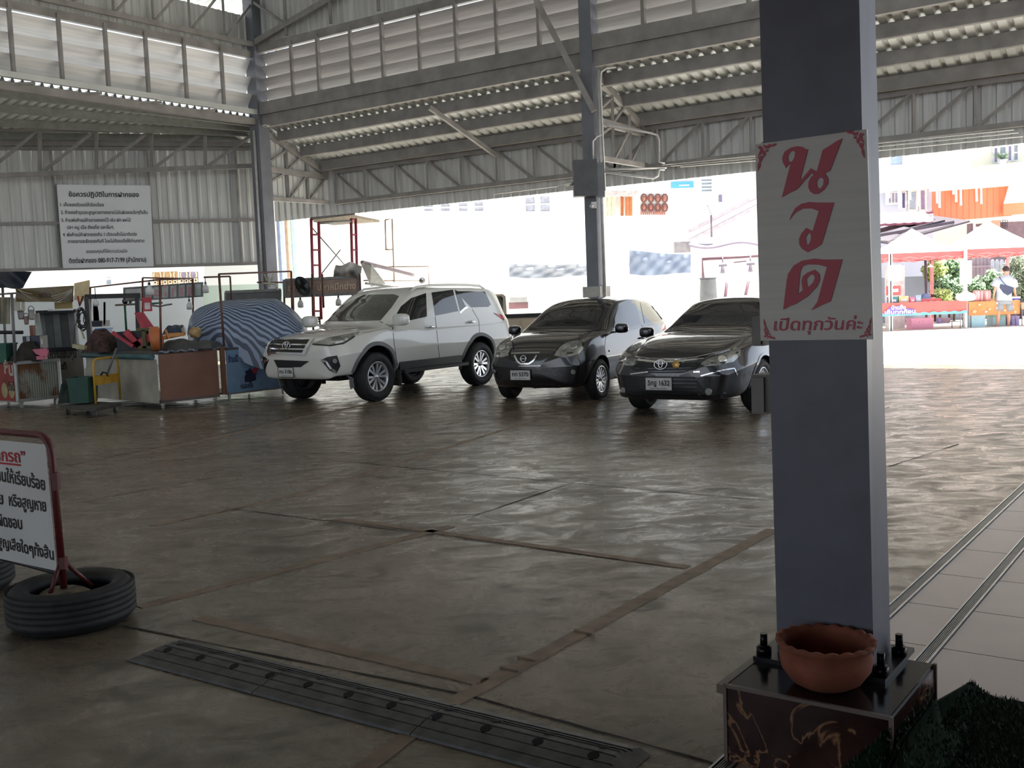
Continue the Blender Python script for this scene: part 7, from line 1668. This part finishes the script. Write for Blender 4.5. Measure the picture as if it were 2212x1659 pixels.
rings('shorts', SHORT, [(645, 2152.5, 2185, .15, 0), (652, 2151.5, 2186, .155, 0), (657, 2152, 2186.5, .15, 0)],
      [(((2160.5, 653, 0), (2159, 662, .01), (2157.5, 671.5, .02)), (.125, .128, .126)), (((2177.5, 653, 0), (2179, 662, .01), (2180.5, 671.5, .02)), (.125, .128, .126))])
hc = V(pt3(2175, 582, .065)); m = MB(); m.ball(hc, (.105, .118, .115), 20, 12); m.v = [p+V((0, .035*(1 if p.z < hc.z-.02 else 0), .0)) if p.y > hc.y else p for p in m.v]
m.f = [f for f in m.f if not (sum(m.v[i].z for i in f)/len(f) < hc.z-.045)]; m.sm = m.sm[:len(m.f)]; m.mi = m.mi[:len(m.f)]; m.build('hair', HAIR, man)
for s in (-1, 1): m = MB(); m.ball(hc+V((s*.1, .0, -.04)), (.016, .025, .035), 10, 7); m.build('ear', SKIN, man)
m = MB(); m.ball(hc+V((.01, .115, -.045)), (.016, .022, .022), 8, 6); m.build('nose', SKIN, man)
m = MB(); q = [pt3(2157, 614, -.18), pt3(2184, 621, -.17), pt3(2183, 627, -.19), pt3(2178, 634, -.2), pt3(2171, 638, -.2), pt3(2163, 633, -.2), pt3(2156, 622, -.18)]
m.add([V(p) for p in q]+[V(p)+V((0, .09, 0)) for p in q], [tuple(reversed(range(7))), tuple(range(7, 14))]+[(i, (i+1) % 7, 7+(i+1) % 7, 7+i) for i in range(7)]); bagm = m.build('sling_bag', BAG, man)
m = MB(); m.tube([V(pt3(2184, 622, -.17)), V(pt3(2168, 617, -.185)), V(pt3(2158, 606, -.17)), V(pt3(2156.5, 599, -.1)), V(pt3(2159, 597.5, .02))], .012, 6); m.build('strap', BAG, man)
for s, (px, py) in enumerate(((2154, 703), (2179, 702))): m = MB(); m.box((X(px-1+s*3), y+.07, .012), (.1, .27, .02)); m.build('sandal', mat('sandal_pink', (210, 170, 170), .7), man)
# hedge and plants behind ------------------------------------------------
LEAF = mat('hedge_leaf', (150, 178, 138), .6, 0, .3, 2, col2=(96, 130, 96)); LEAFY = mat('yellow_leaf', (200, 214, 140), .6, 0, .2, 3)
def bush(name, label, x0, y0_, x1, y1_, yd, n, mt, size=.09, seed=1, cat='bush', frond=False, group='bushes behind the market'):
    c, w_, h = rect(x0, y0_, x1, y1_, yd); r = random.Random(seed); t = thing(name, (c.x, c.y, 0), 0, label, cat, group)
    m = MB(); m.tube([V((c.x, c.y, 0)), V((c.x+.03, c.y, c.z-h*.2))], [.05, .03], 7); m.build('stem', mat('bark', (96, 80, 66), .9), t); m = MB()
    for i in range(n):
        a, b_ = r.uniform(0, 2*PI), r.uniform(-1, 1); q_ = r.random()**.4; s = math.sqrt(1-b_*b_)
        lob = r.randrange(5); lc = V((w_*.3*math.cos(lob*2.4+seed), 0, h*.28*math.sin(lob*2.4+seed))); p = c+lc+V((w_*.36*q_*s*math.cos(a), .45*q_*s*math.sin(a), h*.34*q_*b_)); d = V((r.uniform(-1, 1), r.uniform(-1, .4), r.uniform(-.6, 1))).normalized(); e = d.orthogonal().normalized()*size*(.18 if frond else .42); L_ = size*(3 if frond else 1)
        m.add([p-d*L_*.5, p+e, p+d*L_*.5-Z*(L_*.15 if frond else 0), p-e], [(0, 1, 2, 3)])
    m.build('foliage', mt, t)
bush('leafy_shrub', 'dense green shrub behind the red crate', 2020, 600, 2080, 668, 38.5, 1500, LEAF, .13, 2); bush('leafy_shrub', 'yellow-green leafy shrub hanging over the grey wall', 1998, 565, 2040, 606, 39, 1000, LEAFY, .13, 3); bush('leafy_shrub', 'dark green shrub between the menu board and pink pole', 2098, 600, 2122, 660, 38, 800, LEAF, .12, 4); bush('leafy_shrub', 'rounded green shrub beside the white picket fence', 2126, 588, 2160, 655, 38, 1100, LEAF, .12, 5)
bush('leafy_shrub', 'pale flowering shrub low behind the red crate', 2010, 625, 2050, 660, 37.4, 700, LEAFY, .12, 6); bush('palm_shrub', 'feathery palm shrub behind the man', 2168, 560, 2240, 660, 38.6, 900, mat('palm_leaf', (160, 172, 146), .6, 0, .25, 2), .22, 7, 'palm', True); bush('leafy_shrub', 'tall green shrub above the menu board', 2042, 560, 2080, 600, 39, 900, LEAF, .13, 8)
# walls, fences, doors behind ------------------------------------------
tag(wallbox([V((P(1880, 640, 40).x, 40, 0)), V((P(2080, 640, 40).x, 40, 0))], P(2030, 595, 40).z).build('garden_wall', mat('grey_blue_wall', (176, 182, 200), .8, 0, .05, 1)), 'low grey-blue garden wall behind the shrubs', 'wall')
t = thing('wooden_door', P(2118, 640, 40), 0, 'mauve-brown panelled gate behind the pink pole', 'gate'); m = MB()
for k in range(5): m = MB(); pbox(m, 2100+k*8, 555, 2107.4+k*8, 690, 40, .06); m.build('board', mat('mauve_wood', (180, 160, 168), .7, 0, .1, 3), t)
m = MB(); pbox(m, 2100, 574, 2140, 577, 39.94, .04); m.build('rail', mat('pale_mauve', (196, 176, 180), .7), t)
t = thing('picket_fence', P(2168, 640, 39.5), 0, 'white picket fence panel with rounded tops behind the man', 'fence')
for kx in range(6): x0 = 2140+kx*10; m = MB(); c, w_, h = rect(x0, 560+kx*.3, x0+8, 650, 39.5); m.prism([(-w_/2, -h/2), (w_/2, -h/2), (w_/2, h/2-.1), (w_*.3, h/2-.02), (0, h/2), (-w_*.3, h/2-.02), (-w_/2, h/2-.1)], .03, Matrix.Translation(c) @ Matrix.Rotation(PI/2, 4, 'X')); m.build('picket', mat('lilac_white', (222, 222, 240), .7), t)
m = MB(); pbox(m, 2138, 600, 2202, 606, 39.55, .04); m.build('rail', MATS['lilac_white'], t)
t = thing('lamp_shade', P(2012, 575, YM+1.3), 0, 'white conical pendant lamp under the tent above the shrubs', 'lamp'); m = MB(); m.lathe([(.02, .1), (.04, .06), (.12, .0), (.115, -.005), (.03, .05)], 18, Matrix.Translation(P(2010, 577, YM+1.3))); m.build('shade', POLEW, t); m = MB(); m.tube([P(2010, 570, YM+1.3), P(2010, 560, YM+1.3)], .01, 5); m.build('cord', BLACKM, t)
m = MB(); m.tube([P(1999, 560, YM+2.4), P(2001, 650, YM+2.4), P(2001, 700, YM+2.4)], .045, 8); simple('dark_post', 'dark mauve post at the back of the red-clothed stall', 'post', m, mat('dark_mauve', (92, 74, 92), .6))
# buildings above ---------------------------------------------------------
t, mf = facade('cream_building', 'cream building with balcony windows above the market tents', 'building', 1740, 2500, 46, 44, 14, 5, mat('cream_facade', (236, 234, 218), .8, 0, .04, .6))
window(t, mf, 1921, 335, 1950, 359, 0, mat('pale_blue_pane', (176, 196, 214), .3)); window(t, mf, 2145, 318, 2155, 353, 0, mat('mauve_pane', (160, 150, 190), .3)); window(t, mf, 2157, 316, 2173, 350, 1); window(t, mf, 2175, 314, 2185, 349, 0, MATS['mauve_pane']); window(t, mf, 2187, 312, 2199, 348, 1)
m = MB(); q = [mf.pt(2110, 364, .4), mf.pt(2330, 344, .4)]; m.bar(q[0], q[1], .5, .14); m.build('balcony_ledge', MATS['cream_facade'], t)
pt_b = mf.pt(2165, 352, .5); tt = thing('potted_plant', pt_b, 0, 'potted plant on the ledge of the cream building', 'plant'); m = MB(); m.lathe([(.001, 0), (.14, 0), (.2, .24), (.001, .22)], 14, Matrix.Translation(pt_b-Z*.1)); m.build('pot', POLEW, tt); m = MB(); r = random.Random(2)
for i in range(24): d = V((r.uniform(-1, 1), r.uniform(-.6, .6), r.uniform(.2, 1))).normalized(); p = pt_b+Z*.14; m.tube([p, p+d*.3, p+d*.45-Z*.05], [.012, .012, .003], 4)
m.build('foliage', LEAF, tt)
mp2 = MB(); u0_ = mf.px(1990, 420)[0]
t, wf = facade('annex_wall', 'pale blue shaded wall with shutters under a dripping white eave', 'building', 1880, 2016, 43, 42.6, P(1950, 405, 43).z, .3, mat('pale_blue_wall', (200, 206, 222), .8, 0, .05, 1))
window(t, wf, 1946, 415, 1956, 452, 0, mat('blue_shutter', (104, 104, 170), .5)); window(t, wf, 1962, 412, 1980, 455, 0, mat('pale_blue_pane', (176, 196, 214))); window(t, wf, 1986, 409, 1999, 455, 0, MATS['mauve_pane'])
ac = thing('air_conditioner', wf.pt(1930, 428, .3), 0, 'outdoor air-conditioning unit on the pale blue wall', 'air conditioner'); c = wf.pt(1930, 428, .3); m = MB(); m.box(c, (.55, .3, .5)); m.build('case', POLEW, ac)
for k in range(4): m = MB(); m.box(c+V((-.2+.13*k, -.16, 0)), (.07, .02, .38)); m.build('vent', mat('vent_grey', (150, 150, 170), .5), ac)
ev = MB(); ev.bar(wf.pt(1870, 412, .45), wf.pt(2020, 398, .45), .9, .25); ev.build('eave', FAC, t)
for x, l in ((1920, 18), (1942, 40), (1965, 22), (1984, 36)): m = MB(); m.bar(wf.pt(x, 410, .8), wf.pt(x+1, 410+l, .8), .06, .09); m.build('drip_pipe', FAC, t)
# orange sheet awning with white drips
ORG = mat('orange_sheet', (242, 136, 100), .6, 0, .05, .8); t = thing('orange_cladding', P(2095, 480, 41), 0, 'bright orange corrugated cladding with white drips above the tents', 'cladding')
oa, ob = P(2015, 480, 41), P(2185, 466, 40.4); zt1, zt2 = P(2015, 410, 41).z, P(2185, 398, 40.4).z
def quadbox(q, th, name, mt, parent):
    m = MB(); m.add(q+[p+V((0, th, 0)) for p in q], [(0, 1, 2, 3), (7, 6, 5, 4)]+[((i+1) % 4, i, 4+i, 4+(i+1) % 4) for i in range(4)]); return m.build(name, mt, parent)
quadbox([oa, ob, V((ob.x, ob.y, zt2)), V((oa.x, oa.y, zt1))], .1, 'sheet', ORG, t)
quadbox([P(2168, 466, 40.2), P(2330, 450, 39.8), P(2330, 430, 39.8), P(2168, 440, 40.2)], .1, 'lower_sheet', ORG, t)
m = MB(); m.bar(P(2010, 409, 40.7), P(2190, 396, 40.2), .5, .16); m.build('white_eave', FAC, t); quadbox([P(2170, 440, 40.0), P(2330, 428, 39.6), P(2330, 380, 39.6), P(2182, 398, 40.0)], .1, 'white_sheet', FAC, t)
for x, l in ((2024, 30), (2029, 40), (2059, 13), (2065, 30), (2075, 38), (2109, 32), (2119, 38), (2152, 30), (2158, 12), (2165, 36)): m = MB(); y0_ = 410-(x-2015)*.07; m.bar(P(x, y0_-3, 40.6), P(x+.6, y0_+l, 40.6), .07, .07); m.build('white_drip', FAC, t)
for x in range(2030, 2180, 13): m = MB(); f_ = (x-2015)/170; m.bar(oa.lerp(ob, f_)-V((0, .012, 0)), V((0, -.012, 0))+V((oa.x, oa.y, zt1)).lerp(V((ob.x, ob.y, zt2)), f_), .03, .03); m.build('sheet_rib', ORG, t)
# pink tiled roof and the grey lean-to canopy
t = thing('tiled_roof', P(1955, 470, 40), 0, 'pink tiled roof slope beside the orange cladding', 'roof'); m = MB(); m.grid(lambda u, v: P(1870+146*u, 484-6*u-24*v+1.5*abs(math.sin(22*u)), 38.5+2.5*v), 88, 4, smooth=False); m.shell(.08); m.build('tiles', mat('pink_tile', (168, 104, 116), .7, 0, .1, 2), t)
t = thing('grey_canopy', P(1990, 500, 38), 0, 'grey-mauve sheet canopy sloping down behind the tent peaks', 'canopy'); GC = mat('mauve_sheet', (66, 58, 70), .6, 0, .12, .8)
m = MB(); q = [P(1870, 520, 36.5), P(1920, 528, 36.5), P(2095, 480, 37.5), P(2010, 468, 40), P(1870, 505, 40)]; m.add(q+[p+Z*.06 for p in q], [(4, 3, 2, 1, 0), (5, 6, 7, 8, 9)]+[(i, (i+1) % 5, 5+(i+1) % 5, 5+i) for i in range(5)]); m.build('sheet', GC, t)
for k in range(3): m = MB(); m.bar(P(1880, 512+4*k, 36.6+.8*k), P(2060-20*k, 480-2*k, 37.4+.8*k), .08, .1); m.build('rafter', mat('mauve_rafter', (66, 56, 70), .6), t)
t, sf = facade('shutter_house', 'grey shutter front under the orange cladding', 'building', 2095, 2300, 41.5, 41, P(2120, 482, 41.5).z, .4, mat('mauve_grey_wall', (120, 104, 114), .8)); window(t, sf, 2104, 480, 2142, 512, 2, mat('grey_shutter', (112, 106, 110), .5))
t = thing('lattice_panel', P(2170, 487, 40.9), 0, 'small mauve lattice panel beside the grey shutter', 'lattice'); 
for k in range(3):
    for j in range(3): m = MB(); c = P(2164+k*5, 478+j*6, 41.2); m.tube([c+V((.05*math.cos(2*PI*i/8), 0, .05*math.sin(2*PI*i/8))) for i in range(8)], .012, 4, closed=True); m.build('lattice_ring', GC, t)
m = MB(); pbox(m, 2143, 476, 2160, 520, 40.95, .05); simple('peach_pillar', 'pale peach pillar beside the lattice panel', 'pillar', m, mat('peach', (206, 160, 140), .7))
# ================================================================== light
w = bpy.data.worlds.new('sky'); sc.world = w; w.use_nodes = True; nt = w.node_tree
bg = nt.nodes['Background']; sk = nt.nodes.new('ShaderNodeTexSky'); sk.sky_type = 'HOSEK_WILKIE'
SUN_EL, SUN_AZ = math.radians(76), math.radians(62)     # high, from behind the yard on the right
sd = V((math.sin(SUN_AZ)*math.cos(SUN_EL), math.cos(SUN_AZ)*math.cos(SUN_EL), math.sin(SUN_EL)))
sk.sun_direction = sd; sk.turbidity = 5; sk.ground_albedo = .5
hs = nt.nodes.new('ShaderNodeHueSaturation'); hs.inputs['Saturation'].default_value = .45
nt.links.new(sk.outputs['Color'], hs.inputs['Color']); nt.links.new(hs.outputs['Color'], bg.inputs['Color']); bg.inputs['Strength'].default_value = 1.75
sl_ = bpy.data.lights.new('sun', 'SUN'); sl_.energy = 5; sl_.angle = math.radians(.7); sl_.color = (1, .96, .9)
so = bpy.data.objects.new('sun', sl_); COL.objects.link(so); so.rotation_euler = sd.to_track_quat('Z', 'Y').to_euler()
# unseen rear wall and low soffit, added and shaped to control daylight in front
DARKW = mat('light_block_dark', (70, 66, 60), .9)
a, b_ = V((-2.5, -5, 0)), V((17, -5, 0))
mb = MB(); mb.add([a, b_, b_+Z*3.6, a+Z*3.6], [(0, 1, 2, 3)]); struct(mb.build('wall_rear_light_block', DARKW))
mb = MB(); mb.box((4, -.9, 3.48), (26, 8.4, .12)); struct(mb.build('ceiling_light_block', DARKW))
sc.view_settings.view_transform = 'Standard'; sc.view_settings.look = 'None'; sc.view_settings.gamma = 1; sc.view_settings.use_curve_mapping = False
sc.view_settings.exposure = 2.05
sc.cycles.max_bounces = 8; sc.cycles.diffuse_bounces = 5; sc.cycles.glossy_bounces = 4; sc.cycles.sample_clamp_indirect = 6
sc.cycles.caustics_reflective = False; sc.cycles.caustics_refractive = False
